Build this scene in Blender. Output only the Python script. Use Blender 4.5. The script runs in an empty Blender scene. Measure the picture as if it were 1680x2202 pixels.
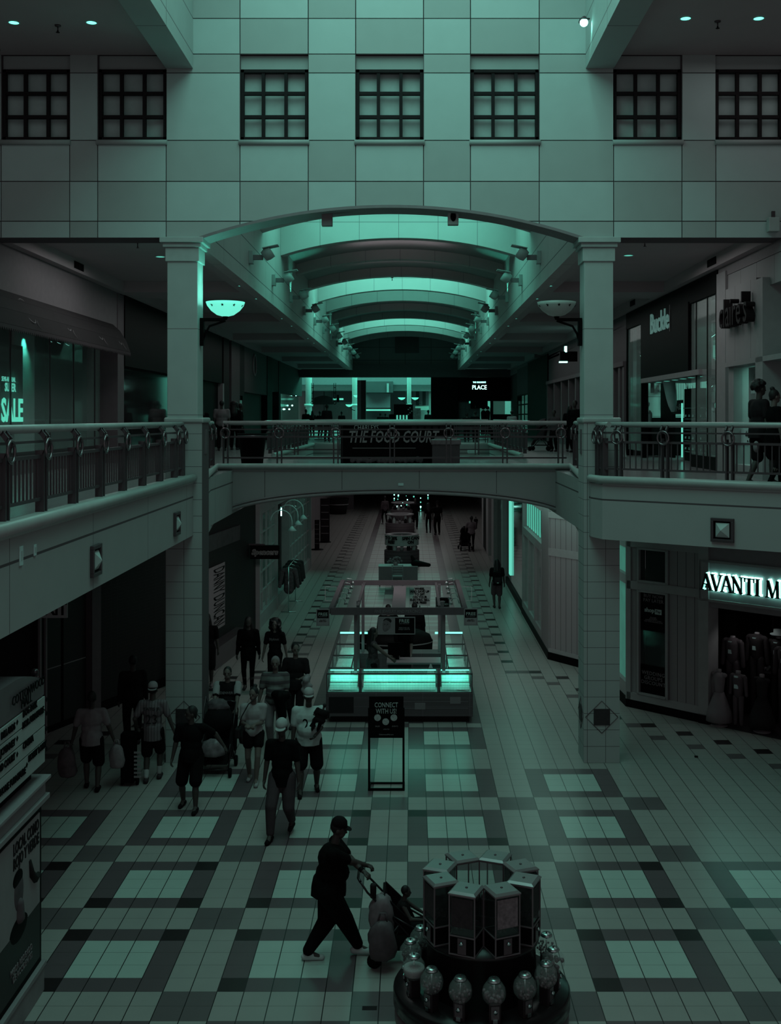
import bpy, bmesh, math, random
from mathutils import Vector, Matrix
R = math.radians
random.seed(11)
C = bpy.context.scene.collection
# ---------------------------------------------------------------- camera, sky, big lights, exposure
F, H, CX, CY = 2436.0, 6.4, 884.0, 898.0       # focal length in pixels, eye height, principal vanishing point
sc = bpy.context.scene
cam_d = bpy.data.cameras.new('camera'); cam = bpy.data.objects.new('camera', cam_d); C.objects.link(cam)
cam.location = (0, 0, H); cam.rotation_euler = (R(90), 0, 0)
cam_d.sensor_fit = 'VERTICAL'; cam_d.sensor_height = 36; cam_d.lens = F / 2202 * 36
cam_d.shift_x = (840 - CX) / 2202; cam_d.shift_y = (CY - 1101) / 2202
cam_d.clip_end = 400
sc.camera = cam
sc.view_settings.view_transform = 'Standard'; sc.view_settings.look = 'None'
sc.view_settings.exposure = 0.14; sc.view_settings.gamma = 1.0; sc.view_settings.use_curve_mapping = False
sc.cycles.max_bounces = 5; sc.cycles.diffuse_bounces = 3; sc.cycles.glossy_bounces = 2
sc.cycles.transmission_bounces = 3; sc.cycles.transparent_max_bounces = 6
sc.cycles.caustics_reflective = False; sc.cycles.caustics_refractive = False
sc.cycles.sample_clamp_indirect = 3
w = bpy.data.worlds.new('world'); sc.world = w; w.use_nodes = True
w.node_tree.nodes['Background'].inputs[0].default_value = (.95, .95, .97, 1)
w.node_tree.nodes['Background'].inputs[1].default_value = .175
TEAL = (.12, 1.0, .70); NEUT = (.88, 1.0, .97)
def area(name, loc, sx, sy, power, col=TEAL, rot=(0, 0, 0), spread=None):
    d = bpy.data.lights.new(name, 'AREA'); d.shape = 'RECTANGLE'; d.size = sx; d.size_y = sy; d.energy = power; d.color = col
    if spread: d.spread = R(spread)
    o = bpy.data.objects.new(name, d); C.objects.link(o); o.location = loc; o.rotation_euler = rot; return o
def spot(name, loc, target, power, angle=60, col=TEAL, rad=.05, blend=.6):
    d = bpy.data.lights.new(name, 'SPOT'); d.energy = power; d.color = col; d.spot_size = R(angle); d.spot_blend = blend; d.shadow_soft_size = rad
    o = bpy.data.objects.new(name, d); C.objects.link(o); o.location = loc
    o.rotation_euler = (Vector(target) - Vector(loc)).to_track_quat('-Z', 'Y').to_euler(); return o
def point(name, loc, power, col=TEAL, rad=.05):
    d = bpy.data.lights.new(name, 'POINT'); d.energy = power; d.color = col; d.shadow_soft_size = rad
    o = bpy.data.objects.new(name, d); C.objects.link(o); o.location = loc; return o
ARCH_Y = [30.4 + 4.7 * k for k in range(11)]
area('atrium_skylight_light', (-.4, 13.0, 17.0), 6.6, 14.0, 700, (.36, 1, .82), (0, R(-16), 0))
for k in (0, 3, 4, 7, 8):
    area('vault_skylight_light', (-.4, ARCH_Y[k] + 2.5, 13.1), 6.2, 3.6, (190, 0, 0, 250, 90, 0, 0, 230, 120)[k], (.20, 1, .74))
area('vault_front_light', (-.4, 25.5, 13.1), 6.4, 6.0, 60, (.4, 1, .84))
for y in (38, 42, 56): area('vault_dim_lamp', (-.4, y, 11.7), 3, 1, 5, (1, .9, .95), (R(180), 0, 0))
# rows of ceiling downlights, one soft lamp for each run
area('upper_left_downlights', (-6.0, 40, 9.6), 1.4, 30, 75, NEUT)
area('upper_right_downlights', (5.2, 40, 9.6), 1.4, 30, 85, NEUT)
area('lower_corridor_downlights', (-.4, 62, 4.4), 5, 26, 150, NEUT)
area('upper_left_near_downlights', (-6.2, 24.5, 9.9), 1.6, 4, 26, NEUT)
area('upper_right_near_downlights', (5.2, 24.5, 9.9), 1.6, 4, 26, NEUT)
area('near_gallery_downlights', (6.5, 19, 13.0), 3, 3, 12, NEUT)
area('near_gallery_downlights2', (-6.8, 17, 13.0), 3, 5, 12, NEUT)
area('under_bridge_fill', (-.4, 27, 4.6), 4, .8, 60, NEUT, (R(38), 0, 0))  # added fill, tilted to brighten upright faces in the corridor
area('lower_right_downlights', (3.6, 31, 4.1), 1.2, 12, 42, (.45, 1, .82))
area('food_court_light', (-1.5, 100, 14), 20, 20, 9000)
def at(px, py, Y): return Vector(((px - CX) * Y / F, Y, H - (py - CY) * Y / F))
def gnd(px, py, z=0.0):
    Y = (H - z) * F / (py - CY); return Vector(((px - CX) * Y / F, Y, z))
# ---------------------------------------------------------------- materials
MATS = {}
def nodes(m):
    m.use_nodes = True; return m.node_tree.nodes, m.node_tree.links, m.node_tree.nodes['Principled BSDF']
def tone(c):
    """grey given as one number: dark greys are tinted warm, pale ones sea green, to carry the colour grade"""
    t = max(0.0, 1 - c / .34); b = max(0.0, (c - .30) / .4)
    return (c * (1 + .34 * t) * (1 - .25 * b), c * (1 - .12 * t), c * (1 + .05 * t))
def mat(name, col, rough=.7, metal=0.0, emit=0.0, noise=.12, scale=6.0, spec=.3, alpha=1.0, trans=0.0):
    if name in MATS: return MATS[name]
    if isinstance(col, (int, float)): col = tone(col)
    m = bpy.data.materials.new(name); N, L, b = nodes(m)
    b.inputs['Roughness'].default_value = rough; b.inputs['Metallic'].default_value = metal
    b.inputs['Specular IOR Level'].default_value = spec
    tc = N.new('ShaderNodeTexCoord'); nz = N.new('ShaderNodeTexNoise'); nz.inputs['Scale'].default_value = scale
    L.new(tc.outputs['Object'], nz.inputs['Vector'])
    mx = N.new('ShaderNodeMix'); mx.data_type = 'RGBA'; L.new(nz.outputs['Fac'], mx.inputs[0])
    mx.inputs[6].default_value = tuple(c * (1 - noise) for c in col) + (1,); mx.inputs[7].default_value = tuple(c * (1 + noise) for c in col) + (1,)
    L.new(mx.outputs[2], b.inputs['Base Color'])
    if emit: b.inputs['Emission Color'].default_value = (*col, 1); b.inputs['Emission Strength'].default_value = emit
    if alpha < 1: b.inputs['Alpha'].default_value = alpha
    if trans: b.inputs['Transmission Weight'].default_value = trans
    MATS[name] = m; return m
def grid_mat(name, col, line, axes, rough=.7, noise=.06, spec=.3, col2=None):
    """axes: (axis 0-2, spacing, offset, line width). Grooves and joints of a panelled surface; col2 alternates cell by cell."""
    if name in MATS: return MATS[name]
    if isinstance(col, (int, float)): col = tone(col)
    if isinstance(line, (int, float)): line = tone(line)
    m = bpy.data.materials.new(name); N, L, b = nodes(m)
    b.inputs['Roughness'].default_value = rough; b.inputs['Specular IOR Level'].default_value = spec
    tc = N.new('ShaderNodeTexCoord'); sp = N.new('ShaderNodeSeparateXYZ'); L.new(tc.outputs['Object'], sp.inputs[0])
    def M(op, a, c):
        n = N.new('ShaderNodeMath'); n.operation = op
        for i, v in enumerate((a, c)):
            if isinstance(v, (int, float)): n.inputs[i].default_value = v
            else: L.new(v, n.inputs[i])
        return n.outputs[0]
    fac = None
    for ax, s, off, wd in axes:
        f = M('FLOORED_MODULO', M('SUBTRACT', sp.outputs[ax], off - wd / 2), s); g = M('LESS_THAN', f, wd)
        fac = g if fac is None else M('MAXIMUM', fac, g)
    nz = N.new('ShaderNodeTexNoise'); nz.inputs['Scale'].default_value = 2.5; L.new(tc.outputs['Object'], nz.inputs['Vector'])
    m1 = N.new('ShaderNodeMix'); m1.data_type = 'RGBA'; L.new(nz.outputs['Fac'], m1.inputs[0])
    m1.inputs[6].default_value = tuple(c * (1 - noise) for c in col) + (1,); m1.inputs[7].default_value = tuple(c * (1 + noise) for c in col) + (1,)
    m2 = N.new('ShaderNodeMix'); m2.data_type = 'RGBA'; L.new(fac, m2.inputs[0]); L.new(m1.outputs[2], m2.inputs[6]); m2.inputs[7].default_value = (*line, 1)
    L.new(m2.outputs[2], b.inputs['Base Color'])
    MATS[name] = m; return m
WALL_A = mat('painted_panel_light', .50, .75, scale=3, noise=.05)
WALL_B = mat('painted_panel_dark', .39, .75, scale=3, noise=.05)
GROOVE = mat('groove', .10, .9)
PLASTER = mat('plaster', (.40, .33, .34), .8, scale=2, noise=.06)
CEIL = mat('ceiling_paint', (.44, .35, .37), .85, scale=2, noise=.05)
DARKC = mat('dark_ceiling', .10, .85)
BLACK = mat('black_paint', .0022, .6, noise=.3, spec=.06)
SOOT = mat('soft_black', .012, .7, noise=.3, spec=.15)
DKMETAL = mat('dark_metal', .07, .42, .5)
RAILM = mat('rail_metal', .36, .35, .2)
CHROME = mat('chrome', .6, .25, 1.0)
STONE = grid_mat('column_stone', .40, .14, [(2, 1.60, .05, .012)], noise=.10)
TILEC = grid_mat('column_tile', .32, .07, [(0, .34, -.13, .009), (1, .34, .66, .009), (2, .305, .0, .009)], noise=.05)
GLASS = mat('glass', (.75, .85, .83), .05, 0, noise=0, spec=.6, alpha=.16)
GLASSD = mat('dark_glass', (.05, .06, .06), .06, 0, noise=0, spec=.7, alpha=.55)
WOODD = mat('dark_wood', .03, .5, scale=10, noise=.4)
GLOW = mat('lamp_glow', (.16, 1, .72), emit=2.2, noise=0)
GLOWD = mat('dim_lamp_glow', (.13, .62, .48), emit=.9, noise=0)
GLOWB = mat('bright_lamp_glow', (.35, 1, .85), emit=5, noise=0)
WHITE = mat('white_paint', .62, .6)
PAPER = mat('poster_paper', .42, .7)
GREY = mat('grey_paint', .20, .6)
LETTER = mat('pale_lettering', .40, .6)
DIMLET = mat('dim_lettering', .16, .6)
# ---------------------------------------------------------------- mesh helpers
def box(bm, x0, x1, y0, y1, z0, z1, mi=0, M=None):
    vs = [bm.verts.new((x, y, z)) for z in (z0, z1) for y in (y0, y1) for x in (x0, x1)]
    for f in ((0, 2, 3, 1), (4, 5, 7, 6), (0, 1, 5, 4), (2, 6, 7, 3), (0, 4, 6, 2), (1, 3, 7, 5)):
        bm.faces.new([vs[i] for i in f]).material_index = mi
    if M is not None: bmesh.ops.transform(bm, matrix=M, verts=vs)
    return vs
def prism(bm, pts, z0, z1, mi=0):
    """polygon in x,y (counter-clockwise) raised from z0 to z1"""
    a = [bm.verts.new((x, y, z0)) for x, y in pts]; b = [bm.verts.new((x, y, z1)) for x, y in pts]; n = len(pts)
    for f in (list(reversed(a)), b): bm.faces.new(f).material_index = mi
    for i in range(n): bm.faces.new((a[i], a[(i + 1) % n], b[(i + 1) % n], b[i])).material_index = mi
    return a + b
def frame_of(d):
    d = Vector(d).normalized(); u = d.cross(Vector((0, 0, 1)))
    if u.length < 1e-3: u = Vector((1, 0, 0))
    u.normalize(); return d, u, d.cross(u)
def tube(bm, pts, r, n=8, mi=0, cap=True):
    pts = [Vector(p) for p in pts]; rs = r if isinstance(r, (list, tuple)) else [r] * len(pts); rings = []
    pu = None
    for i, p in enumerate(pts):
        d = (pts[min(i + 1, len(pts) - 1)] - pts[max(i - 1, 0)])
        d, u, v = frame_of(d)
        if pu is not None and abs(pu.dot(d)) < .95: u = (pu - d * pu.dot(d)).normalized(); v = d.cross(u)
        pu = u
        rings.append([bm.verts.new(p + (u * math.cos(t) + v * math.sin(t)) * rs[i]) for t in [2 * math.pi * k / n for k in range(n)]])
    for a, b in zip(rings, rings[1:]):
        for k in range(n):
            f = bm.faces.new((a[k], a[(k + 1) % n], b[(k + 1) % n], b[k])); f.material_index = mi; f.smooth = True
    if cap: bm.faces.new(rings[0][::-1]).material_index = mi; bm.faces.new(rings[-1]).material_index = mi
def lathe(bm, prof, c=(0, 0, 0), n=24, mi=0, M=None, a0=0, a1=2 * math.pi, cap=True):
    c = Vector(c); full = abs(a1 - a0 - 2 * math.pi) < 1e-6; cnt = n if full else n + 1; rings = []; vs = []
    for r, z in prof:
        ring = [bm.verts.new(c + Vector((r * math.cos(a0 + (a1 - a0) * k / n), r * math.sin(a0 + (a1 - a0) * k / n), z))) for k in range(cnt)]
        rings.append(ring); vs += ring
    for a, b in zip(rings, rings[1:]):
        for k in range(n):
            q = (a[k], a[(k + 1) % cnt], b[(k + 1) % cnt], b[k])
            f = bm.faces.new(q); f.material_index = mi; f.smooth = True
    if full and cap and len(prof) > 1 and prof[0] != prof[-1]:
        if prof[0][0] > 1e-4: bm.faces.new(rings[0][::-1]).material_index = mi
        if prof[-1][0] > 1e-4: bm.faces.new(rings[-1]).material_index = mi
    if M is not None: bmesh.ops.transform(bm, matrix=M, verts=vs)
    return vs
def ball(bm, c, r, rot=None, n=12, mi=0):
    if isinstance(r, (int, float)): r = (r, r, r)
    M = Matrix.Translation(Vector(c)) @ (rot.to_4x4() if rot else Matrix.Identity(4)) @ Matrix.Diagonal((*r, 1))
    g = bmesh.ops.create_uvsphere(bm, u_segments=n, v_segments=max(6, n * 2 // 3), radius=1, matrix=M)
    for v in g['verts']:
        for f in v.link_faces: f.smooth = True; f.material_index = mi
def capsule(bm, a, b, ra, rb, n=10):
    a, b = Vector(a), Vector(b); d = b - a; L = d.length
    if L < 1e-4: ball(bm, a, ra, n=n); return
    e = d / L; pts = []; rs = []
    for t in (80, 50, 20): pts.append(a - e * ra * math.sin(R(t))); rs.append(ra * math.cos(R(t)))
    pts.append(a); rs.append(ra); pts.append(b); rs.append(rb)
    for t in (20, 50, 80): pts.append(b + e * rb * math.sin(R(t))); rs.append(rb * math.cos(R(t)))
    tube(bm, pts, rs, n)
def obj(name, bm, mats, parent=None, kind=None, bevel=0.0, smooth=False, fix=True):
    if fix: bmesh.ops.recalc_face_normals(bm, faces=bm.faces)
    me = bpy.data.meshes.new(name); bm.to_mesh(me); bm.free()
    for m in (mats if isinstance(mats, (list, tuple)) else [mats]): me.materials.append(m)
    o = bpy.data.objects.new(name, me); C.objects.link(o)
    if parent: o.parent = parent
    if kind: o['kind'] = kind
    if bevel:
        b = o.modifiers.new('edge', 'BEVEL'); b.width = bevel; b.segments = 2; b.limit_method = 'ANGLE'
    return o
def B(): return bmesh.new()
def bx(name, x0, x1, y0, y1, z0, z1, m, parent=None, kind=None, bevel=0.0, M=None):
    bm = B(); box(bm, x0, x1, y0, y1, z0, z1, M=M); return obj(name, bm, m, parent, kind, bevel)
def thing(name, label, cat, loc=(0, 0, 0), rz=0.0, group=None):
    o = bpy.data.objects.new(name, None); C.objects.link(o); o.location = loc; o.rotation_euler = (0, 0, rz)
    o['label'] = label; o['category'] = cat
    if group: o['group'] = group
    return o
def tag(o, label, cat, group=None, kind=None):
    o['label'] = label; o['category'] = cat
    if group: o['group'] = group
    if kind: o['kind'] = kind
    return o
KIDS = {}
def kids(o): return [c for c in C.objects if c.parent == o]
def dup(root, loc=None, rz=None, label=None, group=None, tree=None):
    if root.name not in KIDS: KIDS[root.name] = [(c, kids(c)) for c in kids(root)]
    r = root.copy(); C.objects.link(r)
    if loc is not None: r.location = loc
    if rz is not None: r.rotation_euler = (0, 0, rz)
    if label: r['label'] = label
    if group: r['group'] = group
    for c, sub in KIDS[root.name]:
        d = c.copy(); C.objects.link(d); d.parent = r
        for s in sub: e = s.copy(); C.objects.link(e); e.parent = d
    return r
def facing(d):
    """rotation that stands text or a sheet up so that it faces the direction d (x,y)"""
    return math.atan2(d[1], d[0]) + math.pi / 2
def text(s, size, loc, rz, m, parent=None, name='lettering', depth=.004, align='CENTER', sx=1.0, bold=0.0, shear=0.0, roll=0.0, space=1.0, fit=None):
    c = bpy.data.curves.new(name, 'FONT'); c.body = s; c.size = size; c.extrude = depth; c.align_x = align; c.align_y = 'CENTER'; c.offset = bold; c.shear = shear
    c.resolution_u = 2; c.space_line = .9; c.space_character = space
    t = bpy.data.objects.new(name, c); C.objects.link(t); dg = bpy.context.evaluated_depsgraph_get()
    me = bpy.data.meshes.new_from_object(t.evaluated_get(dg)); bpy.data.objects.remove(t); bpy.data.curves.remove(c)
    me.materials.clear(); me.materials.append(m)
    if fit:
        xs = [v.co.x for v in me.vertices]; sx = fit / max(1e-4, max(xs) - min(xs))
    o = bpy.data.objects.new(name, me); C.objects.link(o)
    M = Matrix.Translation(Vector(loc)) @ Matrix.Rotation(rz, 4, 'Z') @ Matrix.Rotation(R(90), 4, 'X') @ Matrix.Rotation(roll, 4, 'Z') @ Matrix.Diagonal((sx, 1, 1, 1))
    me.transform(M)
    if parent: o.parent = parent
    return o
# ================================================================ LARGE STRUCTURE
XL, XR, XC = -4.04, 3.24, -.38         # atrium and vault edges
UF = 5.2                               # upper floor
# ---- lower floor: tiles laid one by one in the pattern of the mall
TX0, TW, TY0, TD = -3.976, .3022, 12.629, .308
def tile(c, r):
    p = (c + 1) % 7; blk = (c + 1) // 7
    if r < 36:
        # block rows
        if r <= 25 or r >= 30:
            q = r % 7 if r < 22 else (r - 22) % 9 + 1 if r >= 22 and r < 27 else r - 30
            if r < 21: q = r % 7
            elif r < 26: q = r - 21
            elif r >= 30: q = r - 30
            else: q = 9
        else: q = 9
        lim = {0: 2, 1: 3}.get(0)
        if c >= 27 and r > 11: return 'T'
        if c < -1 and r > 18: return 'T'
        if r >= 22 - 1 and r < 26 and not (-1 <= c <= 25): return 'T'
        if r >= 30 and not (6 <= c <= 17): return 'T'
        if r >= 26 and r < 30: return 'T'
        if q > 4:
            if p >= 5 and q in (5, 6): return 'G'
            return 'T'
        if p >= 5: return 'T'
        if q in (0, 4) and p in (0, 4):
            if r in (4, 7) or (r == 11 and p == 4) or (r == 0 and p == 0) or (r == 18 and c in (10, 13)) or (r == 14 and c in (17, 10)): return 'K'
            return 'D'
        if q in (0, 4) or p in (0, 4): return 'D'
        return 'W'
    # corridor strips
    if 6 <= c <= 17 and r < 260:
        if c in (11, 12): return 'T'
        if c in (6, 17): return 'D' if (r - 36) % 7 in (0, 1, 2, 3, 4) else 'G'
        if c in (10, 13): return 'D' if (r - 36) % 7 < 4 else 'T'
        return 'W' if (r - 36) % 5 in (1, 3) else 'T'
    cm = c if c > 11 else 23 - c
    if r >= 57 and r < 260:
        if cm == 21 and r % 4 == 3: return 'K'
        if cm == 20 and r % 4 == 2: return 'G'
    if cm == 22 and r in (51,): return 'G'
    if cm == 21 and r == 55: return 'K'
    if cm == 21 and r == 51: return 'G'
    return 'T'
SP = {(23, 51): 'K', (23, 49): 'G', (25, 49): 'K', (24, 47): 'G', (26, 45): 'K', (25, 43): 'G', (27, 41): 'K', (26, 39): 'G', (29, 35): 'K', (29, 32): 'G',
      (31, 33): 'K', (31, 30): 'G', (33, 31): 'K', (33, 28): 'G', (35, 29): 'K', (35, 26): 'G', (37, 27): 'K', (39, 25): 'K', (27, 37): 'K', (28, 35): 'G'}
def floor_mat(name, col):
    return grid_mat(name, col, .012, [(0, TW, TX0, .011), (1, TD, TY0, .0045)], rough=.30, noise=.07, spec=.35)
FM = {'T': floor_mat('floor_tile_plain', (.30, .262, .258)), 'W': floor_mat('floor_tile_bright', (.375, .41, .39)), 'D': floor_mat('floor_tile_dark', (.104, .070, .080)), 'G': floor_mat('floor_tile_grey', (.115, .085, .093)), 'K': floor_mat('floor_tile_black', (.02, .012, .014))}
bm = B(); keys = list(FM); cols = list(range(-28, 46)); rows = list(range(-20, 300)); V = {}
def fv(c, r):
    if (c, r) not in V: V[(c, r)] = bm.verts.new((TX0 + c * TW, TY0 + r * TD, 0))
    return V[(c, r)]
for r in rows:
    for c in cols:
        k = SP.get((c, r)) or SP.get((23 - c, r)) or tile(c, r)
        bm.faces.new((fv(c, r), fv(c + 1, r), fv(c + 1, r + 1), fv(c, r + 1))).material_index = keys.index(k)
obj('floor', bm, [FM[k] for k in keys], kind='structure', fix=False)
# ---- the great wall over the arch at Y = 21
colx = [-12, -9.0, -6.33, -5.81, -4.54, -3.17, -1.905, -1.026, .233, 1.104, 2.379, 3.759, 5.026, 5.655, 6.92, 9.5, 12]
rowz = [9.73, 10.04, 10.78, 11.54, 12.79, 13.14, 13.80, 14.6, 15.4, 16.2, 17.0]
APX, ARISE, AHALF = -.37, .60, 3.59
ARAD = (AHALF ** 2 + ARISE ** 2) / (2 * ARISE)
def arch(x):
    d = x - APX
    if abs(d) >= AHALF: return 9.73
    return 9.73 + ARISE - ARAD + math.sqrt(ARAD ** 2 - d * d)
def slab(bm, x0, x1, z0, z1, y0, y1, mi, fn=arch, g=.0):
    x0 += g; x1 -= g; z1 -= g; z0 += g
    n = max(1, int((x1 - x0) / .25)) if z0 < 9.73 + ARISE + .1 or fn is not arch else 1
    xs = [x0 + (x1 - x0) * i / n for i in range(n + 1)]
    if all(fn(x) >= z1 for x in xs): return
    for a, b in zip(xs, xs[1:]):
        la, lb = min(max(z0, fn(a)), z1), min(max(z0, fn(b)), z1)
        if la >= z1 - 1e-4 and lb >= z1 - 1e-4: continue
        vs = [bm.verts.new(p) for p in ((a, y0, la), (b, y0, lb), (b, y0, z1), (a, y0, z1), (a, y1, la), (b, y1, lb), (b, y1, z1), (a, y1, z1))]
        for f in ((0, 1, 2, 3), (5, 4, 7, 6), (0, 4, 5, 1), (3, 2, 6, 7)): bm.faces.new([vs[i] for i in f]).material_index = mi
        if a == xs[0]: bm.faces.new([vs[i] for i in (4, 0, 3, 7)]).material_index = mi
        if b == xs[-1]: bm.faces.new([vs[i] for i in (1, 5, 6, 2)]).material_index = mi
WINCOL = [(-6.33 - 1.27, -6.33), (-5.81, -4.54), (-3.17, -1.905), (-1.026, .233), (1.104, 2.379), (3.759, 5.026), (5.655, 6.92)]
colx[1] = -7.60
bm = B()
for i, (a, b) in enumerate(zip(colx, colx[1:])):
    iswin = any(abs(a - p) < .02 for p, q in WINCOL)
    for j, (z0, z1) in enumerate(zip(rowz, rowz[1:])):
        if iswin and j == 3: continue
        if iswin and j == 4:
            slab(bm, a, b, z0 + .10, z1, 21.12, 21.2, 3); continue
        slab(bm, a, b, z0, z1, 21.0, 21.06, (i + j + 1) % 2, g=.009)
    # backing
    if iswin: slab(bm, a, b, 9.73, 11.54, 21.03, 21.62, 2); slab(bm, a, b, 12.89, 17, 21.14, 21.62, 2)
    else: slab(bm, a, b, 9.73, 17, 21.03, 21.62, 2)
obj('wall_back', bm, [WALL_A, WALL_B, GROOVE, WALL_B], kind='structure', fix=False)
bm = B()                                                     # plain soffit lining inside the arch
n = 48
for i in range(n):
    a = APX - AHALF + 2 * AHALF * i / n; b = APX - AHALF + 2 * AHALF * (i + 1) / n
    for (y0, y1, dz) in ((20.97, 21.64, .045),):
        vs = [bm.verts.new(p) for p in ((a, y0, arch(a) - dz), (b, y0, arch(b) - dz), (b, y1, arch(b) - dz), (a, y1, arch(a) - dz), (a, y0, arch(a) + .01), (b, y0, arch(b) + .01), (b, y1, arch(b) + .01), (a, y1, arch(a) + .01))]
        for f in ((0, 1, 5, 4), (3, 2, 1, 0), (7, 6, 2, 3), (4, 5, 6, 7)): bm.faces.new([vs[k] for k in f])
obj('trim_1', bm, GREY, kind='structure')
for k, (a, b) in enumerate(WINCOL):
    t = B(); f = .055; z0, z1 = 11.56, 12.87
    for (p, q, u, v) in ((a + .01, a + .01 + f, z0, z1), (b - .01 - f, b - .01, z0, z1), (a + .01, b - .01, z1 - f, z1), (a + .01, b - .01, z0, z0 + f)): box(t, p, q, 21.05, 21.17, u, v)
    for i in (1, 2):
        xm = a + (b - a) * i / 3; zm = z0 + (z1 - z0) * i / 3
        box(t, xm - .03, xm + .03, 21.065, 21.15, z0, z1); box(t, a + .02, b - .02, 21.07, 21.15, zm - .03, zm + .03)
    o = obj('window_%d' % (k + 1), t, SOOT, kind='structure')
    bx('window_pane', a + .02, b - .02, 21.24, 21.26, z0 - .02, z1 + .02, mat('frosted_pane', .52, .7), o)
    s = B(); lathe(s, [(.05, 0), (.05, b - a + .04)], n=12, M=Matrix.Translation((a - .02, 20.99, 11.50)) @ Matrix.Rotation(R(90), 4, 'Y'))
    obj('window_sill', s, WALL_B, o)
# ---- skylight well: deep side beams, outer ceilings, roof frame
WELL = grid_mat('well_panel', .42, .10, [(1, 2.3, .3, .02), (2, .66, 13.14, .018)])
for nm, x0, x1 in (('ceiling_beam', -4.54, XL), ('ceiling_beam', XR, 3.76)):
    o = bx(nm, x0, x1, -2, 20.99, 12.87, 17.2, WELL); o['kind'] = 'structure'
bx('ceiling', -12, -4.54, -2, 20.99, 13.12, 13.4, CEIL, kind='structure')
bx('ceiling_right', 3.76, 12, -2, 20.99, 13.12, 13.4, CEIL, kind='structure')
bm = B()
for y in range(0, 22, 3): box(bm, XL, XR, y - .05, y + .05, 17.1, 17.25)
for x in (-2.2, -.4, 1.4): box(bm, x - .05, x + .05, -2, 21, 17.1, 17.25)
obj('ceiling_skylight_frame', bm, DKMETAL, kind='structure')
for nm, x in (('wall_left', -12.2), ('wall_right', 12)): bx(nm, x, x + .2, -2, 92.3, 0, 17.2, PLASTER, kind='structure')
bx('roof_gallery_left', -12.2, -7.8, 21.6, 92.3, 10.0, 10.3, DARKC, kind='structure'); bx('roof_gallery_right', 6.9, 12.2, 21.6, 92.3, 10.0, 10.3, DARKC, kind='structure')
# ---- galleries: floors (solid slabs with the fascia faces)
UPF = grid_mat('upper_floor_tile', .20, .06, [(0, TW, TX0, .01), (1, TD, 0, .006)], rough=.22, spec=.5)
FASC = grid_mat('fascia_panel', .30, .06, [(1, 3.0, 14.4, .014), (2, 9, 4.93, .03)], noise=.05)
bm = B(); prism(bm, [(-12, 8), (XL, 8), (XL, 21.6), (-4.06, 25.8), (-4.06, 32.8), (XL, 32.8), (XL, 79), (-12, 79)], 4.22, UF)
bm.faces.ensure_lookup_table()
for f in bm.faces:
    if f.normal.z > .5 or (f.calc_center_median().z > 5.19): f.material_index = 1
o = obj('floor_gallery_left', bm, [FASC, UPF], kind='structure')
FASR = grid_mat('fascia_panel_right', .30, .06, [(2, 9, 4.93, .03)], noise=.05)
bm = B(); prism(bm, [(3.30, 21.7), (3.30, 20.75), (3.43, 20.3), (8.3, 16.55), (12, 16.55), (12, 79), (XR, 79), (XR, 32.8), (3.28, 32.8)], 4.22, UF)
for f in bm.faces:
    if f.calc_center_median().z > 5.19: f.material_index = 1
obj('floor_gallery_right', bm, [FASR, UPF], kind='structure')
bx('floor_bridge', -4.06, 3.28, 26.0, 32.8, 4.85, UF, [UPF], kind='structure')
bx('floor_far_gallery', XL, XR, 47.2, 79, 4.85, UF, [UPF], kind='structure')
bx('floor_food_court', -26, 26, 79, 150, 4.4, UF - .004, [mat('food_court_floor', .2, .3)], kind='structure')
# fascia of the bridge with its low arch
def barch(x):
    d = abs(x + .39) / 4.0
    return 4.07 + .64 * math.sqrt(max(0, 1 - d * d)) * .98 if d < 1 else 4.07
FASB = grid_mat('bridge_fascia_panel', .27, .07, [(0, 1.76, -3.95 + .62, .014)], noise=.05)
bm = B(); slab(bm, -4.4, 3.62, 4.0, 5.19, 25.8, 26.2, 0, barch); obj('trim_2', bm, FASB, kind='structure')
bm = B()
xs = [-4.4 + 8.02 * i / 40 for i in range(41)]
for dy, dz, r in ((25.74, -.0, .035), (25.78, .07, .022)): tube(bm, [(x, dy, barch(x) + dz) for x in xs], r, 8)
obj('trim_3', bm, GREY, kind='structure')
# side cheeks between columns and bridge
for nm, a, b in (('trim_4', (-3.90, 21.68), (-4.40, 25.82)), ('trim_5', (3.24, 21.68), (3.62, 25.82))):
    d = (Vector(b) - Vector(a)); s = 1 if a[0] < 0 else -1; q = .3
    pts = [a, b, (b[0] - s * q, b[1]), (a[0] - s * q, a[1])]
    bm = B(); prism(bm, pts if s < 0 else pts[::-1], 4.15, 5.19); obj(nm, bm, FASR, kind='structure')
for nm, x in (('trim_6', 33.0), ('trim_7', 47.0)): bx(nm, XL, XR, x - .2, x + .2, 4.3, 5.28, FASR, kind='structure')
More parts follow.
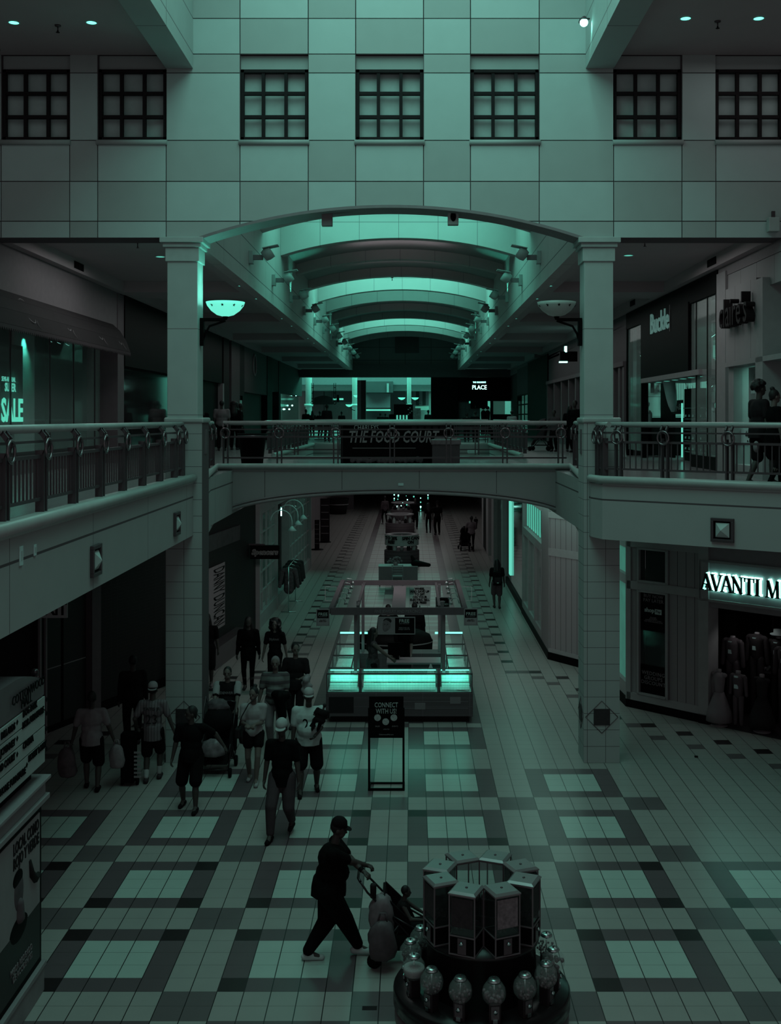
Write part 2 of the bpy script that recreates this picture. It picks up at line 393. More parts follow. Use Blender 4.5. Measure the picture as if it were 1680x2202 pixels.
# rounded curb moulding along every open edge
LE = [(XL + .02, 9.5), (XL + .02, 20.95)]
CE = [(-3.93, 21.7), (-4.40, 25.74), (3.62, 25.74), (3.26, 21.7)]
RE = [(3.32, 20.95), (3.30, 20.72), (3.43, 20.27), (8.3, 16.52)]
FARL = [(XL, 33.2), (XL, 46.8)]; FARR = [(XR, 46.8), (XR, 33.2)]
CURB = mat('curb_moulding', .34, .35, spec=.5)
def curb(nm, pts, zc=5.29, r=.07):
    bm = B(); tube(bm, [(x, y, zc) for x, y in pts], r, 14); obj(nm, bm, CURB, kind='structure')
for i, p in enumerate((LE, CE, RE, FARL, FARR, [(XL, 47), (XR, 47)])): curb('trim_%d' % (8 + i), p)
def ledge(nm, pts, side, wd=.22):
    """raised inner plinth that the railing stands on; side=+1 keeps it left of the walking direction"""
    bm = B()
    for a, b in zip(pts, pts[1:]):
        a, b = Vector(a), Vector(b); d = (b - a).normalized(); nrm = Vector((-d.y, d.x)) * side
        q = [a, b, b + nrm * wd, a + nrm * wd]
        if side < 0: q = q[::-1]
        prism(bm, [(p.x, p.y) for p in q], 5.19, 5.335)
    obj(nm, bm, CURB, kind='structure')
ledge('trim_14', LE, 1); ledge('trim_15', [(-4.40, 25.78), (3.62, 25.78)], 1); ledge('trim_16', RE[2:], 1)
# ---- upper ceiling over the two galleries: coffers
def coffers(tag_, xo, xi, xe, base):
    """xo outer wall side, xi edge strip inner line, xe vault edge"""
    lo, hi = min(xo, xe), max(xo, xe)
    lo, hi = (lo, hi - .2) if xe > xo else (lo + .2, hi); bx('ceiling_%s' % tag_, lo, hi, 21.6, 79, 10.0, 10.2, CEIL, kind='structure')
    a, b = (xi, xe - .26) if xe > xo else (xe + .26, xi); o = bx('ceiling_beam', a, b, 21.6, 79, 9.72, 10.0, CEIL); o['kind'] = 'structure'
    s = .2 if xo > xe else -.2; a, b = min(xo, xo - s), max(xo, xo - s)
    o = bx('ceiling_beam', a, b, 21.6, 79, 9.72, 10.0, CEIL); o['kind'] = 'structure'
    for k in range(6):
        y = 30 + 9.2 * k
        if y + 1.6 > 79: continue
        o = bx('ceiling_beam', min(xi, xo - s), max(xi, xo - s), y, y + 1.6, 9.721, 10.0, CEIL); o['kind'] = 'structure'
coffers('gallery_left', -7.8, -4.53, XL, 0); coffers('gallery_right', 6.9, 3.75, XR, 0)
# ---- vault: clerestory side walls, arches, roof
CLER = grid_mat('clerestory_panel', (.50, .42, .43), .09, [(2, 9, 10.04, .022), (2, 9, 10.76, .022), (1, 2.35, 22.1, .014)], noise=.05)
bx('wall_clerestory_left', XL - .25, XL, 21.62, 79, 9.70, 13.3, CLER, kind='structure')
bx('wall_clerestory_right', XR, XR + .25, 21.62, 79, 9.70, 13.3, CLER, kind='structure')
bx('wall_vault_end', XL, XR, 79, 79.3, 9.62, 13.3, grid_mat('vault_end_panel', .20, .06, [(0, 1.8, -.4, .03), (2, .9, 10.4, .03)]), kind='structure')
bx('window_8', -1.1, .55, 78.9, 79, 10.9, 12.4, mat('blind_window', .05, .4), kind='structure')
ARCHM = grid_mat('vault_arch_panel', (.52, .45, .46), .16, [(0, 1.22, -.38, .014), (2, 9, 12.46, .016)], noise=.05)
def varch(x):
    d = (x - XC) / 3.64; return 11.43 + .54 * (math.sqrt(max(0, 1 - (d * .55) ** 2)) - math.sqrt(1 - .3025)) / (1 - math.sqrt(1 - .3025))
for k, y in enumerate(ARCH_Y):
    bm = B(); slab(bm, XL, XR, 11.3, 13.2, y, y + .45, 0, varch); o = obj('ceiling_beam', bm, ARCHM); o['kind'] = 'structure'
bm = B(); segs = []
prev = 21.6
for k in range(len(ARCH_Y)):
    y0 = ARCH_Y[k]
    lit = k in (0, 3, 4, 7, 8)
    if not lit:
        y1 = ARCH_Y[k + 1] if k + 1 < len(ARCH_Y) else 79
        n = 16
        for i in range(n):
            a = XL + (XR - XL) * i / n; b = XL + (XR - XL) * (i + 1) / n
            vs = [bm.verts.new(p) for p in ((a, y0, varch(a) + .35), (b, y0, varch(b) + .35), (b, y1, varch(b) + .35), (a, y1, varch(a) + .35))]
            bm.faces.new(vs)
obj('ceiling_vault', bm, mat('vault_ceiling', .30, .8), kind='structure')
bx('roof', -8.5, 8.5, 21.6, 79, 13.3, 13.5, DARKC, kind='structure')
# dark lintel band across the far end of the nave and the end of the galleries
bx('wall_nave_end', -8.4, 8, 78.6, 79.2, 9.2, 10.1, mat('end_beam', .09, .7), kind='structure')
# ---- columns
def column(x0, x1, px0, px1, label):
    t = thing('column', label, 'column')
    bm = B(); box(bm, px0, px1, 21.0, 21.68, 0, 6.30); obj('pedestal', bm, TILEC, t)
    bm = B(); box(bm, px0 - .03, px1 + .03, 20.97, 21.71, 6.30, 6.40); obj('pedestal_cap', bm, CURB, t, bevel=.03)
    bm = B(); box(bm, x0, x1, 21.04, 21.6, 6.38, 9.45); obj('shaft', bm, STONE, t, bevel=.012)
    bm = B()
    for i, (z0, z1, e) in enumerate(((9.30, 9.56, .03), (9.56, 9.64, .07), (9.64, 9.74, .12))): box(bm, x0 - e, x1 + e, 21.04 - e, 21.6 + e, z0, z1)
    obj('capital', bm, mat('capital_stone', .42, .7), t, bevel=.01)
    xm = (px0 + px1) / 2
    for (c, d) in (((xm, 20.99, .85), 0), ((px1 + .005 if x0 < 0 else px0 - .005, 21.34, .85), 1)):
        q = B(); s = .15
        if d == 0: box(q, c[0] - s, c[0] + s, 20.985, 21.01, c[2] - s, c[2] + s)
        else: box(q, c[0] - .01, c[0] + .01, 21.34 - s, 21.34 + s, c[2] - s, c[2] + s)
        o = obj('inlaid_tile', q, mat('inlaid_brown', .022, .6, noise=.5, scale=20), t)
        q = B(); s = .30
        for (u, v) in (((0, s), (s, 0)), ((s, 0), (0, -s)), ((0, -s), (-s, 0)), ((-s, 0), (0, s))):
            if d == 0: tube(q, [(c[0] + u[0], 20.995, c[2] + u[1]), (c[0] + v[0], 20.995, c[2] + v[1])], .007, 4)
            else: tube(q, [(c[0], 21.34 + u[0], c[2] + u[1]), (c[0], 21.34 + v[0], c[2] + v[1])], .007, 4)
        obj('diamond_joint', q, GROOVE, t)
    q = B(); xx = px1 + .004 if x0 < 0 else px0 - .004
    box(q, xx - .01, xx + .01, 21.22, 21.42, 5.72, 6.18); obj('wall_plate', q, mat('plate_dark', .10, .5), t)
    return t
column(-4.53, -3.965, -4.55, -3.87, 'pale square column with tiled pedestal beside the left gallery railing and lit bowl lamp')
column(3.22, 3.76, 3.205, 3.87, 'pale square column with tiled pedestal beside the angled right gallery and unlit bowl lamp')
# ================================================================ FACADES
class Seg:
    """a stretch of facade from a to b; local x runs along it, local -y looks into the mall"""
    def __init__(s, a, b, z=0.0):
        s.a, s.b = Vector(a), Vector(b); s.d = (s.b - s.a); s.L = s.d.length; s.d.normalize(); s.z = z
        s.rz = math.atan2(s.d.y, s.d.x); s.loc = (a[0], a[1], z); s.n = 0
    def p(s, px, py=None):
        k = (px - CX) / F; u = (k * s.a.y - s.a.x) / (s.d.x - k * s.d.y)
        if py is None: return u
        return u, H - (py - CY) * (s.a.y + s.d.y * u) / F - s.z
    def thing(s, name, label, cat, group=None): return thing(name, label, cat, s.loc, s.rz, group)
    def wall(s, name, z0, z1, m, t=.3, u0=0.0, u1=None, v=0.0):
        o = bx(name, u0, s.L if u1 is None else u1, v, v + t, z0 - s.z, z1 - s.z, m, kind='structure')
        o.location = s.loc; o.rotation_euler = (0, 0, s.rz); return o
    def w(s, u, v, z):
        nrm = Vector((-s.d.y, s.d.x)); q = s.a + s.d * u + nrm * v; return Vector((q.x, q.y, s.z + z))
def window_grid(parent, u0, u1, z0, z1, nu, nz, mf, mg, fr=.05, v=-.03, name='window_frame'):
    bm = B()
    for i in range(nu + 1):
        x = u0 + (u1 - u0) * i / nu; box(bm, x - fr / 2, x + fr / 2, v, v + .06, z0, z1)
    for j in range(nz + 1):
        z = z0 + (z1 - z0) * j / nz; box(bm, u0, u1, v + .005, v + .055, z - fr / 2, z + fr / 2)
    o = obj(name, bm, mf, parent)
    bx('glass', u0, u1, v + .028, v + .034, z0, z1, mg, o); return o
SIDING = grid_mat('vertical_siding', .22, .04, [(0, .21, .02, .014)], noise=.05)
BRICK = grid_mat('dark_brick', .006, .016, [(2, .075, 0, .008), (0, .22, 0, .008)], rough=.6)
TRIMW = mat('pale_trim', .26, .6)
# ---------------- lower left
L1 = Seg((-9.6, 20.3), (-7.4, 23)); L2 = Seg((-7.4, 23), (-5.3, 28.6)); L3 = Seg((-5.3, 28.6), (-4.65, 34)); L4 = Seg((-4.65, 34), (-4.35, 48.5)); L5 = Seg((-4.35, 48.5), (-5.6, 48.6)); L6 = Seg((-5.6, 48.6), (-5.6, 92))
L1.wall('wall_lower_left', 0, 4.2, SOOT)
u0, u1 = L2.p(205), L2.L
L2.wall('wall_lower_left', 0, 4.2, mat('charcoal_panel', .012, .6), u1=L2.p(81))
t = L2.thing('service_front', 'dark panelled service front with thin pale reveals left of the pale pilaster', 'storefront')
for a, b in ((96, 131), (133, 184)):
    x0, x1 = L2.p(a), L2.p(b); o = bx('panel', x0 + .03, x1 - .03, -.02, .25, .0, 4.2, mat('charcoal_panel2', .012, .5, scale=3), t)
    bx('panel_joint', x0 + .03, x1 - .03, -.028, -.018, 1.28, 1.30, GREY, t)
bx('jamb', L2.p(83) - .02, L2.p(83) + .03, -.05, .2, 0, 4.2, GREY, t); bx('jamb', L2.p(96) - .02, L2.p(96) + .02, -.05, .2, 0, 4.2, GREY, t)
bx('kick_plate', L2.p(90), L2.p(184), -.04, .2, 0, .12, BLACK, t)
o = bx('pilaster', L2.p(185), L2.p(204), -.16, .3, 0, 4.22, mat('pilaster_paint', .085, .7)); o.location = L2.loc; o.rotation_euler = (0, 0, L2.rz); tag(o, 'plain grey pilaster between the dark service front and the black brick shop', 'pilaster')
t = L2.thing('brick_storefront', 'black brick shop front behind the left tiled column', 'storefront')
bx('brick_wall', L2.p(206), L2.L, 0, .3, 0, 4.22, BRICK, t); bx('base_course', L2.p(206), L2.L, -.04, .1, 0, .2, BLACK, t)
t = L3.thing('brick_storefront', 'black brick shop front with riveted lintel and tall pale banner beside white gridded window shop', 'storefront')
bx('brick_wall', 0, L3.L, 0, .3, 0, 4.3, BRICK, t)
bx('bench_ledge', .1, 3.2, -.34, .0, .0, .52, mat('granite', .055, .35), t)
a, za = L3.p(444, 1152); b, zb = L3.p(512, 1166)
o = bx('metal_lintel', a - .2, b, -.06, .0, za - .42, za, mat('brushed_steel', .12, .35, .8, noise=.5), t)
a, za = L3.p(452, 1210); b, zb = L3.p(480, 1340)
o = bx('wall_banner', a - .15, b, -.05, -.03, 2.0, 4.05, mat('banner_cloth', .20, .7)); o.location = L3.loc; o.rotation_euler = (0, 0, L3.rz)
a, za = L3.p(437, 1208); b, zb = L3.p(480, 1208); c, zc = L3.p(480, 1343)
bpy.data.objects.remove(o)
t = L3.thing('wall_banner', 'tall pale banner with vertical black lettering on black brick wall', 'banner')
bx('cloth', a, b, -.05, -.03, zc, zb, mat('banner_cloth', .26, .7), t)
text('DANNY DUNCAN', (b - a) * .80, (a + (b - a) * .66, -.056, (zb + zc) / 2), 0, BLACK, t, depth=.002, roll=R(-90), bold=.006, fit=(zb - zc) * .9)
# white gridded window shop
t = L4.thing('window_storefront', 'white shop front of gridded panes under gooseneck lamps', 'storefront')
bx('corner_post', -.06, .12, -.12, .2, 0, 4.25, TRIMW, t); bx('stall_riser', 0, L4.L, -.08, .2, 0, .42, TRIMW, t); bx('fascia', 0, L4.L, -.05, .2, 3.45, 4.3, TRIMW, t)
window_grid(t, .12, 4.0, .42, 3.45, 4, 5, TRIMW, GLASS, .045)
bx('door_reveal', 4.0, 7.2, .3, .4, 0, 3.4, BLACK, t)
window_grid(t, 7.2, 14.2, .42, 3.45, 7, 5, TRIMW, GLASS, .05)
for u in (4.0, 7.2, 14.3): bx('post', u - .07, u + .07, -.1, .2, 0, 3.5, TRIMW, t)
bx('shop_backdrop', .1, 14.2, 1.6, 1.7, 0, 3.4, mat('shop_dark_wall', .03, .8), t)
for i, u in enumerate((.7, 1.2, 1.9, 2.6)):
    o = bx('tube_lamp', u, u + .03, .6, .63, 1.7, 2.6 + .3 * (i % 2), GLOWD); o.location = L4.loc; o.rotation_euler = (0, 0, L4.rz); tag(o, 'thin glowing tube inside the gridded white window', 'lamp', 'tube lamps in the gridded window')
lamp0 = None
for i, (px, py) in enumerate(((582, 1120), (597, 1108), (610, 1096))):
    u, z = L4.p(px, py); p = L4.w(u, 0, z)
    if lamp0 is None:
        t = lamp0 = thing('gooseneck_lamp', 'white gooseneck sign lamp over the gridded shop front', 'lamp', p, L4.rz, 'gooseneck lamps over the white shop front')
        bm = B(); tube(bm, [(0, 0, 0)] + [(.0, -.35 + .35 * math.cos(a), .35 * math.sin(a)) for a in [R(q) for q in range(20, 181, 20)]] + [(0, -.70, -.2)], .018, 6); obj('arm', bm, WHITE, t)
        bm = B(); lathe(bm, [(.03, .02), (.06, -.02), (.16, -.12)], (0, -.70, -.2), 14); obj('shade', bm, WHITE, t)
    else: dup(lamp0, p)
u, z = L4.p(600, 1100)
o = bx('tube_lamp', u - .02, u + .02, -.1, -.06, z - .15, z + .15, GLOWB); o.location = L4.loc; o.rotation_euler = (0, 0, L4.rz); tag(o, 'short bright vertical tube lamp beside the gooseneck lamps', 'lamp')
# clothes rack in front of the white shop
rk = thing('clothes_rack', 'chrome clothes rack standing outside the gridded white shop', 'clothes rack', (-4.02, 38.4, 0), 0)
for dx, dy in ((0, -1.2), (0, 1.0)):
    bm = B(); tube(bm, [(dx, dy, 0), (dx, dy, 1.5)], .015, 6); tube(bm, [(dx - .25, dy, .02), (dx + .25, dy, .02)], .015, 6); obj('upright', bm, CHROME, rk)
bm = B(); tube(bm, [(0, -1.2, 1.5), (0, 1.0, 1.5)], .015, 6); obj('rail', bm, CHROME, rk)
for i, (dy, m_, lab) in enumerate(((-1.1, mat('pattern_cloth', .05, .8, noise=1.0, scale=16), 'pale patterned hoodie at the near end of outdoor clothes rack'), (-.4, mat('dark_print', .012, .8, noise=1.0, scale=12), 'dark printed hoodie in the middle of outdoor clothes rack'), (.35, mat('dark_print', .012, .8, noise=1.0, scale=12), 'dark printed shirt towards the far end of outdoor clothes rack'), (1.0, mat('dark_print2', .02, .8, noise=1.0, scale=9), 'bulky dark jacket with hat above at far end of rack'))):
    g_ = thing('hanging_garment', lab, 'garment', (-4.02, 38.4 + dy, 0)); bm = B(); capsule(bm, (0, 0, .75), (0, 0, 1.25), .17, .15, 10); capsule(bm, (-.2, 0, 1.36), (.2, 0, 1.36), .09, .09)
    for s_ in (-1, 1): capsule(bm, (s_ * .22, 0, 1.32), (s_ * .30, -.05, .85), .08, .06)
    bmesh.ops.transform(bm, matrix=Matrix.Diagonal((1, .6, 1, 1)), verts=bm.verts); obj('cloth', bm, m_, g_)
    bm = B(); tube(bm, [(-.18, 0, 1.42), (0, 0, 1.48), (.18, 0, 1.42)], .01, 5); tube(bm, [(0, 0, 1.48), (0, 0, 1.53)], .008, 5); obj('hanger', bm, CHROME, g_)
# hanging black script sign
p = at(570, 1187, 33.2)
t = thing('hanging_sign', 'black hanging box sign with pale outlined script beside brick corner', 'sign', p)
bx('sign_box', -.43, .43, -.08, .08, -.2, .2, BLACK, t, bevel=.01)
text('Spencers', .21, (0, -.085, 0), 0, mat('neon_outline', .30, .5), t, bold=.012, shear=.2)
text('Spencers', .21, (0, -.089, 0), 0, BLACK, t, bold=-.002, shear=.2, name='lettering_core')
bx('bracket', -.6, .0, -.02, .02, .2, .24, DKMETAL, t)
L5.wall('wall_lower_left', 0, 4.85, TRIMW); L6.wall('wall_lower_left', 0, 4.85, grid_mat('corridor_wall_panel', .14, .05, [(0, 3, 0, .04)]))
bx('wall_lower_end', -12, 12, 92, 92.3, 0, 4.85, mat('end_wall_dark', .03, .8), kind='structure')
# free standing black banners beside the white window shop
for px0, px1, py0, py1, lab in ((689, 709, 1072, 1166, 'tall black panel with pale bands standing at corridor side past white window shop'), (677, 687, 1118, 1182, 'narrow poster stand on round foot in front of tall black panel')):
    g = gnd((px0 + px1) / 2, py1); wd = (px1 - px0) * g.y / F; hh = (py1 - py0) * g.y / F
    t = thing('panel_stand', lab, 'display stand', g)
    bx('panel', -wd / 2, wd / 2, -.05, .05, .04, hh, BLACK if wd > .5 else SOOT, t)
    for k in range(5): bx('stripe', -wd * .4, wd * .4, -.056, -.05, hh * (.2 + .16 * k), hh * (.215 + .16 * k), DIMLET, t)
    bm = B(); lathe(bm, [(.32, 0), (.3, .03), (.03, .05)], n=20); obj('foot', bm, BLACK, t)
# ---------------- lower right
R1 = Seg((5.0, 92), (5.0, 57.5)); R2 = Seg((3.75, 57.5), (3.67, 37.2)); R3 = Seg((3.67, 37.2), (3.67, 30)); R4 = Seg((3.67, 30), (4.62, 28.6)); R5 = Seg((4.62, 28.6), (4.8, 25.1)); R6 = Seg((4.8, 25.1), (6.06, 23.8)); R7 = Seg((6.06, 23.8), (9.2, 20.6))
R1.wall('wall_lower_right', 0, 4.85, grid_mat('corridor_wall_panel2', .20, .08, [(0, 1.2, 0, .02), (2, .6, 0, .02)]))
bx('wall_lower_right', 3.75, 5.0, 57.3, 57.5, 0, 4.85, TRIMW, kind='structure')
t = R2.thing('mirror_storefront', 'mirrored dark glass shop front with pale piers beyond the lit bay window', 'storefront')
MIRR = mat('mirror_glass', .03, .06, .2, noise=0, spec=1.0)
bx('glass_wall', 8.5, R2.L, .02, .1, 0, 4.3, MIRR, t)
for u0, u1, mm in ((0, 1.2, TRIMW), (1.2, 3.4, BLACK), (3.4, 5.0, TRIMW), (7.2, 8.6, TRIMW), (13.0, 13.6, TRIMW)): bx('pier', u0, u1, -.15, .3, 0, 4.6, mm, t)
bx('pier', 5.0, 7.2, .0, .3, 0, 4.6, mat('pier_mid', .12, .7), t)
bx('lit_edge', 15.4, 15.9, -.05, .05, .6, 3.3, GLOWD, t); bx('kick_plate', 8.5, R2.L, -.03, .03, 0, .25, BLACK, t)
t = R3.thing('bay_window_storefront', 'pale shop bay with glowing striped panes and black skirting', 'storefront')
x0 = R3.p(1126); x1 = R3.p(1166); xe = R3.L
bx('pier', 0, x0, -.02, .3, .0, 4.3, TRIMW, t); bx('pier', x1, xe, -.02, .3, .0, 4.3, SIDING, t); bx('head', x0, x1, -.02, .3, 3.78, 4.3, TRIMW, t); bx('transom', x0, x1, -.02, .3, 2.62, 2.86, TRIMW, t); bx('stall_riser', x0, x1, -.02, .3, .2, .42, TRIMW, t)
bx('skirting', 0, xe, -.05, .1, 0, .2, BLACK, t)
for i in range(4):
    u = x0 + (x1 - x0) * i / 3; bx('mullion', u - .06, u + .06, -.03, .2, .4, 2.7, TRIMW, t)
for i in range(9):
    u = x0 + (x1 - x0) * (i + .5) / 9; bx('lit_strip', u - .16, u + .10, .10, .12, 2.9, 3.76, mat('lit_blind', (.10, .50, .38), emit=.55, noise=.3, scale=3), t)
bx('glass', x0, x1, .04, .05, .42, 2.62, GLASS, t); bx('display_back', x0, x1, .9, .95, 0, 3.7, mat('display_back', .22, .7), t)
bm = B(); capsule(bm, (0, 0, .95), (0, 0, 1.35), .13, .17); capsule(bm, (0, 0, 1.4), (0, 0, 1.6), .05, .05); ball(bm, (0, 0, 1.72), (.08, .09, .11)); capsule(bm, (0, 0, .9), (0, 0, .2), .17, .12)
o = obj('mannequin', bm, SOOT); o.location = R3.w(x0 + 2.6, .45, .25); tag(o, 'dark dressed mannequin behind the glowing bay window', 'mannequin')
SIDW = SIDING
t = R4.thing('siding_wall_unit', 'pale grooved corner wall with black skirting behind the angled column', 'wall unit')
bx('siding', 0, R4.L, 0, .3, .18, 4.22, SIDING, t); bx('rail_board', -.02, R4.L, -.025, .02, 2.75, 2.95, TRIMW, t); bx('rail_board', -.02, R4.L, -.025, .02, 3.75, 3.9, TRIMW, t); bx('skirting', -.02, R4.L, -.04, .1, 0, .2, BLACK, t); bx('rail_board', -.02, R4.L, -.025, .02, .18, .3, TRIMW, t)
t = R5.thing('side_window', 'tall narrow lit side window seen behind the angled column', 'window')
bx('sill_wall', 0, R5.L, 0, .2, 0, .5, TRIMW, t); bx('head', 0, R5.L, 0, .2, 3.5, 4.22, TRIMW, t); bx('transom', 0, R5.L, -.01, .2, 2.7, 2.9, TRIMW, t)
bx('lit_panel', .1, R5.L - .1, .1, .14, .5, 3.5, mat('lit_curtain', (.12, .40, .32), emit=.18, noise=.4, scale=2), t); bx('skirting', 0, R5.L, -.04, .1, 0, .2, BLACK, t)
t = R6.thing('menswear_storefront', 'pale grooved shop front with tall poster window and black skirting', 'storefront')
a0, a1 = R6.p(1374), R6.p(1436); u_end = R6.p(1520)
bx('siding', 0, a0, 0, .25, .18, 4.22, SIDING, t); bx('siding', a1, R6.L, 0, .25, .18, 4.22, SIDING, t)
bx('rail_board', 0, R6.L, -.03, .02, 2.62, 2.80, TRIMW, t); bx('rail_board', 0, R6.L, -.03, .02, 3.55, 3.75, TRIMW, t); bx('sill_board', 0, R6.L, -.03, .2, .18, .34, TRIMW, t)
bx('corner_board', -.03, .1, -.03, .2, .18, 4.22, TRIMW, t); bx('skirting', -.02, R6.L + .02, -.02, .2, 0, .2, BLACK, t)
for (z0, z1) in ((.34, 2.62), (2.80, 3.55)):
    bm = B()
    for (p_, q_, u_, v_) in ((a0 - .03, a0 + .03, z0, z1), (a1 - .03, a1 + .03, z0, z1), (a0, a1, z0 - .0, z0 + .04), (a0, a1, z1 - .04, z1)): box(bm, p_, q_, -.05, .03, u_, v_)
    o = obj('window_frame', bm, TRIMW, t); bx('glass', a0, a1, .04, .05, z0, z1, GLASSD, o)
bx('window_box', a0 - .3, a1 + 1.2, .7, .75, .2, 4.2, BLACK, t)
pt = R6.thing('window_poster', 'black window poster with pale payment wording above suited torso display', 'poster')
bx('sheet', a0 + .04, a1 - .04, .015, .025, 1.75, 2.60, BLACK, pt)
uc = (a0 + a1) / 2
text('BUY NOW\nPAY LATER', .105, (uc - .0, .01, 2.46), 0, DIMLET, pt); text('shop', .13, (uc - .1, .01, 2.2), 0, LETTER, pt, bold=.003); bx('badge', uc + .04, uc + .21, .008, .012, 2.13, 2.24, LETTER, pt); text('Pay', .09, (uc + .125, .006, 2.19), 0, BLACK, pt)
text('IN STORE\n0% INTEREST\nPAYMENTS UP TO 24 MOS\nTAKE YOUR PURCHASE HOME', .035, (uc, .01, 2.0), 0, DIMLET, pt)
pt = R6.thing('window_poster', 'black lower window poster naming wedding group discount', 'poster')
bx('sheet', a0 + .04, a1 - .04, .015, .025, .36, 1.0, BLACK, pt)
text('WEDDING\nGROUPS\nDISCOUNT', .115, (uc, .01, .72), 0, DIMLET, pt, space=1.1)
# shop with the lit sign
t = R7.thing('menswear_entrance', 'open shop entrance under halo-lit serif sign band', 'storefront')
ES = .12
bx('jamb', 0, ES + .12, -.05, .35, .18, 4.22, TRIMW, t); bx('jamb_base', 0, ES + .12, -.05, .35, 0, .2, BLACK, t)
zt, zb = 3.38, 2.62
bx('header', 0, R7.L, -.0, .35, 2.45, 4.22, mat('header_paint', .17, .7), t)
bm = B(); a, b = .02, R7.L
for (p_, q_, u_, v_) in ((a, b, zt, zt + .05), (a, b, zb - .05, zb), (a, a + .05, zb, zt)): box(bm, p_, q_, -.05, .0, u_, v_)
obj('sign_border', bm, TRIMW, t)
bx('cornice_tiles', 0, R7.L, -.06, .1, 3.75, 4.2, SIDING, t)
u0 = R7.p(1513); z0 = 3.02
SERIF = {'A': [(0, 0, .36, 1, .07), (.36, 1, .76, 0, .17), (.16, .36, .58, .36, .06), (-.1, 0, .16, 0, .05), (.56, 0, .92, 0, .05)], 'V': [(0, 1, .38, 0, .17), (.38, 0, .76, 1, .07), (-.12, 1, .2, 1, .05), (.6, 1, .9, 1, .05)],
         'N': [(.08, 0, .08, 1, .07), (.04, 1, .72, 0, .16), (.72, 0, .72, 1, .07), (-.06, 0, .22, 0, .05), (.58, 1, .86, 1, .05), (-.08, 1, .12, 1, .05)], 'T': [(.36, 0, .36, 1, .16), (-.02, .97, .74, .97, .06), (0, .78, .0, 1, .05), (.72, .78, .72, 1, .05), (.2, 0, .52, 0, .05)],
         'I': [(.16, 0, .16, 1, .16), (0, 0, .32, 0, .05), (0, 1, .32, 1, .05)], 'M': [(.06, 0, .1, 1, .07), (.12, 1, .46, 0, .16), (.46, 0, .84, 1, .07), (.86, 0, .84, 1, .16), (-.06, 0, .2, 0, .05), (.7, 0, 1.02, 0, .05)],
         'E': [(.12, 0, .12, 1, .16), (.05, .98, .62, .98, .06), (.12, .52, .5, .52, .06), (.05, .02, .66, .02, .06), (.62, .8, .62, 1, .05), (.66, 0, .66, .22, .05)], 'S': [(.1, .1, .5, .1, .08), (.5, .1, .5, .45, .1), (.5, .45, .1, .6, .12), (.1, .6, .1, .92, .1), (.1, .92, .5, .92, .08)],
         'W': [(0, 1, .3, 0, .16), (.3, 0, .52, .9, .07), (.52, .9, .78, 0, .16), (.78, 0, 1.04, 1, .07)], 'R': [(.1, 0, .1, 1, .16), (.1, .97, .5, .94, .06), (.52, .95, .52, .55, .14), (.5, .52, .1, .5, .06), (.34, .5, .68, 0, .15)], ' ': []}
ADV = {'A': .86, 'V': .84, 'N': .98, 'T': .86, 'I': .48, 'M': 1.1, 'E': .8, 'S': .72, 'W': 1.2, 'R': .84, ' ': .38}
def serif(word, x0, z0, hgt, sx, grow=0.0, y0=-.12, y1=-.08):
    out = []
    for ch in word:
        bm = B()
        for (a_, b_, c_, d_, w_) in SERIF[ch]:
            p, q = Vector((x0 + a_ * hgt * sx, z0 + b_ * hgt)), Vector((x0 + c_ * hgt * sx, z0 + d_ * hgt)); e = (q - p).normalized(); n_ = Vector((-e.y, e.x)) * (w_ * hgt / 2 * (1 if abs(e.x) > .9 else 1) + grow); e = e * (.02 * hgt + grow)
            pts = [p - e - n_, q + e - n_, q + e + n_, p - e + n_]
            vs = [bm.verts.new((v.x, yy, v.y)) for yy in (y0, y1) for v in pts]
            for f in ((0, 1, 2, 3), (7, 6, 5, 4), (0, 4, 5, 1), (1, 5, 6, 2), (2, 6, 7, 3), (3, 7, 4, 0)): bm.faces.new([vs[k] for k in f])
        x0 += ADV[ch] * hgt * sx
        if SERIF[ch]: out.append(bm)
        else: bm.free()
    return out
hh = .33; u1_ = R7.p(1652); sxx = (u1_ - u0) / (hh * (.86 + .84 + .86 + .98 + .86 + .48 + .38))
for bm in serif('AVANTI MENSWEAR', u0 + .02, z0 - .2, hh, sxx): obj('lettering', bm, BLACK, t)
for bm in serif('AVANTI MENSWEAR', u0 + .035, z0 - .19, hh, sxx, .012, -.05, -.03): obj('halo_lamp', bm, GLOWB, t)
# interior of the menswear shop
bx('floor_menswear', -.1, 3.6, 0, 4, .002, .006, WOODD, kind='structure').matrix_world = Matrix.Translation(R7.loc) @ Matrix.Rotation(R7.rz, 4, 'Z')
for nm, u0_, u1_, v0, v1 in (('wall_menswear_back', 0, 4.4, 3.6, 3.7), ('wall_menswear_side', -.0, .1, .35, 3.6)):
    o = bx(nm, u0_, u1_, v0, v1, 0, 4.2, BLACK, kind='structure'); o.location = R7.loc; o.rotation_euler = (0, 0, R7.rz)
SUITS = [('charcoal suit jacket over white shirt with tie at shop entrance', .44, .60, 1.02, .05, 'suit'), ('dark suit jacket with black shirt at shop entrance', .86, .85, 1.12, .02, 'suit'), ('black suit with pale hat at shop entrance', 1.26, 1.0, 1.06, .012, 'suit'), ('sleeveless pale shouldered dress at shop entrance', 1.62, .62, 1.0, .03, 'suit'),
         ('child size grey suit with bow tie at shop entrance', .78, .22, .0, .07, 'kid'), ('ruffled white flower girl dress at shop entrance', .42, .08, .0, .16, 'dress'), ('black dress with sparkling beads at shop entrance', 1.28, .28, .0, .012, 'dress')]
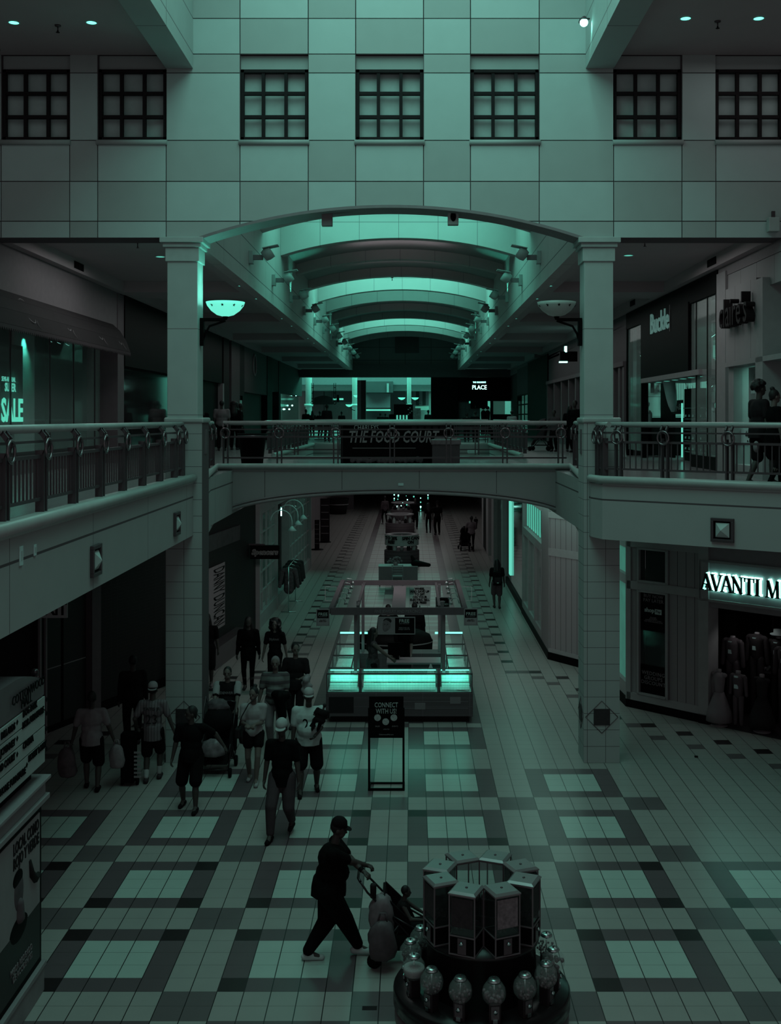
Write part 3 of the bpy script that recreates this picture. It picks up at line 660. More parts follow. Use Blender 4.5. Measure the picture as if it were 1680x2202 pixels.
for lab, u, v, zb_, col, kind in SUITS:
    t = thing('mannequin', 'mannequin in ' + lab, 'mannequin', R7.w(u, v, 0), R7.rz)
    m = mat('suit_%d' % int(col * 1000), col, .8); s = 1.0 if kind == 'suit' else .78
    zt_ = (zb_ + .72) if kind == 'suit' else 1.12
    bm = B(); capsule(bm, (0, 0, zt_ - .42), (0, 0, zt_ - .12), .12 * s, .16 * s); capsule(bm, (-.17 * s, 0, zt_ - .06), (.17 * s, 0, zt_ - .06), .06 * s, .06 * s)
    if kind != 'dress':
        for q in (-1, 1): capsule(bm, (q * .2 * s, 0, zt_ - .08), (q * .24 * s, 0, zt_ - .55 * s), .055 * s, .045 * s)
    obj('jacket' if kind != 'dress' else 'bodice', bm, m, t)
    bm = B(); lathe(bm, [(.05, 0), (.05, .07), (.0, .08)], (0, 0, zt_ - .02), 12); obj('neck', bm, GREY, t)
    if kind != 'dress':
        bm = B(); prism(bm, [(-.035, -.14 * s), (.035, -.14 * s), (.05, -.12 * s), (-.05, -.12 * s)], zt_ - .3, zt_ - .04); obj('shirt_front', bm, WHITE, t)
        bm = B()
        for q in (-1, 1): capsule(bm, (q * .08 * s, 0, zt_ - .5), (q * .09 * s, 0, .08), .08 * s, .05 * s)
        obj('trousers', bm, m, t)
    else:
        bm = B(); lathe(bm, [(.27, .10), (.25, .3), (.16, .55), (.10, zt_ - .42)], n=20); obj('skirt', bm, m, t)
        bm = B(); lathe(bm, [(.18, 0), (.17, .02), (.02, .03), (.02, .2)], n=16); obj('stand_base', bm, GREY, t)
    if 'hat' in lab:
        bm = B(); lathe(bm, [(.17, 0), (.17, .015), (.10, .02), (.095, .11), (0, .12)], (0, 0, zt_ + .1), 16); obj('hat', bm, PAPER, t)
t = thing('shelf_table', 'dark table of shoes between the shop entrance mannequins', 'table', R7.w(1.1, 1.6, 0), R7.rz)
bx('top', -.6, .6, -.2, .2, .93, .97, GREY, t); bx('body', -.5, .5, -.15, .2, 0, .93, BLACK, t)
for i in range(5):
    bm = B(); capsule(bm, (0, -.1, .03), (0, .1, .04), .03, .035, 8); o = obj('shoe', bm, (PAPER, SOOT)[i % 2]); o.location = R7.w(.75 + .17 * i, 1.53, .98); o.rotation_euler = (0, 0, R7.rz + .3)
    tag(o, 'dress shoe lying on the dark entrance table', 'shoe', 'shoes on the entrance table')
for i in range(3):
    o = bx('garment', 0, .05, 0, .35, 0, .9, (SOOT, GREY, SOOT)[i], bevel=.02); o.location = R7.w(.25 + .45 * i, 2.6, 1.1); o.rotation_euler = (0, 0, R7.rz)
    tag(o, 'jacket hanging deep inside the menswear shop', 'jacket', 'jackets inside the menswear shop')
    o['kind'] = 'thing'
spot('menswear_lamp', R7.w(.9, .5, 2.42), R7.w(.8, .6, 0), 5, 120, NEUT)
# EXIT sign under the left gallery
t = thing('exit_sign', 'white hanging exit sign with black letters under left gallery edge', 'sign', at(120, 1312, 19.5))
bx('box', -.26, .2, -.03, .03, -.13, .2, mat('sign_white', .26, .5), t); text('EXIT', .30, (-.05, -.035, .02), 0, BLACK, t, bold=.01, sx=.8); bx('hanger', -.02, .02, -.01, .01, .2, 1.13, DKMETAL, t)
# ---------------- upper left (X = -7.8)
U = Seg((-7.8, 21.3), (-7.8, 79), UF)
def uy(px): return U.p(px)
U.wall('wall_upper_left', 8.78, 9.98, mat('upper_left_panel', .17, .7), u1=9.05)
A = Seg((-8.25, 21.3), (-8.25, 30.3), UF)
t = U.thing('awning_storefront', 'shop front with tall glass panes under a scalloped awning on the left gallery', 'storefront')
u1 = 9.0
bx('pilaster', 8.75, 9.4, -.02, .8, 0, 4.5, mat('pilaster_grey', .13, .7), t)
bx('stall_riser', 0, u1, .45, .6, 0, .42, mat('stall_riser', .10, .5), t); bx('soffit', 0, u1, .02, .5, 3.4, 3.58, SOOT, t)
bm = B()
for px in (22, 107, 158, 203, 238): u = A.p(px); box(bm, u - .02, u + .02, .43, .47, .42, 3.4)
box(bm, 0, u1, .43, .47, .42, .47); box(bm, 0, u1, .43, .47, .9, .94)
o = obj('mullion_frame', bm, DKMETAL, t); bx('glass', 0, u1, .448, .452, .42, 3.4, mat('shop_glass', (.5, .6, .58), .04, noise=0, spec=.9, alpha=.22), o)
bx('display_back', 0, 9, 2.0, 2.1, 0, 3.5, mat('display_back_dark', .045, .7), t)
bx('lit_display_wall', A.p(56), A.p(92) + .2, .7, .8, 0, 3.5, mat('display_wall_pale', .5, .7), t)
aw = U.thing('awning', 'dark sloping fabric awning with pale scroll pattern and scalloped hem', 'awning')
bm = B(); prof = [(0, 3.62), (-.18, 3.45), (-.34, 3.2), (-.45, 2.9)]
for (v0, z0), (v1, z1) in zip(prof, prof[1:]):
    vs = [bm.verts.new(p) for p in ((-1.6, v0, z0), (8.3, v0, z0), (8.3, v1, z1), (-1.6, v1, z1))]; bm.faces.new(vs)
o = obj('canopy', bm, mat('awning_fabric', .016, .85, noise=.3, scale=2), aw, fix=False); s_ = o.modifiers.new('thick', 'SOLIDIFY'); s_.thickness = .02
bm = B(); n = 86
for i in range(n):
    a = -1.6 + 9.9 * i / n; b = -1.6 + 9.9 * (i + 1) / n; m_ = (a + b) / 2
    bm.faces.new([bm.verts.new(p) for p in ((a, -.46, 2.9), (b, -.46, 2.9), (b, -.47, 2.84), (m_, -.475, 2.78), (a, -.47, 2.84))])
obj('scalloped_hem', bm, mat('hem_fabric', .035, .85), aw, fix=False).modifiers.new('thick', 'SOLIDIFY').thickness = .01
def slope(z): return -.02 - (3.62 - z) / .72 * .45 - .05
for k, (u0_, sc_) in enumerate(((.9, .42), (3.3, .3), (5.8, .3), (7.6, .26))):
    bm = B(); pts = []
    for i in range(40):
        a = i * .28; r_ = sc_ * (1 - i / 46); z = 3.25 - k * .02 + r_ * math.sin(a) * .75; pts.append((u0_ + r_ * math.cos(a) * .9, slope(z) , z))
    tube(bm, pts, .012, 5); pts = [(u0_ + .35 + .12 * math.sin(i * .5) * (1 + i * .05), slope(3.5 - i * .05), 3.5 - i * .05) for i in range(12)]; tube(bm, pts, .008, 5)
    obj('scroll', bm, GREY, aw)
pts_ = A.p(0), A.p(55)
t = A.thing('sale_poster', 'dark window poster with glowing sale lettering at the left shop', 'poster')
pa, pb = A.p(-60), A.p(55); zz0 = A.p(27, 908)[1]; zz1 = A.p(27, 750)[1]
bx('sheet', pa, pb, .06, .08, zz0 - .2, zz1 + .1, mat('poster_dark', .05, .6), t)
u, z = A.p(24, 816); text('SEMI-ANNUAL', .14, (u, .05, z), 0, GLOWD, t, sx=.9)
u, z = A.p(27, 834); bx('word_plate', A.p(9), A.p(46), .05, .055, z - .1, z + .1, SOOT, t); text('SUPER', .24, (u, .045, z), 0, GLOWD, t, sx=.95, bold=.006)
u, z = A.p(54, 885); text('SALE', .66, (u, .045, z), 0, mat('sale_letter_glow', (.10, .62, .45), emit=1.25, noise=.1), t, sx=.92, bold=.02, align='RIGHT')
u, z = A.p(-4, 812); text('%', .42, (u, .045, z + .03), 0, GLOWD, t, bold=.01); u, z = A.p(0, 838); text('E', .24, (u, .045, z), 0, GLOWD, t, bold=.01)
l0 = None
for i, px in enumerate((131, 149, 167)):
    u, z = A.p(px, 735 + i * 4); p = A.w(u, .25, z + .02)
    if not l0:
        l0 = t = thing('display_spotlight', 'small bright display spotlight under the scalloped awning', 'lamp', p, A.rz, 'display spotlights under the awning')
        bm = B(); lathe(bm, [(.03, .1), (.05, .02), (.055, 0)], n=12, M=Matrix.Rotation(R(30), 4, 'X')); obj('housing', bm, DKMETAL, t)
        bm = B(); lathe(bm, [(.05, -.002), (.0, -.004)], n=12, M=Matrix.Rotation(R(30), 4, 'X')); obj('lens', bm, GLOWB, t)
    else: dup(l0, p)
spot('awning_display_lamp', A.w(A.p(75), .12, 3.0), A.w(A.p(75) + .1, .7, 1.0), 26, 80)
spot('awning_floor_lamp', A.w(2.2, -.4, 2.7), A.w(2.0, -1.2, 0), 16, 110)
# black storefront and further ones
t = U.thing('black_storefront', 'wide black shop front with mirror-dark glass behind the left column', 'storefront')
bx('fascia', 9.4, uy(475), -.05, .3, 2.6, 4.6, BLACK, t); bx('glass_wall', 9.4, uy(440), .2, .3, 0, 2.7, MIRR, t); bx('gate', uy(440), uy(475), .1, .2, 0, 2.6, BLACK, t)
bx('post', uy(474), uy(477), -.1, .1, 0, 2.6, GREY, t)
t = U.thing('grey_storefront', 'grey fascia shop front with round logo past the black shop on left gallery', 'storefront')
bx('pier', uy(478), uy(490), -.06, .3, 0, 4.6, SOOT, t); bx('pier', uy(494), uy(512), -.08, .3, 0, 4.6, mat('pier_taupe', .06, .7), t)
bx('window_pane', uy(512), uy(523), .05, .1, .2, 2.0, mat('lit_small_pane', (.05, .15, .12), emit=.3, noise=.6, scale=2), t)
bx('fascia', uy(523), uy(572), -.05, .3, 2.4, 4.6, mat('fascia_taupe', .055, .7), t); bx('shutter', uy(531), uy(570), .2, .3, 0, 2.4, grid_mat('shutter_slats', .018, .006, [(0, .12, 0, .03)]), t)
bx('fascia_sign', uy(512), uy(523), -.06, .1, 2.2, 4.6, SOOT, t)
bm = B(); u, z = U.p(545, 785); lathe(bm, [(.55, 0), (.55, .04), (.46, .04), (.46, 0), (.55, 0)], n=24, M=Matrix.Translation((u, -.06, z)) @ Matrix.Rotation(R(90), 4, 'X')); obj('round_logo', bm, GREY, t)
t = U.thing('black_framed_storefront', 'black framed glass shop with strings of small lights at end of left gallery', 'storefront')
bx('pier', uy(572), uy(583), -.08, .3, 0, 4.6, BLACK, t); bx('pier', uy(597), uy(601), -.08, .3, 0, 4.6, BLACK, t); bx('fascia', uy(583), uy(648), -.05, .3, 2.7, 4.6, SOOT, t)
bx('lit_display', uy(584), uy(596), .3, .35, .3, 1.3, mat('lit_shelf', (.06, .20, .16), emit=.25, noise=.7, scale=5), t); bx('lit_transom', uy(584), uy(596), .3, .35, 2.0, 2.5, GLOWD, t)
bx('glass_wall', uy(601), uy(648), .2, .25, 0, 2.8, GLASSD, t); bx('shop_backdrop', uy(583), uy(648), 2, 2.1, 0, 3, SOOT, t)
for i in range(16):
    px = random.uniform(604, 648); py = random.choice((808, 812, 833, 838, 842, 850, 872, 880)); u, z = U.p(px, py)
    bm = B(); ball(bm, (0, 0, 0), .055, n=8); o = obj('string_bulb', bm, GLOWB); o.location = U.w(u, .05, z); tag(o, 'tiny bulb of a light string in the far left shop window', 'bulb', 'string lights in the far left shop')
# ---------------- upper right (X = 6.9), walked from far to near
V_ = Seg((6.9, 79), (6.9, 20.4), UF)
def vx(px): return V_.p(px)
def vu(px, v): return 79 - (6.9 + v) * F / (px - CX)
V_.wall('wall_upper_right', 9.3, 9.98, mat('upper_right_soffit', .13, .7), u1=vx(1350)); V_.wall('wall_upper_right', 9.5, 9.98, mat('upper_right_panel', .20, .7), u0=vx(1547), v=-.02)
CL = grid_mat('stone_fascia_panel', .27, .06, [(0, 1.1, .3, .015)], noise=.05)
t = V_.thing('stone_storefront', 'pale stone shop front with dark rounded letters on the right gallery', 'storefront')
a = vx(1547)
bx('pilaster', a, vx(1566), -.06, .5, 0, 4.4, TRIMW, t); bx('upper_panels', a, V_.L, .0, .3, 3.75, 4.4, CL, t)
bx('sign_band', vx(1573), vx(1640), -.12, .5, 2.35, 3.95, CL, t); bx('soffit_board', vx(1573), V_.L, -.14, .3, 2.28, 2.38, TRIMW, t)
bx('pier', vx(1573), vx(1584), -.06, .4, 0, 2.35, TRIMW, t); bx('pier', vx(1640), vx(1656), -.14, .4, 0, 3.9, TRIMW, t)
bx('lit_wall', vx(1554), vx(1573), .5, .6, 1.9, 3.8, mat('lit_shop_wall', .45, .6), t); bx('lit_wall', vx(1656), V_.L, .5, .6, 2.2, 4.0, mat('lit_shop_wall', .45, .6), t)
bx('glass', vx(1584), vx(1640), .12, .13, .2, 2.3, GLASS, t); bx('shop_back', vx(1554), V_.L + .1, 1.9, 2.0, 0, 4.2, mat('shop_back_mid', .12, .7), t)
bx('stall_riser', vx(1566), V_.L, -.02, .3, 0, .22, TRIMW, t); bx('shop_floor_plinth', vx(1554), V_.L, .3, 1.9, 0, .3, GREY, t)
u, z = V_.p(1609, 672)
text("claire's", .86, (u, -.24, z), 0, SOOT, t, depth=.09, fit=vx(1637) - vx(1576), bold=.0)
pt = V_.thing('window_poster', 'large window poster of a person in profile with a pale collar', 'poster')
pu0, pu1 = vx(1590), vx(1628); bx('sheet', pu0, pu1, .2, .22, 1.0, 2.25, mat('poster_mid', .10, .7), pt)
bm = B(); ball(bm, ((pu0 + pu1) / 2 - .1, .19, 1.7), (.30, .02, .42), n=16); obj('portrait_head', bm, mat('portrait_tone', .045, .8), pt)
bm = B(); prism(bm, [(pu0 + .25, .17), (pu0 + .55, .17), (pu0 + .5, .19), (pu0 + .2, .19)], 1.7, 1.95); obj('portrait_collar', bm, WHITE, pt)
pt = V_.thing('window_sign', 'narrow white clearance sign below the profile poster', 'sign')
bx('sheet', vx(1584), vx(1624), .1, .115, .62, .96, WHITE, pt); text('clearance', .17, ((vx(1584) + vx(1624)) / 2, .09, .86), 0, SOOT, pt); text('o - / r . o', .1, ((vx(1584) + vx(1624)) / 2, .09, .72), 0, SOOT, pt)
spot('stone_shop_lamp', V_.w(vx(1563), .15, 3.7), V_.w(vx(1563), .5, 2.6), 9, 90); spot('stone_shop_lamp2', V_.w(vx(1672), .1, 3.9), V_.w(vx(1672), .5, 3.0), 22, 90); area('stone_shop_inside', V_.w(vx(1605), 1.0, 2.3), 1.5, 1.2, 26, (.3, 1, .78))
for i, (px, py) in enumerate(((1568, 661), (1567, 742), (1566, 804), (1576, 830))):
    u, z = V_.p(px, py); bm = B(); ball(bm, (0, 0, 0), (.07, .07, .03), n=10); o = obj('recessed_lamp', bm, GLOWB); o.location = V_.w(u, .18, z); tag(o, 'small bright lamp inside the stone shop window', 'lamp', 'lamps inside the stone shop')
# black shop with pale letters
t = V_.thing('black_glass_storefront', 'tall black framed shop with pale letters and glass wings on the right gallery', 'storefront')
b0, b1 = vx(1350), vx(1547)
bx('top_fascia', b0, b1, -.05, .3, 4.0, 4.5, BLACK, t)
bm = B()
bm.free()
for px, e_ in ((1351, .05), (1383, .05), (1545, .05), (1498, .015), (1522, .015)): bx('frame_post', vx(px) - e_, vx(px) + e_, -e_, .06 + e_ * 1.8, 0, 4.05, BLACK, t)
bx('sign_band', vx(1384), vx(1487), -.08, .4, 2.35, 4.05, BLACK, t)
bx('entry_soffit', vx(1384), vx(1510), -.08, 1.4, 2.22, 2.35, TRIMW, t)
bx('glass', vx(1352), vx(1383), .0, .01, .2, 4.0, GLASS, t); bx('glass', vx(1487), vx(1545), .0, .01, .2, 4.0, GLASS, t)
bx('dark_door_leaf', vu(1421, .9), vu(1446, .9), .9, 1.0, 0, 2.4, BLACK, t); bx('stall_riser', vx(1487), vx(1545), -.02, .2, 0, .3, BLACK, t)
bx('back_wall', b0, b1, 4.6, 4.7, 0, 3.6, SOOT, t); bx('lit_end_wall', b0 + .05, b0 + .12, .5, 4.6, 1.2, 3.5, grid_mat('end_wall_tile', .46, .10, [(1, .95, .4, .02), (2, .62, 0, .015)]), t); bx('end_wall_base', b0 + .05, b0 + .12, .5, 4.6, 0, 1.2, BLACK, t); bx('shop_ceiling', b0, b1, .4, 4.6, 3.5, 3.55, mat('shop_ceiling', .25, .8), t)
bx('side_partition', b1 - .1, b1, .1, 4.6, 0, 4, SOOT, t)
u, z = V_.p(1426, 693); text('Buckle', .80, (u, -.10, z), 0, mat('sign_letter_pale', (.20, .40, .36), emit=.2), t, depth=.015, bold=.006, fit=vx(1446) - vx(1406))
u, z = V_.p(1448, 684); bx('letter_bars', u, u + .03, -.1, -.09, z - .35, z + .35, GREY, t)
area('black_shop_inside', V_.w(b0 + 2.6, 2.4, 3.3), 2.5, 2.0, 110, (.3, 1, .78), (0, R(28), V_.rz))
l0 = None
for i, (px, py) in enumerate(((1363, 763), (1371, 760), (1511, 722), (1524, 724), (1530, 633), (1506, 832))):
    u, z = V_.p(px, py); p = V_.w(u, .25, z)
    if l0 is None:
        l0 = t = thing('track_spotlight', 'bright track spotlight in the black glass shop window', 'lamp', p, V_.rz, 'track spotlights in the black glass shop')
        bm = B(); lathe(bm, [(.03, .14), (.06, .03), (.065, 0)], n=12, M=Matrix.Rotation(R(35), 4, 'X')); obj('housing', bm, DKMETAL, t)
        bm = B(); lathe(bm, [(.06, -.003), (0, -.006)], n=12, M=Matrix.Rotation(R(35), 4, 'X')); obj('lens', bm, GLOWB, t)
    else: dup(l0, p)
for i in range(6):
    u, z = V_.p(1396 + i * 16, 0), 2.21; u = vx(1398 + i * 17)
    bm = B(); lathe(bm, [(.09, 0), (0, -.005)], n=12); o = obj('downlight', bm, GLOWD); o.location = V_.w(u, .25, 2.215); tag(o, 'round downlight in the black shop entry soffit', 'lamp', 'downlights of the black shop entry')
tg = V_.thing('hanging_tag_sign', 'giant pale price tag sign hanging on cords in the black shop window', 'sign')
u, z = V_.p(1531, 806); u = vu(1531, .38); bm = B(); w_ = .36
pts = [(-w_, -.62), (w_, -.62), (w_, .22), (w_ * .55, .44), (-w_ * .55, .44), (-w_, .22)]
vs = [bm.verts.new((u + x, .38, z + y)) for x, y in pts]; f = bm.faces.new(vs); r_ = bmesh.ops.extrude_face_region(bm, geom=[f]); bmesh.ops.translate(bm, vec=(0, .02, 0), verts=[v for v in r_['geom'] if isinstance(v, bmesh.types.BMVert)])
obj('tag_board', bm, mat('tag_board', .34, .7), tg); text('GUESS', .22, (u, .37, z - .12), 0, SOOT, tg, bold=.006); text('GIVEBACK', .12, (u, .37, z - .32), 0, GREY, tg)
bm = B(); tube(bm, [(u, .39, z + .38), (u - .06, .39, z + 1.3)], .012, 5); tube(bm, [(u, .39, z + .38), (u + .06, .39, z + 1.3)], .012, 5); obj('cord', bm, PAPER, tg)
sh = V_.thing('hanging_shirt', 'striped shirt hanging on a wall bar inside the black glass shop', 'shirt')
u, z = V_.p(1462, 830); v_ = 2.4; k = 1.28
u = b0 + .3; v_ = 1.45; z = 2.05; bx('wall_bar', u - .02, u + .02, v_ - .5, v_ + .9, z + .66, z + .70, BLACK, sh)
bm = B(); prism(bm, [(u, v_ - .33), (u + .08, v_ - .33), (u + .08, v_ + .33), (u, v_ + .33)], z - .5, z + .42)
for s_ in (-1, 1): capsule(bm, (u + .04, v_ + s_ * .3, z + .38), (u + .04, v_ + s_ * .48, z + .05), .09, .10)
obj('cloth', bm, grid_mat('striped_cloth', .36, .14, [(1, .07, 0, .02)]), sh)
wt = V_.thing('wall_garment', 'long pale garment draped in the left wing of the black glass shop', 'garment')
u, z = V_.p(1407, 820); bm = B(); tube(bm, [(u + .05 * math.sin(i), .35 + .02 * i, z + .85 - i * .19) for i in range(10)], [.07, .12, .15, .16, .17, .17, .16, .15, .12, .05], 10); obj('cloth', bm, WHITE, wt)
bn = V_.thing('vertical_banner', 'narrow pale vertical banner in the left wing of the black glass shop', 'banner'); u, z = V_.p(1388, 790); bx('cloth', u - .22, u + .22, .2, .22, z - .75, z + .55, mat('banner_pale', .34, .7), bn)
for i in range(5): bx('printed_mark', u - .12, u + .12, .19, .2, z - .6 + .22 * i, z - .5 + .22 * i, GREY, bn)
# eyewear stand and shelves
es = V_.thing('eyewear_stand', 'dark eyewear display stand with lit edge and shelves of glasses', 'display stand')
u0_, u1_ = vu(1472, .8), vu(1496, .8); bx('body', u0_, u1_, .8, 1.1, 0, 2.0, BLACK, es); bx('sign_plate', vu(1448, .8), vu(1470, .8), .78, .8, 1.3, 1.7, SOOT, es); text('Ray-Ban', .24, (vu(1460, .8), .77, 1.5), R(0), LETTER, es, shear=.4, fit=1.2); bx('lit_edge', vu(1473, .7), vu(1473, .7) + .05, .6, .64, .1, 1.6, GLOWD, es)
for i in range(5): bx('shelf', u0_ + .05, u1_ + 1.2, .7, .9, .25 + .3 * i, .27 + .3 * i, DKMETAL, es)
for i in range(24):
    u, z = u0_ + .1 + (i % 6) * .40, .29 + .3 * (i // 6) + .02
    bm = B()
    for s_ in (-1, 1): lathe(bm, [(.035, 0), (.035, .008), (.028, .008), (.028, 0)], n=8, M=Matrix.Translation((s_ * .045, 0, .04)) @ Matrix.Rotation(R(90), 4, 'X'))
    o = obj('eyeglasses', bm, CHROME); o.location = V_.w(u, .72, z); o.rotation_euler = (0, 0, V_.rz); tag(o, 'pair of glasses on the lit eyewear shelves', 'glasses', 'glasses on the eyewear shelves')
for lab, px, m_ in (('pale torso mannequin at left edge of the black glass shop window', 1392, WHITE), ('pale torso mannequin in dark skirt at near edge of the black glass shop window', 1533, WHITE)):
    u = vu(px, .45); t = thing('torso_mannequin', lab, 'mannequin', V_.w(u, .45, .3), V_.rz)
    bm = B(); capsule(bm, (0, 0, .7), (0, 0, 1.0), .13, .16); capsule(bm, (-.14, 0, 1.08), (.14, 0, 1.08), .06, .06); capsule(bm, (0, 0, 1.1), (0, 0, 1.22), .05, .045); ball(bm, (0, 0, 1.32), (.07, .08, .1)); obj('torso', bm, m_, t)
    bm = B(); lathe(bm, [(.17, 0), (.14, .3), (.15, .72)], n=14); obj('skirt', bm, BLACK, t)
# small A-frame floor sign outside
t = thing('floor_sign', 'pale A-board with dark lettering outside the black glass shop', 'sign', (6.0, 33.0, UF + .005), R(15))
bx('board', -.3, .3, -.02, .02, .05, 1.05, PAPER, t, M=Matrix.Rotation(R(-12), 4, 'X')); bx('board', -.3, .3, -.02, .02, .05, 1.05, PAPER, t, M=Matrix.Translation((0, .42, 0)) @ Matrix.Rotation(R(12), 4, 'X')); text('GUEST\nLIST', .17, (0, .06, .75), 0, SOOT, t)
# panelled pale wall shop, then dark fronts
t = V_.thing('panelled_storefront', 'pale panelled shop front with slim tall windows beyond the black glass shop', 'storefront')
p0, p1 = vx(1180), vx(1349)
PANW = mat('panel_wall_paint', .085, .7)
bx('head_panel', p0, p1, -.0, .3, 2.9, 4.3, PANW, t)
for px in (1181, 1196, 1212, 1228, 1243, 1325, 1338, 1347): bx('pilaster', vx(px) - .16, vx(px) + .16, -.1, .3, 0, 3.0, mat('pilaster_tone', .12, .7), t)
bx('cornice', p0, p1, -.14, .0, 2.85, 3.0, mat('pilaster_tone', .12, .7), t); bx('window_band', p0, p1, .18, .22, .3, 2.9, GLASSD, t); bx('stall_riser', p0, p1, .0, .2, 0, .35, PANW, t)
u, z = V_.p(1252, 764); o = V_.thing('box_sign', 'small projecting sign glowing at the edge of the right column', 'sign'); bx('box', u - .1, u + .1, -.9, -.2, z - .25, z + .15, BLACK, o); bx('glow_bar', u - .08, u + .12, -.92, -.6, z - .3, z - .25, GLOWB, o); bx('glow_bar', u - .1, u + .1, -.7, -.62, z + .12, z + .36, GLOWB, o)
t = V_.thing('dark_storefront', 'black shop front with lattice window near the end of the right gallery', 'storefront')
bx('fascia', vx(1137), vx(1180), -.06, .3, 0, 4.4, BLACK, t); bx('upper_panel', vx(1113), vx(1137), -.02, .3, 2.6, 4.3, mat('taupe_panel', .05, .7), t); window_grid(t, vx(1114), vx(1136), .2, 2.6, 3, 4, BLACK, GLASSD, .08)
bx('upper_panel', 0.3, vx(1113), .05, .3, 0, 4.4, SOOT, t)
# end wall of the right gallery with the lit shop
E = Seg((1.42, 79.0), (6.9, 79.0), UF)
t = E.thing('childrens_storefront', 'black shop front with small lit serif sign at the far end of the right gallery', 'storefront')
e = lambda px: E.p(px)
bx('dark_block', e(927), e(985), -.3, .3, 0, 4.3, BLACK, t); bx('fascia', e(982), e(1100), -.1, .3, 2.35, 4.3, BLACK, t)
u, z = E.p(1031, 831); zz = z
text('PLACE', .42, (u, -.12, z - .08), 0, GLOWB, t, bold=.0, sx=.85); text("THE CHILDREN'S", .15, (u, -.12, z + .28), 0, GLOWB, t, sx=.8); bx('sign_box', e(1012), e(1049), -.11, .0, 1.85, 2.6, BLACK, t)
bx('stone_panel', e(982), e(1009), .1, .3, 0, 2.35, grid_mat('stone_panels', .085, .03, [(0, .8, 0, .02), (2, .6, 0, .02)]), t); bx('stone_panel', e(1009), e(1033), .0, .2, 0, 2.2, grid_mat('stone_panels', .085, .03, [(0, .8, 0, .02), (2, .6, 0, .02)]), t)
bx('lit_window', e(1034), e(1055), .3, .35, 1.0, 1.9, mat('lit_window_mid', (.06, .24, .18), emit=.35, noise=.5, scale=2), t); bx('lit_window', e(1060), e(1087), .3, .35, .0, 2.4, mat('lit_window_dim', (.05, .17, .13), emit=.3, noise=.7, scale=1.5), t); bx('pier', e(1055), e(1061), -.05, .3, 0, 2.4, SOOT, t); bx('base_panel', e(1034), e(1055), .2, .3, 0, 1.0, SOOT, t)
for px in (1040, 1049):
    bm = B(); capsule(bm, (0, 0, 0), (0, 0, .45), .15, .18); ball(bm, (0, 0, .78), .13); o = obj('mannequin', bm, BLACK); o.location = E.w(e(px), .1, 1.1); tag(o, 'small dark child mannequin in the lit far window', 'mannequin', 'child mannequins in the far lit window')
spot('far_shop_lamp', E.w(e(1023), -.2, 2.2), E.w(e(1023), .0, 0), 10, 40)
# ================================================================ RAILINGS, LAMPS, FITTINGS
RING = mat('ring_metal', .16, .22, .8)
POSTM = mat('post_metal', .065, .45, .3)
def railing(label, pts, posts, side, balusters=True, inset=.16, low=True, bars=10, simple=False):
    """a run of railing from pts[0] to pts[-1]; posts = distances along; side = +1 when the void is to the left of the walk"""
    a, b = Vector(pts[0]), Vector(pts[1]); d = (b - a).normalized(); L = (b - a).length; nrm = Vector((-d.y, d.x)) * side
    t = thing('railing', label, 'railing', (a.x, a.y, UF + .13), math.atan2(d.y, d.x))
    s = side                       # local +y*s points to the void
    y = -inset * s
    bm = B(); tube(bm, [(0, y - .03 * s, .945), (L, y - .03 * s, .945)], .05, 14); obj('handrail', bm, RAILM, t)
    for nm, z, r in (('upper_rail', .80, .014), ('middle_rail', .63, .02), ('bottom_rail', .15, .018)):
        bm = B(); box(bm, 0, L, y - r, y + r, z - r, z + r); obj('rail', bm, POSTM, t)
    for u in posts:
        for e in (-.05, .05):
            bm = B(); box(bm, u + e - .014, u + e + .014, y - .05, y + .05, .0, .70)
            p = [(u + e, y + .02 * s, .66), (u + e, y + .06 * s, .76), (u + e, y + .05 * s, .84), (u + e, y + .0 * s, .91), (u + e, y - .05 * s, .95)]
            for (q, w_) in zip(p, p[1:]):
                q, w_ = Vector(q), Vector(w_); vs = [bm.verts.new(v) for v in (q + Vector((-.014, 0, -.03)), q + Vector((.014, 0, -.03)), w_ + Vector((.014, 0, -.03)), w_ + Vector((-.014, 0, -.03)), q + Vector((-.014, .03 * s, .02)), q + Vector((.014, .03 * s, .02)), w_ + Vector((.014, .02 * s, .025)), w_ + Vector((-.014, .02 * s, .025)))]
                for f in ((0, 1, 2, 3), (7, 6, 5, 4), (0, 4, 5, 1), (1, 5, 6, 2), (2, 6, 7, 3), (3, 7, 4, 0)): bm.faces.new([vs[k] for k in f])
            obj('post', bm, POSTM, t)
        if not simple:
            bm = B(); n = 20; ring = []
            tube(bm, [(u + .105 * math.cos(k * 2 * math.pi / n), y + .085 * s, .715 + .115 * math.sin(k * 2 * math.pi / n)) for k in range(n + 1)], .018, 8, cap=False); obj('ring', bm, RING, t)
    if balusters:
        ps = [0] + list(posts) + [L]
        for p, q in zip(ps, ps[1:]):
            k = max(1, int((q - p) / .11))
            if q - p < .25: continue
            for i in range(1, k):
                u = p + (q - p) * i / k
                if min(abs(u - w_) for w_ in posts) < .09: continue
                bm = B(); box(bm, u - .009, u + .009, y - .009, y + .009, .15, .63); obj('baluster', bm, POSTM, t)
    return t
railing('long straight steel railing with rings along the left gallery edge', [(XL, 9.9), (XL, 20.9)], [11.66 - 9.9 - 1.21, 11.66 - 9.9, 12.87 - 9.9, 14.08 - 9.9, 15.30 - 9.9, 16.5 - 9.9, 17.72 - 9.9, 18.93 - 9.9, 20.1 - 9.9, 20.75 - 9.9], -1)
railing('steel railing with rings across the bridge between the columns', [(-4.30, 25.78), (3.56, 25.78)], [.06, 1.29 + .0, 2.58, 3.87, 5.16, 6.45, 7.72], -1, balusters=False, inset=.14)
railing('short steel railing from left column to bridge corner', [(-3.96, 21.75), (-4.36, 25.7)], [.9, 2.3, 3.6], -1, inset=.12)
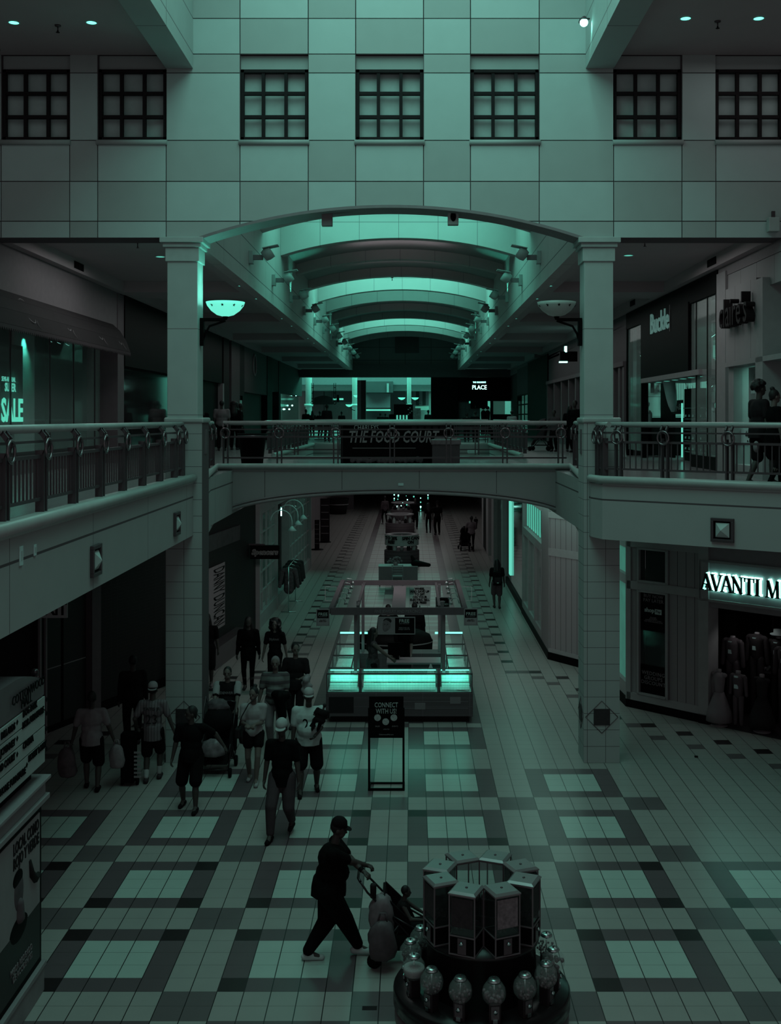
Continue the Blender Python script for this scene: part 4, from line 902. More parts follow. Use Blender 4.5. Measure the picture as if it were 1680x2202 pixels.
railing('short steel railing from right column to bridge corner', [(3.28, 21.75), (3.58, 25.7)], [.9, 2.3, 3.6], 1, inset=.12)
dR = (Vector((8.3, 16.55)) - Vector((3.43, 20.3)))
def ud(px): return Seg((3.43, 20.3), (8.3, 16.55)).p(px)
railing('angled steel railing with rings along the right gallery edge', [(3.43, 20.3), (8.3, 16.55)], [ud(1322), ud(1422), ud(1562), ud(1562) + 1.2], -1)
railing('short return railing with rings between right column and angled railing', [(3.32, 20.92), (3.43, 20.32)], [.15, .45], -1, inset=.1)
railing('plain railing along the far side of the bridge', [(-4.0, 32.75), (3.2, 32.75)], [.7, 2.0, 3.3, 4.6, 5.9], 1, balusters=False, simple=True)
railing('railing with many bars along left side of the second floor opening', [(XL, 33.0), (XL, 46.8)], [.8 + 1.3 * k for k in range(10)], -1)
railing('railing with many bars along right side of the second floor opening', [(XR, 33.0), (XR, 46.8)], [.8 + 1.3 * k for k in range(10)], 1)
railing('railing across the far end of the second floor opening', [(XL, 47.2), (XR, 47.2)], [.7 + 1.3 * k for k in range(6)], -1, balusters=False, simple=True)
# bowl lamps on bracket arms
def bowl(x, lit, label, side):
    t = thing('bowl_lamp', label, 'lamp', (x, 21.3, 8.30))
    bm = B(); lathe(bm, [(.05, .0), (.16, .03), (.27, .11), (.34, .20), (.365, .27), (.35, .27), (.30, .18), (.0, .06)], n=32)
    obj('bowl', bm, mat('lit_bowl_glass', (.14, .72, .55), .4, emit=1.05, noise=.12, scale=3) if lit else mat('opal_glass_faint_glow', (.30, .36, .34), .3, emit=.03, noise=.05), t)  # unlit bowl has a faint glow put into its material
    for k in range(-2, 3):
        a = R(-90 + 36 * k); r0 = .345; c = Vector((r0 * math.cos(a), r0 * math.sin(a), .19)); bm = B(); pts = []
        for j in range(10):
            rr = .032 if j % 2 == 0 else .013; b_ = R(90 + 36 * j); pts.append(c + Vector((-math.sin(a) * rr * math.cos(b_), math.cos(a) * rr * math.cos(b_), rr * math.sin(b_))) + Vector((math.cos(a), math.sin(a), 0)) * (.008 + .02 * math.sin(b_)))
        bm.faces.new([bm.verts.new(p) for p in pts]); obj('star_cutout', bm, BLACK, t, fix=False)
    bm = B(); sx = side; box(bm, min(0, sx * .47), max(0, sx * .47), -.03, .03, -.09, -.03); tube(bm, [(sx * .44, 0, -.5), (sx * .38, 0, -.32), (sx * .3, 0, -.18), (0, 0, -.08)], .022, 8); box(bm, min(sx * .40, sx * .47), max(sx * .40, sx * .47), -.06, .06, -.55, -.03); lathe(bm, [(.03, -.06), (.06, .01)], n=12)
    obj('bracket_arm', bm, BLACK, t)
    if lit: point('bowl_lamp_light', (x, 21.3, 8.72), 16, (.25, 1, .8), .12)
    return t
bowl(-3.49, True, 'glowing bowl lamp with star cutouts on bracket arm of the left column', -1)
bowl(2.74, False, 'unlit opal bowl lamp with star cutouts on bracket arm of the right column', 1)
spot('left_column_uplight', (-3.75, 21.3, 8.75), (-3.92, 21.35, 9.4), 9, 70)
# wall spotlights along the vault
def spot_fixture(x, y, side, label, grp):
    t = thing('wall_spotlight', label, 'spotlight', (x, y, 10.40), 0 if side > 0 else math.pi, grp)
    bm = B(); box(bm, 0, .10, -.12, .12, -.16, .16); obj('wall_box', bm, mat('fixture_paint', .42, .5), t, bevel=.01)
    bm = B(); box(bm, .08, .34, -.05, .05, -.06, .06); obj('arm', bm, GREY, t)
    bm = B(); lathe(bm, [(.0, -.02), (.13, -.0), (.16, .10), (.16, .24), (.0, .25)], n=18, M=Matrix.Translation((.36, 0, .02)) @ Matrix.Rotation(R(55), 4, 'Y')); obj('lamp_head', bm, mat('fixture_paint', .42, .5), t)
    bm = B(); box(bm, -.16, .24, -.17, .17, .0, .02, M=Matrix.Translation((.50, 0, .24)) @ Matrix.Rotation(R(-12), 4, 'Y')); obj('visor', bm, mat('fixture_paint', .42, .5), t)
    return t
fl = fr = None
for k in range(11):
    y = 28.3 + 4.7 * k
    if fl is None:
        fl = spot_fixture(XL, y, 1, 'hooded grey spotlight on the left vault wall', 'spotlights along the left vault wall'); fr = spot_fixture(XR, y, -1, 'hooded grey spotlight on the right vault wall', 'spotlights along the right vault wall')
    else: dup(fl, (XL, y, 10.40)); dup(fr, (XR, y, 10.40))
    if k in (2, 4, 6, 8):
        spot('vault_uplight', (XL + .22, y + .3, 10.35), (XL + .05, y + .3, 12), 34, 75, rad=.04); spot('vault_uplight', (XR - .22, y + .3, 10.35), (XR - .05, y + .3, 12), 34, 75, rad=.04)
# recessed downlights, sprinklers, vents, speakers
dl = None
def downlight(x, y, z, lab, grp, r=.10, glow=GLOWD):
    bm = B(); t = thing('downlight', lab, 'ceiling light', (x, y, z), 0, grp)
    lathe(bm, [(r * 1.25, -.008), (r * 1.25, .0), (r, .0), (r, -.008), (r * 1.25, -.008)], n=16); obj('trim_ring', bm, WHITE, t)
    bm = B(); lathe(bm, [(r, -.003), (0, -.004)], n=16, cap=False); obj('lens', bm, glow, t, fix=False); return t
for x, y, lab in ((-6.75, 19.25, 'round ceiling downlight beside the left sprinkler, outer one over the left gallery'), (-5.43, 19.25, 'round ceiling downlight beside the left sprinkler, nearer the skylight beam'), (4.62, 19.05, 'round ceiling downlight over right gallery nearer the skylight beam'), (5.85, 19.05, 'round ceiling downlight over right gallery beyond the sprinkler')): downlight(x, y, 13.115, lab, 'downlights in the high ceiling', .085, GLOW)
downlight(-5.6, 25.3, 9.995, 'round downlight in first coffer behind the left column', 'coffer downlights'); downlight(4.82, 25.1, 9.995, 'round downlight in first coffer behind the right column', 'coffer downlights')
d0 = None
for s, x in (('left', -4.26), ('right', 3.47)):
    d0 = None
    for y in (28.5, 31.6, 37.9, 41, 47.5, 50.5, 57, 60, 66.5, 69.5):
        if d0 is None: d0 = downlight(x, y, 9.715, 'small downlight in the %s edge beam of the vault' % s, 'downlights in the %s vault edge beam' % s, .09, GLOWD)
        else: dup(d0, (x, y, 9.715))
for x, y, z, lab in ((-6.05, 19.4, 13.12, 'dark pendant sprinkler head between two downlights over the left gallery'), (5.2, 19.2, 13.12, 'dark pendant sprinkler head between two downlights over the right gallery'), (-5.6, 23.2, 10.0, 'dark pendant sprinkler head in coffer left of the left column'), (4.75, 23, 10.0, 'dark pendant sprinkler head in coffer right of the right column'), (-.75, 45.2, 12.0, 'thin pendant sprinkler hanging inside the vault')):
    t = thing('sprinkler', lab, 'sprinkler', (x, y, z)); bm = B(); tube(bm, [(0, 0, 0), (0, 0, -.10)], .012, 6); obj('stem', bm, DKMETAL, t)
    bm = B(); lathe(bm, [(.055, 0), (.05, -.02), (.02, -.03)], n=12); obj('collar', bm, DKMETAL, t); bm = B(); lathe(bm, [(.035, -.12), (.035, -.125)], n=10); tube(bm, [(0, 0, -.09), (0, 0, -.13)], .015, 6); obj('deflector', bm, BLACK, t)
t = thing('smoke_detector', 'round smoke detector at edge of the high left ceiling', 'smoke detector', (-7.6, 21 - .35, 13.11)); bm = B(); lathe(bm, [(.0, -.05), (.09, -.045), (.11, 0)], n=16); obj('housing', bm, GREY, t)
for seg_x, y, lab in ((-7.59, 25.9, 'dark air vent in the left soffit above awning shop'), (-7.59, 38.0, 'dark air vent in the left soffit beyond the column'), (6.69, 25.2, 'dark air vent in right soffit near the camera end of the black shop'), (6.69, 34.2, 'dark air vent in right soffit near far edge of the black shop')):
    t = thing('air_vent', lab, 'vent', (seg_x, y, 9.86)); bx('grille', -.01, .01, -.35, .35, -.08, .08, BLACK, t); bx('divider', -.015, .015, -.02, .02, -.08, .08, SOOT, t)
def speaker(px, py, Y, w_, h_, lab, dark):
    p = at(px, py, Y); t = thing('wall_speaker', lab, 'speaker', p); m_ = GREY if dark else mat('speaker_paint', .38, .6)
    bx('cabinet', -w_ / 2, w_ / 2, 0, .16, -h_ / 2, h_ / 2, m_, t, bevel=.01)
    if not dark and px < 1500: bm = B(); lathe(bm, [(.0, 0), (.055, 0)], n=14, cap=False, M=Matrix.Translation((0, -.004, .02)) @ Matrix.Rotation(R(90), 4, 'X') @ Matrix.Diagonal((1, 1.7, 1, 1))); obj('grille', bm, BLACK, t, fix=False)
    bx('bracket', -.03, .03, .05, .1, h_ / 2, h_ / 2 + .12, DKMETAL, t); return t
speaker(703, 470, 21.2, .20, .26, 'dark square speaker hanging under left part of the big arch', True)
speaker(975, 468, 21.2, .20, .26, 'pale square speaker with black oval hanging under right part of the big arch', False)
speaker(1666, 482, 20.8, .20, .26, 'pale speaker mounted low on the great wall above right gallery', False)['label'] = 'pale speaker mounted low on the great wall above right gallery'
speaker(1160, 759, 60, .5, .5, 'small boxy speaker under the far right coffers', True)
t = thing('floodlight', 'bright round floodlight on the right wall of the skylight well', 'floodlight', (3.22, 20.4, 13.50))
bm = B(); lathe(bm, [(.03, .12), (.08, .05), (.09, 0)], n=16, M=Matrix.Translation((-.12, -.05, 0)) @ Matrix.Rotation(R(60), 4, 'X')); obj('housing', bm, DKMETAL, t)
bm = B(); ball(bm, (-.12, -.10, -.02), .075, n=14); obj('bulb', bm, GLOWB, t); bm = B(); tube(bm, [(0, 0, .08), (-.12, -.03, .08)], .015, 6); obj('bracket', bm, DKMETAL, t)
spot('well_floodlight', (3.10, 20.2, 13.5), (3.24, 20.4, 13.35), 10, 80, (.3, 1, .8), .02)
# pyramid medallions and plates on the fascias
def medallion(seg, u, z, lab):
    t = thing('medallion', lab, 'wall medallion', seg.w(u, 0, z - seg.z), seg.rz)
    bm = B(); s_, q = .20, .15
    for (a, b, c, d) in ((-s_, s_, q, s_), (-s_, s_, -s_, -q), (-s_, -q, -q, q), (q, s_, -q, q)): box(bm, a, b, -.05, .0, c, d)
    obj('frame', bm, DKMETAL, t, bevel=.006)
    bm = B(); vs = [bm.verts.new(p) for p in ((-.12, -.02, -.12), (.12, -.02, -.12), (.12, -.02, .12), (-.12, -.02, .12))]; c = bm.verts.new((0, -.10, 0))
    for i in range(4): bm.faces.new((vs[i], vs[(i + 1) % 4], c))
    bx('recess', -.15, .15, -.02, -.0, -.15, .15, BLACK, t); obj('pyramid', bm, mat('medallion_stone', .42, .4), t)
SL = Seg((XL, 10), (XL, 21), 0); SR = Seg((3.43, 20.3), (8.3, 16.55), 0)
medallion(SL, 14.45 - 10, 4.58, 'square medallion with pale pyramid on left fascia, nearer the camera'); medallion(SL, 19.45 - 10, 4.58, 'square medallion with pale pyramid on left fascia, nearer the left column')
medallion(SR, SR.p(1555), 4.52, 'square medallion with pale pyramid on the angled right fascia')
for y, z, w_, h_, lab in ((11.72, 4.97, .05, .10, 'blank pale wall plate on left fascia, larger of two'), (12.15, 4.98, .04, .06, 'small pale socket plate on left fascia')):
    t = thing('wall_plate', lab, 'wall plate', (XL + .0, y, z)); bx('plate', 0, .012, -w_, w_, -h_, h_, WHITE, t, bevel=.003); bx('insert', .012, .016, -w_ * .4, w_ * .4, -h_ * .5, h_ * .5, PAPER, t)
t = thing('wall_plate', 'small pale plate at middle of the bridge fascia', 'wall plate', (-.23, 25.79, 4.88)); bx('plate', -.06, .06, -.01, 0, -.03, .03, WHITE, t)
# ---- things on the bridge
t = thing('planter_pot', 'big black tapered planter pot on the bridge behind the railing', 'planter', (-3.98, 28.4, UF))
bm = B(); lathe(bm, [(.25, 0), (.27, .04), (.34, .7), (.38, .74), (.38, .80), (.34, .80), (.33, .72), (.0, .70)], n=28); obj('pot', bm, BLACK, t)
bm = B(); lathe(bm, [(.385, .74), (.385, .76)], n=28, cap=False); obj('rim', bm, CHROME, t)
t = thing('food_court_sign', 'long black barrier sign with pale brush lettering on the bridge', 'sign', (-.28, 28.7, UF))
bx('board', -1.47, 1.36, -.03, .03, .02, 1.02, BLACK, t); bx('side_panel', -1.5, -1.44, -.04, .5, 0, 1.02, SOOT, t); bx('panel_line', -1.2, .4, -.04, -.03, .42, .435, GREY, t)
text('THE FOOD COURT', .42, (-.18, -.045, .70), 0, mat('brush_lettering', .24, .7), t, shear=.25, fit=2.28, bold=.008); text('CHARLEYS', .19, (-.85, -.045, .94), 0, LETTER, t, fit=.62)
bm = B()
for i in range(24): ball(bm, (-1.2 + .075 * i, -.05, .10 + .05 * random.random()), (.07, .01, .05 + .03 * random.random()), n=8)
obj('food_print', bm, mat('food_print', .07, .7, noise=.7, scale=14), t)
for i in range(6): bx('glow_letter', .3 + i * .18, .42 + i * .18, -.045, -.04, .9, .98, SOOT, t)
t = thing('trash_bin', 'square bin with pale bag folded over its rim on the bridge', 'bin', (.87, 28.3, UF))
bm = B(); prism(bm, [(-.34, -.25), (.34, -.25), (.34, .25), (-.34, .25)], 0, .62); obj('body', bm, mat('bin_grey', .055, .6), t)
bm = B(); prism(bm, [(-.37, -.28), (.37, -.28), (.37, .28), (-.37, .28)], .52, .66); obj('bag_rim', bm, mat('plastic_bag', .13, .4, noise=.5, scale=12), t, bevel=.03)
for dx in (-.14, .16): bm = B(); ball(bm, (dx, 0, .66), (.13, .13, .07)); obj('bag_bulge', bm, mat('plastic_bag', .13, .4), t)
t = thing('napkin_box', 'small white box glimpsed on the far ledge of the second opening', 'box', (1.95, 34.0, 4.9)); t.location = (1.79, 32.98, 5.41)
bx('box_body', -.14, .14, -.1, .1, -.05, .05, WHITE, t, bevel=.02)
t = thing('vip_sign', 'black rectangular standing sign with two pale words at right gallery kiosk', 'sign', at(1070, 905, 60) - Vector((0, 0, 1.0)))
bx('board', -.36 * 1.0, .72, -.04, .04, 0, 1.35, BLACK, t); text('VIP\nSTATUS', .32, (.16, -.05, .78), 0, GREY, t)
# ================================================================ FOOD COURT FAR BEHIND
fc = thing('food_court_wall', 'pale lit food court counters wall far beyond the gallery end', 'wall', (0, 108, UF)); 
bx('back_wall', -26, 26, 0, .3, -.5, 14, mat('food_wall', .30, .7), fc)
k = 108 / F
def fx(px): return (px - CX) * k
def fz(py): return H - (py - CY) * k - UF
bx('bulkhead', fx(650), fx(928), -6, -.0, fz(842), fz(832), mat('lit_bulkhead', .40, .7), fc)
bx('dark_ceiling_band', fx(640), fx(940), -7, 0, fz(832), 9.5, mat('far_bulkhead', .10, .8, noise=.1), fc)
bx('menu_wall', fx(660), fx(700), -2, -1, 0, fz(838), mat('menu_wall_dark', .07, .7), fc); bx('menu_wall', fx(715), fx(760), -1.5, -1, fz(865), fz(838), mat('menu_wall_dark', .07, .7), fc)
bx('dark_canopy', fx(790), fx(848), -8, -6, fz(848), fz(826), mat('canopy_dark', .035, .8, noise=.5, scale=.5), fc); bx('grey_screen', fx(788), fx(842), -6.5, -6, fz(878), fz(850), mat('grey_screen', .12, .8), fc)
for px in (784, 836): bx('canopy_brace', fx(px), fx(px + 4), -8.3, -8, fz(848), fz(830), GREY, fc)
bx('counter', fx(788), fx(842), -5, -4, 0, fz(880), mat('counter_dark', .03, .6), fc); bx('lit_counter_strip', fx(789), fx(842), -5.1, -5, fz(884), fz(881), GLOWD, fc)
bx('striped_panel', fx(887), fx(922), -1, -.8, fz(872), fz(837), grid_mat('striped_wall', .10, .015, [(0, .62, 0, .32)]), fc); bx('menu_board', fx(893), fx(922), -1.2, -1.0, fz(882), fz(874), mat('menu_glow', (.09, .35, .27), emit=.5, noise=.6, scale=.9), fc)
bx('dark_side', fx(842), fx(872), -2, -1, 0, fz(842), mat('menu_wall_dark', .07, .7), fc)
for px, w_, lab in ((664, 14, 'thick pale round column at left end of the food court'), (763, 11, 'pale column with capital beside dark post in the food court'), (880, 9, 'pale column between bowl lamps in the food court')):
    x = (px - CX) * 96 / F; t = thing('food_court_column', lab, 'column', (x, 96, UF)); r_ = w_ * 96 / F / 2
    bm = B(); lathe(bm, [(r_, 0), (r_, 4.6), (r_ * 1.3, 5.0), (r_ * 1.3, 5.2)] , n=20); obj('shaft', bm, mat('food_column', .42, .7), t)
    bm = B(); lathe(bm, [(r_ * 1.35, 2.15), (r_ * 1.35, 2.35)], n=20); obj('capital', bm, mat('food_column', .42, .7), t)
t = thing('food_court_column', 'broad dark square post before the food court', 'column', ((782 - CX) * 82 / F, 82, UF)); bx('shaft', -.18, .18, -.2, .2, 0, 3.9, mat('post_dark', .02, .7), t); bx('lit_side', -.45, -.18, -.2, .2, 0, 3.9, mat('post_side_lit_tone', .12, .7), t)  # light on the post's side is put into a paler colour
for px, py, lab in ((751, 870, 'bowl lamp beside pale column far in the food court'), (864, 855, 'bowl lamp at left of a far pale column'), (893, 855, 'bowl lamp at right of a far pale column'), (768, 850, 'bowl lamp on a thin arm by the dark post')):
    p = at(px, py, 95); t = thing('food_court_lamp', lab, 'lamp', p); bm = B(); lathe(bm, [(.05, -.2), (.22, -.12), (.31, .0), (.0, .0)], n=14); obj('bowl', bm, GLOWD, t); bm = B(); tube(bm, [(0, 0, -.2), (.3, 0, -.45), (.5, 0, -.5)], .03, 5); obj('arm', bm, BLACK, t)
# hanging wayfinding sign
p = at(696, 860, 74); t = thing('hanging_directory', 'dark arched hanging directory sign before the bright food court', 'sign', p)
bm = B(); pts = [(-.62, -.3), (.62, -.3), (.62, .12)] + [(.62 - 1.24 * i / 10, .12 + .16 * math.sin(math.pi * i / 10)) for i in range(1, 10)] + [(-.62, .12)]
f = bm.faces.new([bm.verts.new((x, -.05, z)) for x, z in pts]); r_ = bmesh.ops.extrude_face_region(bm, geom=[f]); bmesh.ops.translate(bm, vec=(0, .1, 0), verts=[v for v in r_['geom'] if isinstance(v, bmesh.types.BMVert)]); obj('board', bm, mat('hanging_board', .03, .6), t)
for s_ in (-1, 1):
    bm = B()
    for dx in (-.06, .06): tube(bm, [(s_ * .73 + dx, 0, 1.1), (s_ * .73 + dx, 0, -.1)], .02, 5)
    for z in (.1, .45, .8): box(bm, s_ * .73 - .06, s_ * .73 + .06, -.02, .02, z - .02, z + .02)
    n = 14; tube(bm, [(s_ * .73 + .09 * math.cos(a), 0, -.19 + .09 * math.sin(a)) for a in [2 * math.pi * i / n for i in range(n + 1)]], .025, 5, cap=False); obj('hanger', bm, BLACK, t)
p = at(727, 857, 92); t = thing('glowing_sign', 'small glowing cross-shaped sign far in the food court', 'sign', p); bx('box', -.5, .5, -.1, .1, -.15, .05, BLACK, t); bx('glow', -.45, -.12, -.12, -.1, -.12, .02, GLOWD, t); bx('glow', .12, .45, -.12, -.1, -.12, .02, GLOWD, t); bx('ornament', -.1, .1, -.1, .1, -.3, .3, BLACK, t)
# black machine with four lit windows and poster stand
p = at(867, 901, 68); p.z = UF; t = thing('photo_kiosk', 'black kiosk with four glowing upright windows before the food court', 'kiosk', p); bx('body', -.55, .6, -.3, .3, 0, 2.0, BLACK, t); bx('side_wing', -.85, -.55, -.1, .1, 0, 1.4, BLACK, t)
for i in range(4): bx('lit_window', -.40 + i * .19, -.30 + i * .19, -.32, -.30, .95, 1.35, mat('kiosk_glow', (.10, .5, .38), emit=.7, noise=.5, scale=12), t)
for i in range(5): bx('lit_sticker', .28 + (i % 3) * .1, .36 + (i % 3) * .1, -.32, -.30, 1.35 + .1 * i, 1.42 + .1 * i, GREY, t)
p = at(896, 900, 66); p.z = UF; t = thing('poster_stand', 'poster stand with pale printed sheet right of the black kiosk', 'sign', p); bx('sheet', -.2, .24, -.03, .03, .9, 1.75, mat('poster_print', .26, .6, noise=.7, scale=9), t); bx('pole', -.03, .03, -.02, .02, 0, .9, BLACK, t)
# ================================================================ LOWER CORRIDOR FAR OBJECTS
def cart(px, py, ring_py, r, lab, poster=True):
    g = gnd(px, py); g.y += r; t = thing('ring_cart', lab, 'retail cart', g)
    zr = H - (ring_py - CY) * g.y / F
    bm = B(); n = 28
    lathe(bm, [(r * .62, zr - .03), (r * .62, zr + .03), (r * .98, zr + .03), (r * .98, zr - .03), (r * .62, zr - .03)], n=28); obj('canopy_ring', bm, GREY, t)
    if poster:
        bm = B(); lathe(bm, [(r * .99, zr - .42), (r * .99, zr + .02)], n=36, cap=False); obj('canopy_drum', bm, PAPER, t, fix=False)
        text("SPIN CAN\nON", .19, (r * .52, -r * .93, zr - .17), R(28), BLACK, t, bold=.008); text("TO 20%\nREE!", .19, (-r * .60, -r * .86, zr - .17), R(-36), BLACK, t, bold=.008)
    bm = B(); lathe(bm, [(r, 0), (r * 1.02, .1), (r * 1.02, .62), (r * .9, .66), (0, .66)], n=28); obj('round_counter', bm, grid_mat('cart_panels', .07, .03, [(2, .15, 0, .02)]), t)
    bm = B(); tube(bm, [(0, 0, .6), (0, 0, zr)], .04, 8)
    for a in (45, 135, 225, 315): tube(bm, [(r * .8 * math.cos(R(a)), r * .8 * math.sin(R(a)), .6), (r * .8 * math.cos(R(a)), r * .8 * math.sin(R(a)), zr)], .02, 6)
    obj('posts', bm, DKMETAL, t).name = 'post_frame'
    for i in range(12):
        a = 2 * math.pi * i / 12; bm = B(); ball(bm, (r * .8 * math.cos(a), r * .8 * math.sin(a), .74), (.09, .09, .09 + .08 * (i % 3)), n=8); o = obj('bagged_ware', bm, (GREY, SOOT, PAPER)[i % 3]); o.location = g; tag(o, 'small ware displayed on the counter of the ' + ('ring cart with printed drum' if poster else 'dark flowered ring cart'), 'goods', 'wares on ' + ('the drum cart' if poster else 'a dark ring cart'))
    return t
cart(864, 1218, 1150, .75, 'round cart with pale printed drum under its ring canopy in the corridor')
cart(860, 1152, 1106, .78, 'round dark flowered cart with thin ring canopy behind the drum cart', False)
cart(868, 1120, 1081, .8, 'round dark cart with ring canopy before the string light stall', False)
g = gnd(878, 1100); t = thing('string_light_stall', 'black stall framed in bright string lights at corridor far end', 'stall', g)
bx('body', -1.0, 1.4, 0, 1, 0, 2.6, BLACK, t)
n = 0
for i in range(60):
    e_ = random.random(); side_ = i % 5
    if side_ == 0: x, z = -.95, 2.5 * e_
    elif side_ == 1: x, z = .85, 2.5 * e_
    elif side_ == 2: x, z = 1.35, 2.5 * e_
    else: x, z = -.9 + 1.7 * e_, .3 + 2.1 * random.random()
    bm = B(); ball(bm, (0, 0, 0), .03 + .03 * random.random(), n=6); o = obj('string_bulb', bm, GLOWB if i % 3 == 0 else GLOWD); o.location = g + Vector((x, -.05, z)); tag(o, 'tiny bulb on the black stall at the corridor end', 'bulb', 'string lights on the far stall')
# table with chair before the drum cart
g = gnd(862, 1262); t = thing('side_table', 'small table draped in pale cloth behind jewelry kiosk', 'table', g + Vector((-.1, .5, 0))); bx('top', -.75, .75, -.35, .35, .72, .76, PAPER, t); bx('drape', -.74, .74, -.36, -.33, .1, .74, mat('drape_cloth', .12, .8), t)
for s_ in (-1, 1): bx('leg', s_ * .7 - .02, s_ * .7 + .02, -.3, -.26, 0, .72, DKMETAL, t)
t = thing('slatted_chair', 'metal slat-back chair in front of the draped table', 'chair', g + Vector((-.12, -.25, 0)))
bx('seat', -.22, .22, -.2, .22, .43, .46, GREY, t)
for a in (-1, 1):
    for b in (-1, 1):
        bm = B(); tube(bm, [(a * .2, b * .19, 0), (a * .19, b * .18, .44)], .014, 6); obj('leg', bm, GREY, t)
bm = B()
for z in (.56, .66, .76, .86): tube(bm, [(-.2, -.2, z), (-.1, -.26, z + .01), (.1, -.26, z + .01), (.2, -.2, z)], .013, 6)
for a in (-1, 1): tube(bm, [(a * .2, -.19, .44), (a * .2, -.2, .9)], .015, 6)
obj('backrest', bm, GREY, t)
t = thing('flower_bunch', 'bunch of pale flowers standing on the draped table', 'flowers', g + Vector((-.2, .4, .76)))
bm = B()
for i in range(26): a = random.random() * 6.28; r_ = random.random() * .3; ball(bm, (r_ * math.cos(a), r_ * math.sin(a) * .5, .08 + random.random() * .22), .05, n=6)
obj('blossom', bm, mat('blossoms', .12, .8, noise=.8, scale=12), t); bm = B(); lathe(bm, [(.08, 0), (.1, .12), (.06, .16)], n=10); obj('vase', bm, GREY, t)
t = thing('draped_coat', 'black coat heaped on right end of the draped table', 'coat', g + Vector((.62, .3, .76))); bm = B(); capsule(bm, (-.1, 0, .1), (.45, -.1, .04), .14, .07); capsule(bm, (-.1, 0, .12), (-.2, .05, .35), .11, .05); obj('cloth', bm, BLACK, t)
# planter and details at corridor far left
g = gnd(727, 1105); t = thing('planter_pot', 'dark ribbed tub planter at far left of the corridor', 'planter', g); bm = B(); lathe(bm, [(.55, 0), (.62, .5), (.72, 1.0), (.75, 1.05), (.66, 1.05), (.64, .9), (0, .9)], n=20); obj('tub', bm, SOOT, t); bm = B(); lathe(bm, [(.70, .62), (.70, .68)], n=20, cap=False); obj('band', bm, GREY, t)
bx('wall_far_pier', -6.4, -4.0, 79, 79.4, 0, 4.85, mat('far_pier', .08, .7), kind='structure')
# white savings poster on a pole
g = gnd(903, 1395); g.y = 32.6; p = at(903, 1281, 32.6)
t = thing('savings_poster', 'white poster with black wording about electric bill savings behind kiosk', 'poster', (p.x, p.y, 0)); wz = 36 * 32.6 / F; hz = 42 * 32.6 / F
bx('sheet', -wz / 2, wz / 2, -.01, .01, p.z - hz / 2, p.z + hz / 2, mat('poster_white', .40, .7), t, M=Matrix.Rotation(R(3), 4, 'Y'))
text('WHEEL\nAND SAVE UP\nTO 20%\nON YOUR\nELECTRIC BILL\nFOR FREE!', .088, (.0, -.02, p.z - .0), 0, BLACK, t, bold=.004); bx('pole', -.015, .015, .02, .05, 0, p.z, BLACK, t)
# ================================================================ JEWELLERY KIOSK
KX0, KX1, KY0, KY1 = -1.78, 1.30, 23.72, 28.2
t = thing('jewelry_kiosk', 'jewelry kiosk of glowing glass cases under an open canopy frame', 'kiosk')
KB = grid_mat('kiosk_panel', .055, .10, [(0, .98, .25, .008), (2, .18, .17, .006)], rough=.5)
bx('plinth', KX0 + .1, KX1 - .08, KY0 + .12, KY0 + .7, 0, .16, SOOT, t)
bx('front_counter', KX0, KX1, KY0, KY0 + .56, .14, .63, KB, t, bevel=.01)
bx('side_counter', KX0, KX0 + .52, KY0 + .56, KY1, .0, .63, KB, t); bx('side_counter', KX1 - .52, KX1, KY0 + .56, KY1, .0, .63, KB, t)
bx('back_counter', KX0 + .52, KX1 - .52, KY1 - .5, KY1, 0, .63, KB, t)
for (a, b) in ((KX0 + .06, KX0 + .58),): bx('inset_panel', a, b, KY0 - .008, KY0, .22, .55, SOOT, t)
for (a, z, s_) in ((.18, .36, .22), (.92, .48, .22)): bx('inlay_square', a - .1, a + .12, KY0 - .008, KY0, z - .07, z + .07, mat('inlay', .14, .5), t)
for z in (.31, .45): bx('inlay_line', -.4, 1.2, KY0 - .006, KY0, z, z + .008, mat('inlay', .14, .5), t)
TRAY = grid_mat('jewel_tray', (.52, .62, .60), (.20, .24, .24), [(0, .032, 0, .009), (1, .06, 0, .008)], noise=.5)
CASEG = mat('case_glass', (.8, .9, .88), .03, noise=0, spec=.6, alpha=.10)
def case(x0, x1, y0, y1, nm):
    o = bx('tray_bed', x0 + .02, x1 - .02, y0 + .02, y1 - .02, .632, .65, TRAY, t)
    bm = B()
    r_ = .012
    for x in (x0, x1):
        for y in (y0, y1): box(bm, x - r_, x + r_, y - r_, y + r_, .63, 1.03)
    for z in (.64, 1.03):
        box(bm, x0, x1, y0 - r_, y0 + r_, z - r_, z + r_); box(bm, x0, x1, y1 - r_, y1 + r_, z - r_, z + r_)
        box(bm, x0 - r_, x0 + r_, y0, y1, z - r_, z + r_); box(bm, x1 - r_, x1 + r_, y0, y1, z - r_, z + r_)
    o = obj('case_frame', bm, DKMETAL, t); bx('case_glass', x0, x1, y0, y1, .64, 1.03, CASEG, o)
bxs = [(KX0 + .02, KX0 + .70, KY0 + .02, KY0 + .5), (KX0 + .73, KX1 - .73, KY0 + .02, KY0 + .5), (KX1 - .70, KX1 - .02, KY0 + .02, KY0 + .5)]
for b_ in bxs:
    case(*b_, 'front')
    bx('led_strip', b_[0] + .04, b_[1] - .04, b_[3] - .04, b_[3] - .02, 1.002, 1.016, GLOW, t)
    for r_ in range(2): bx('sloped_tray', b_[0] + .05, b_[1] - .05, 0, .19, 0, .012, TRAY, t, M=Matrix.Translation((0, b_[2] + .05 + .2 * r_, .68 + .12 * r_)) @ Matrix.Rotation(R(35), 4, 'X'))
    area('case_lamp', ((b_[0] + b_[1]) / 2, b_[2] + .26, 1.005), b_[1] - b_[0] - .1, .30, 3.1 * (b_[1] - b_[0]), (.13, 1, .72))
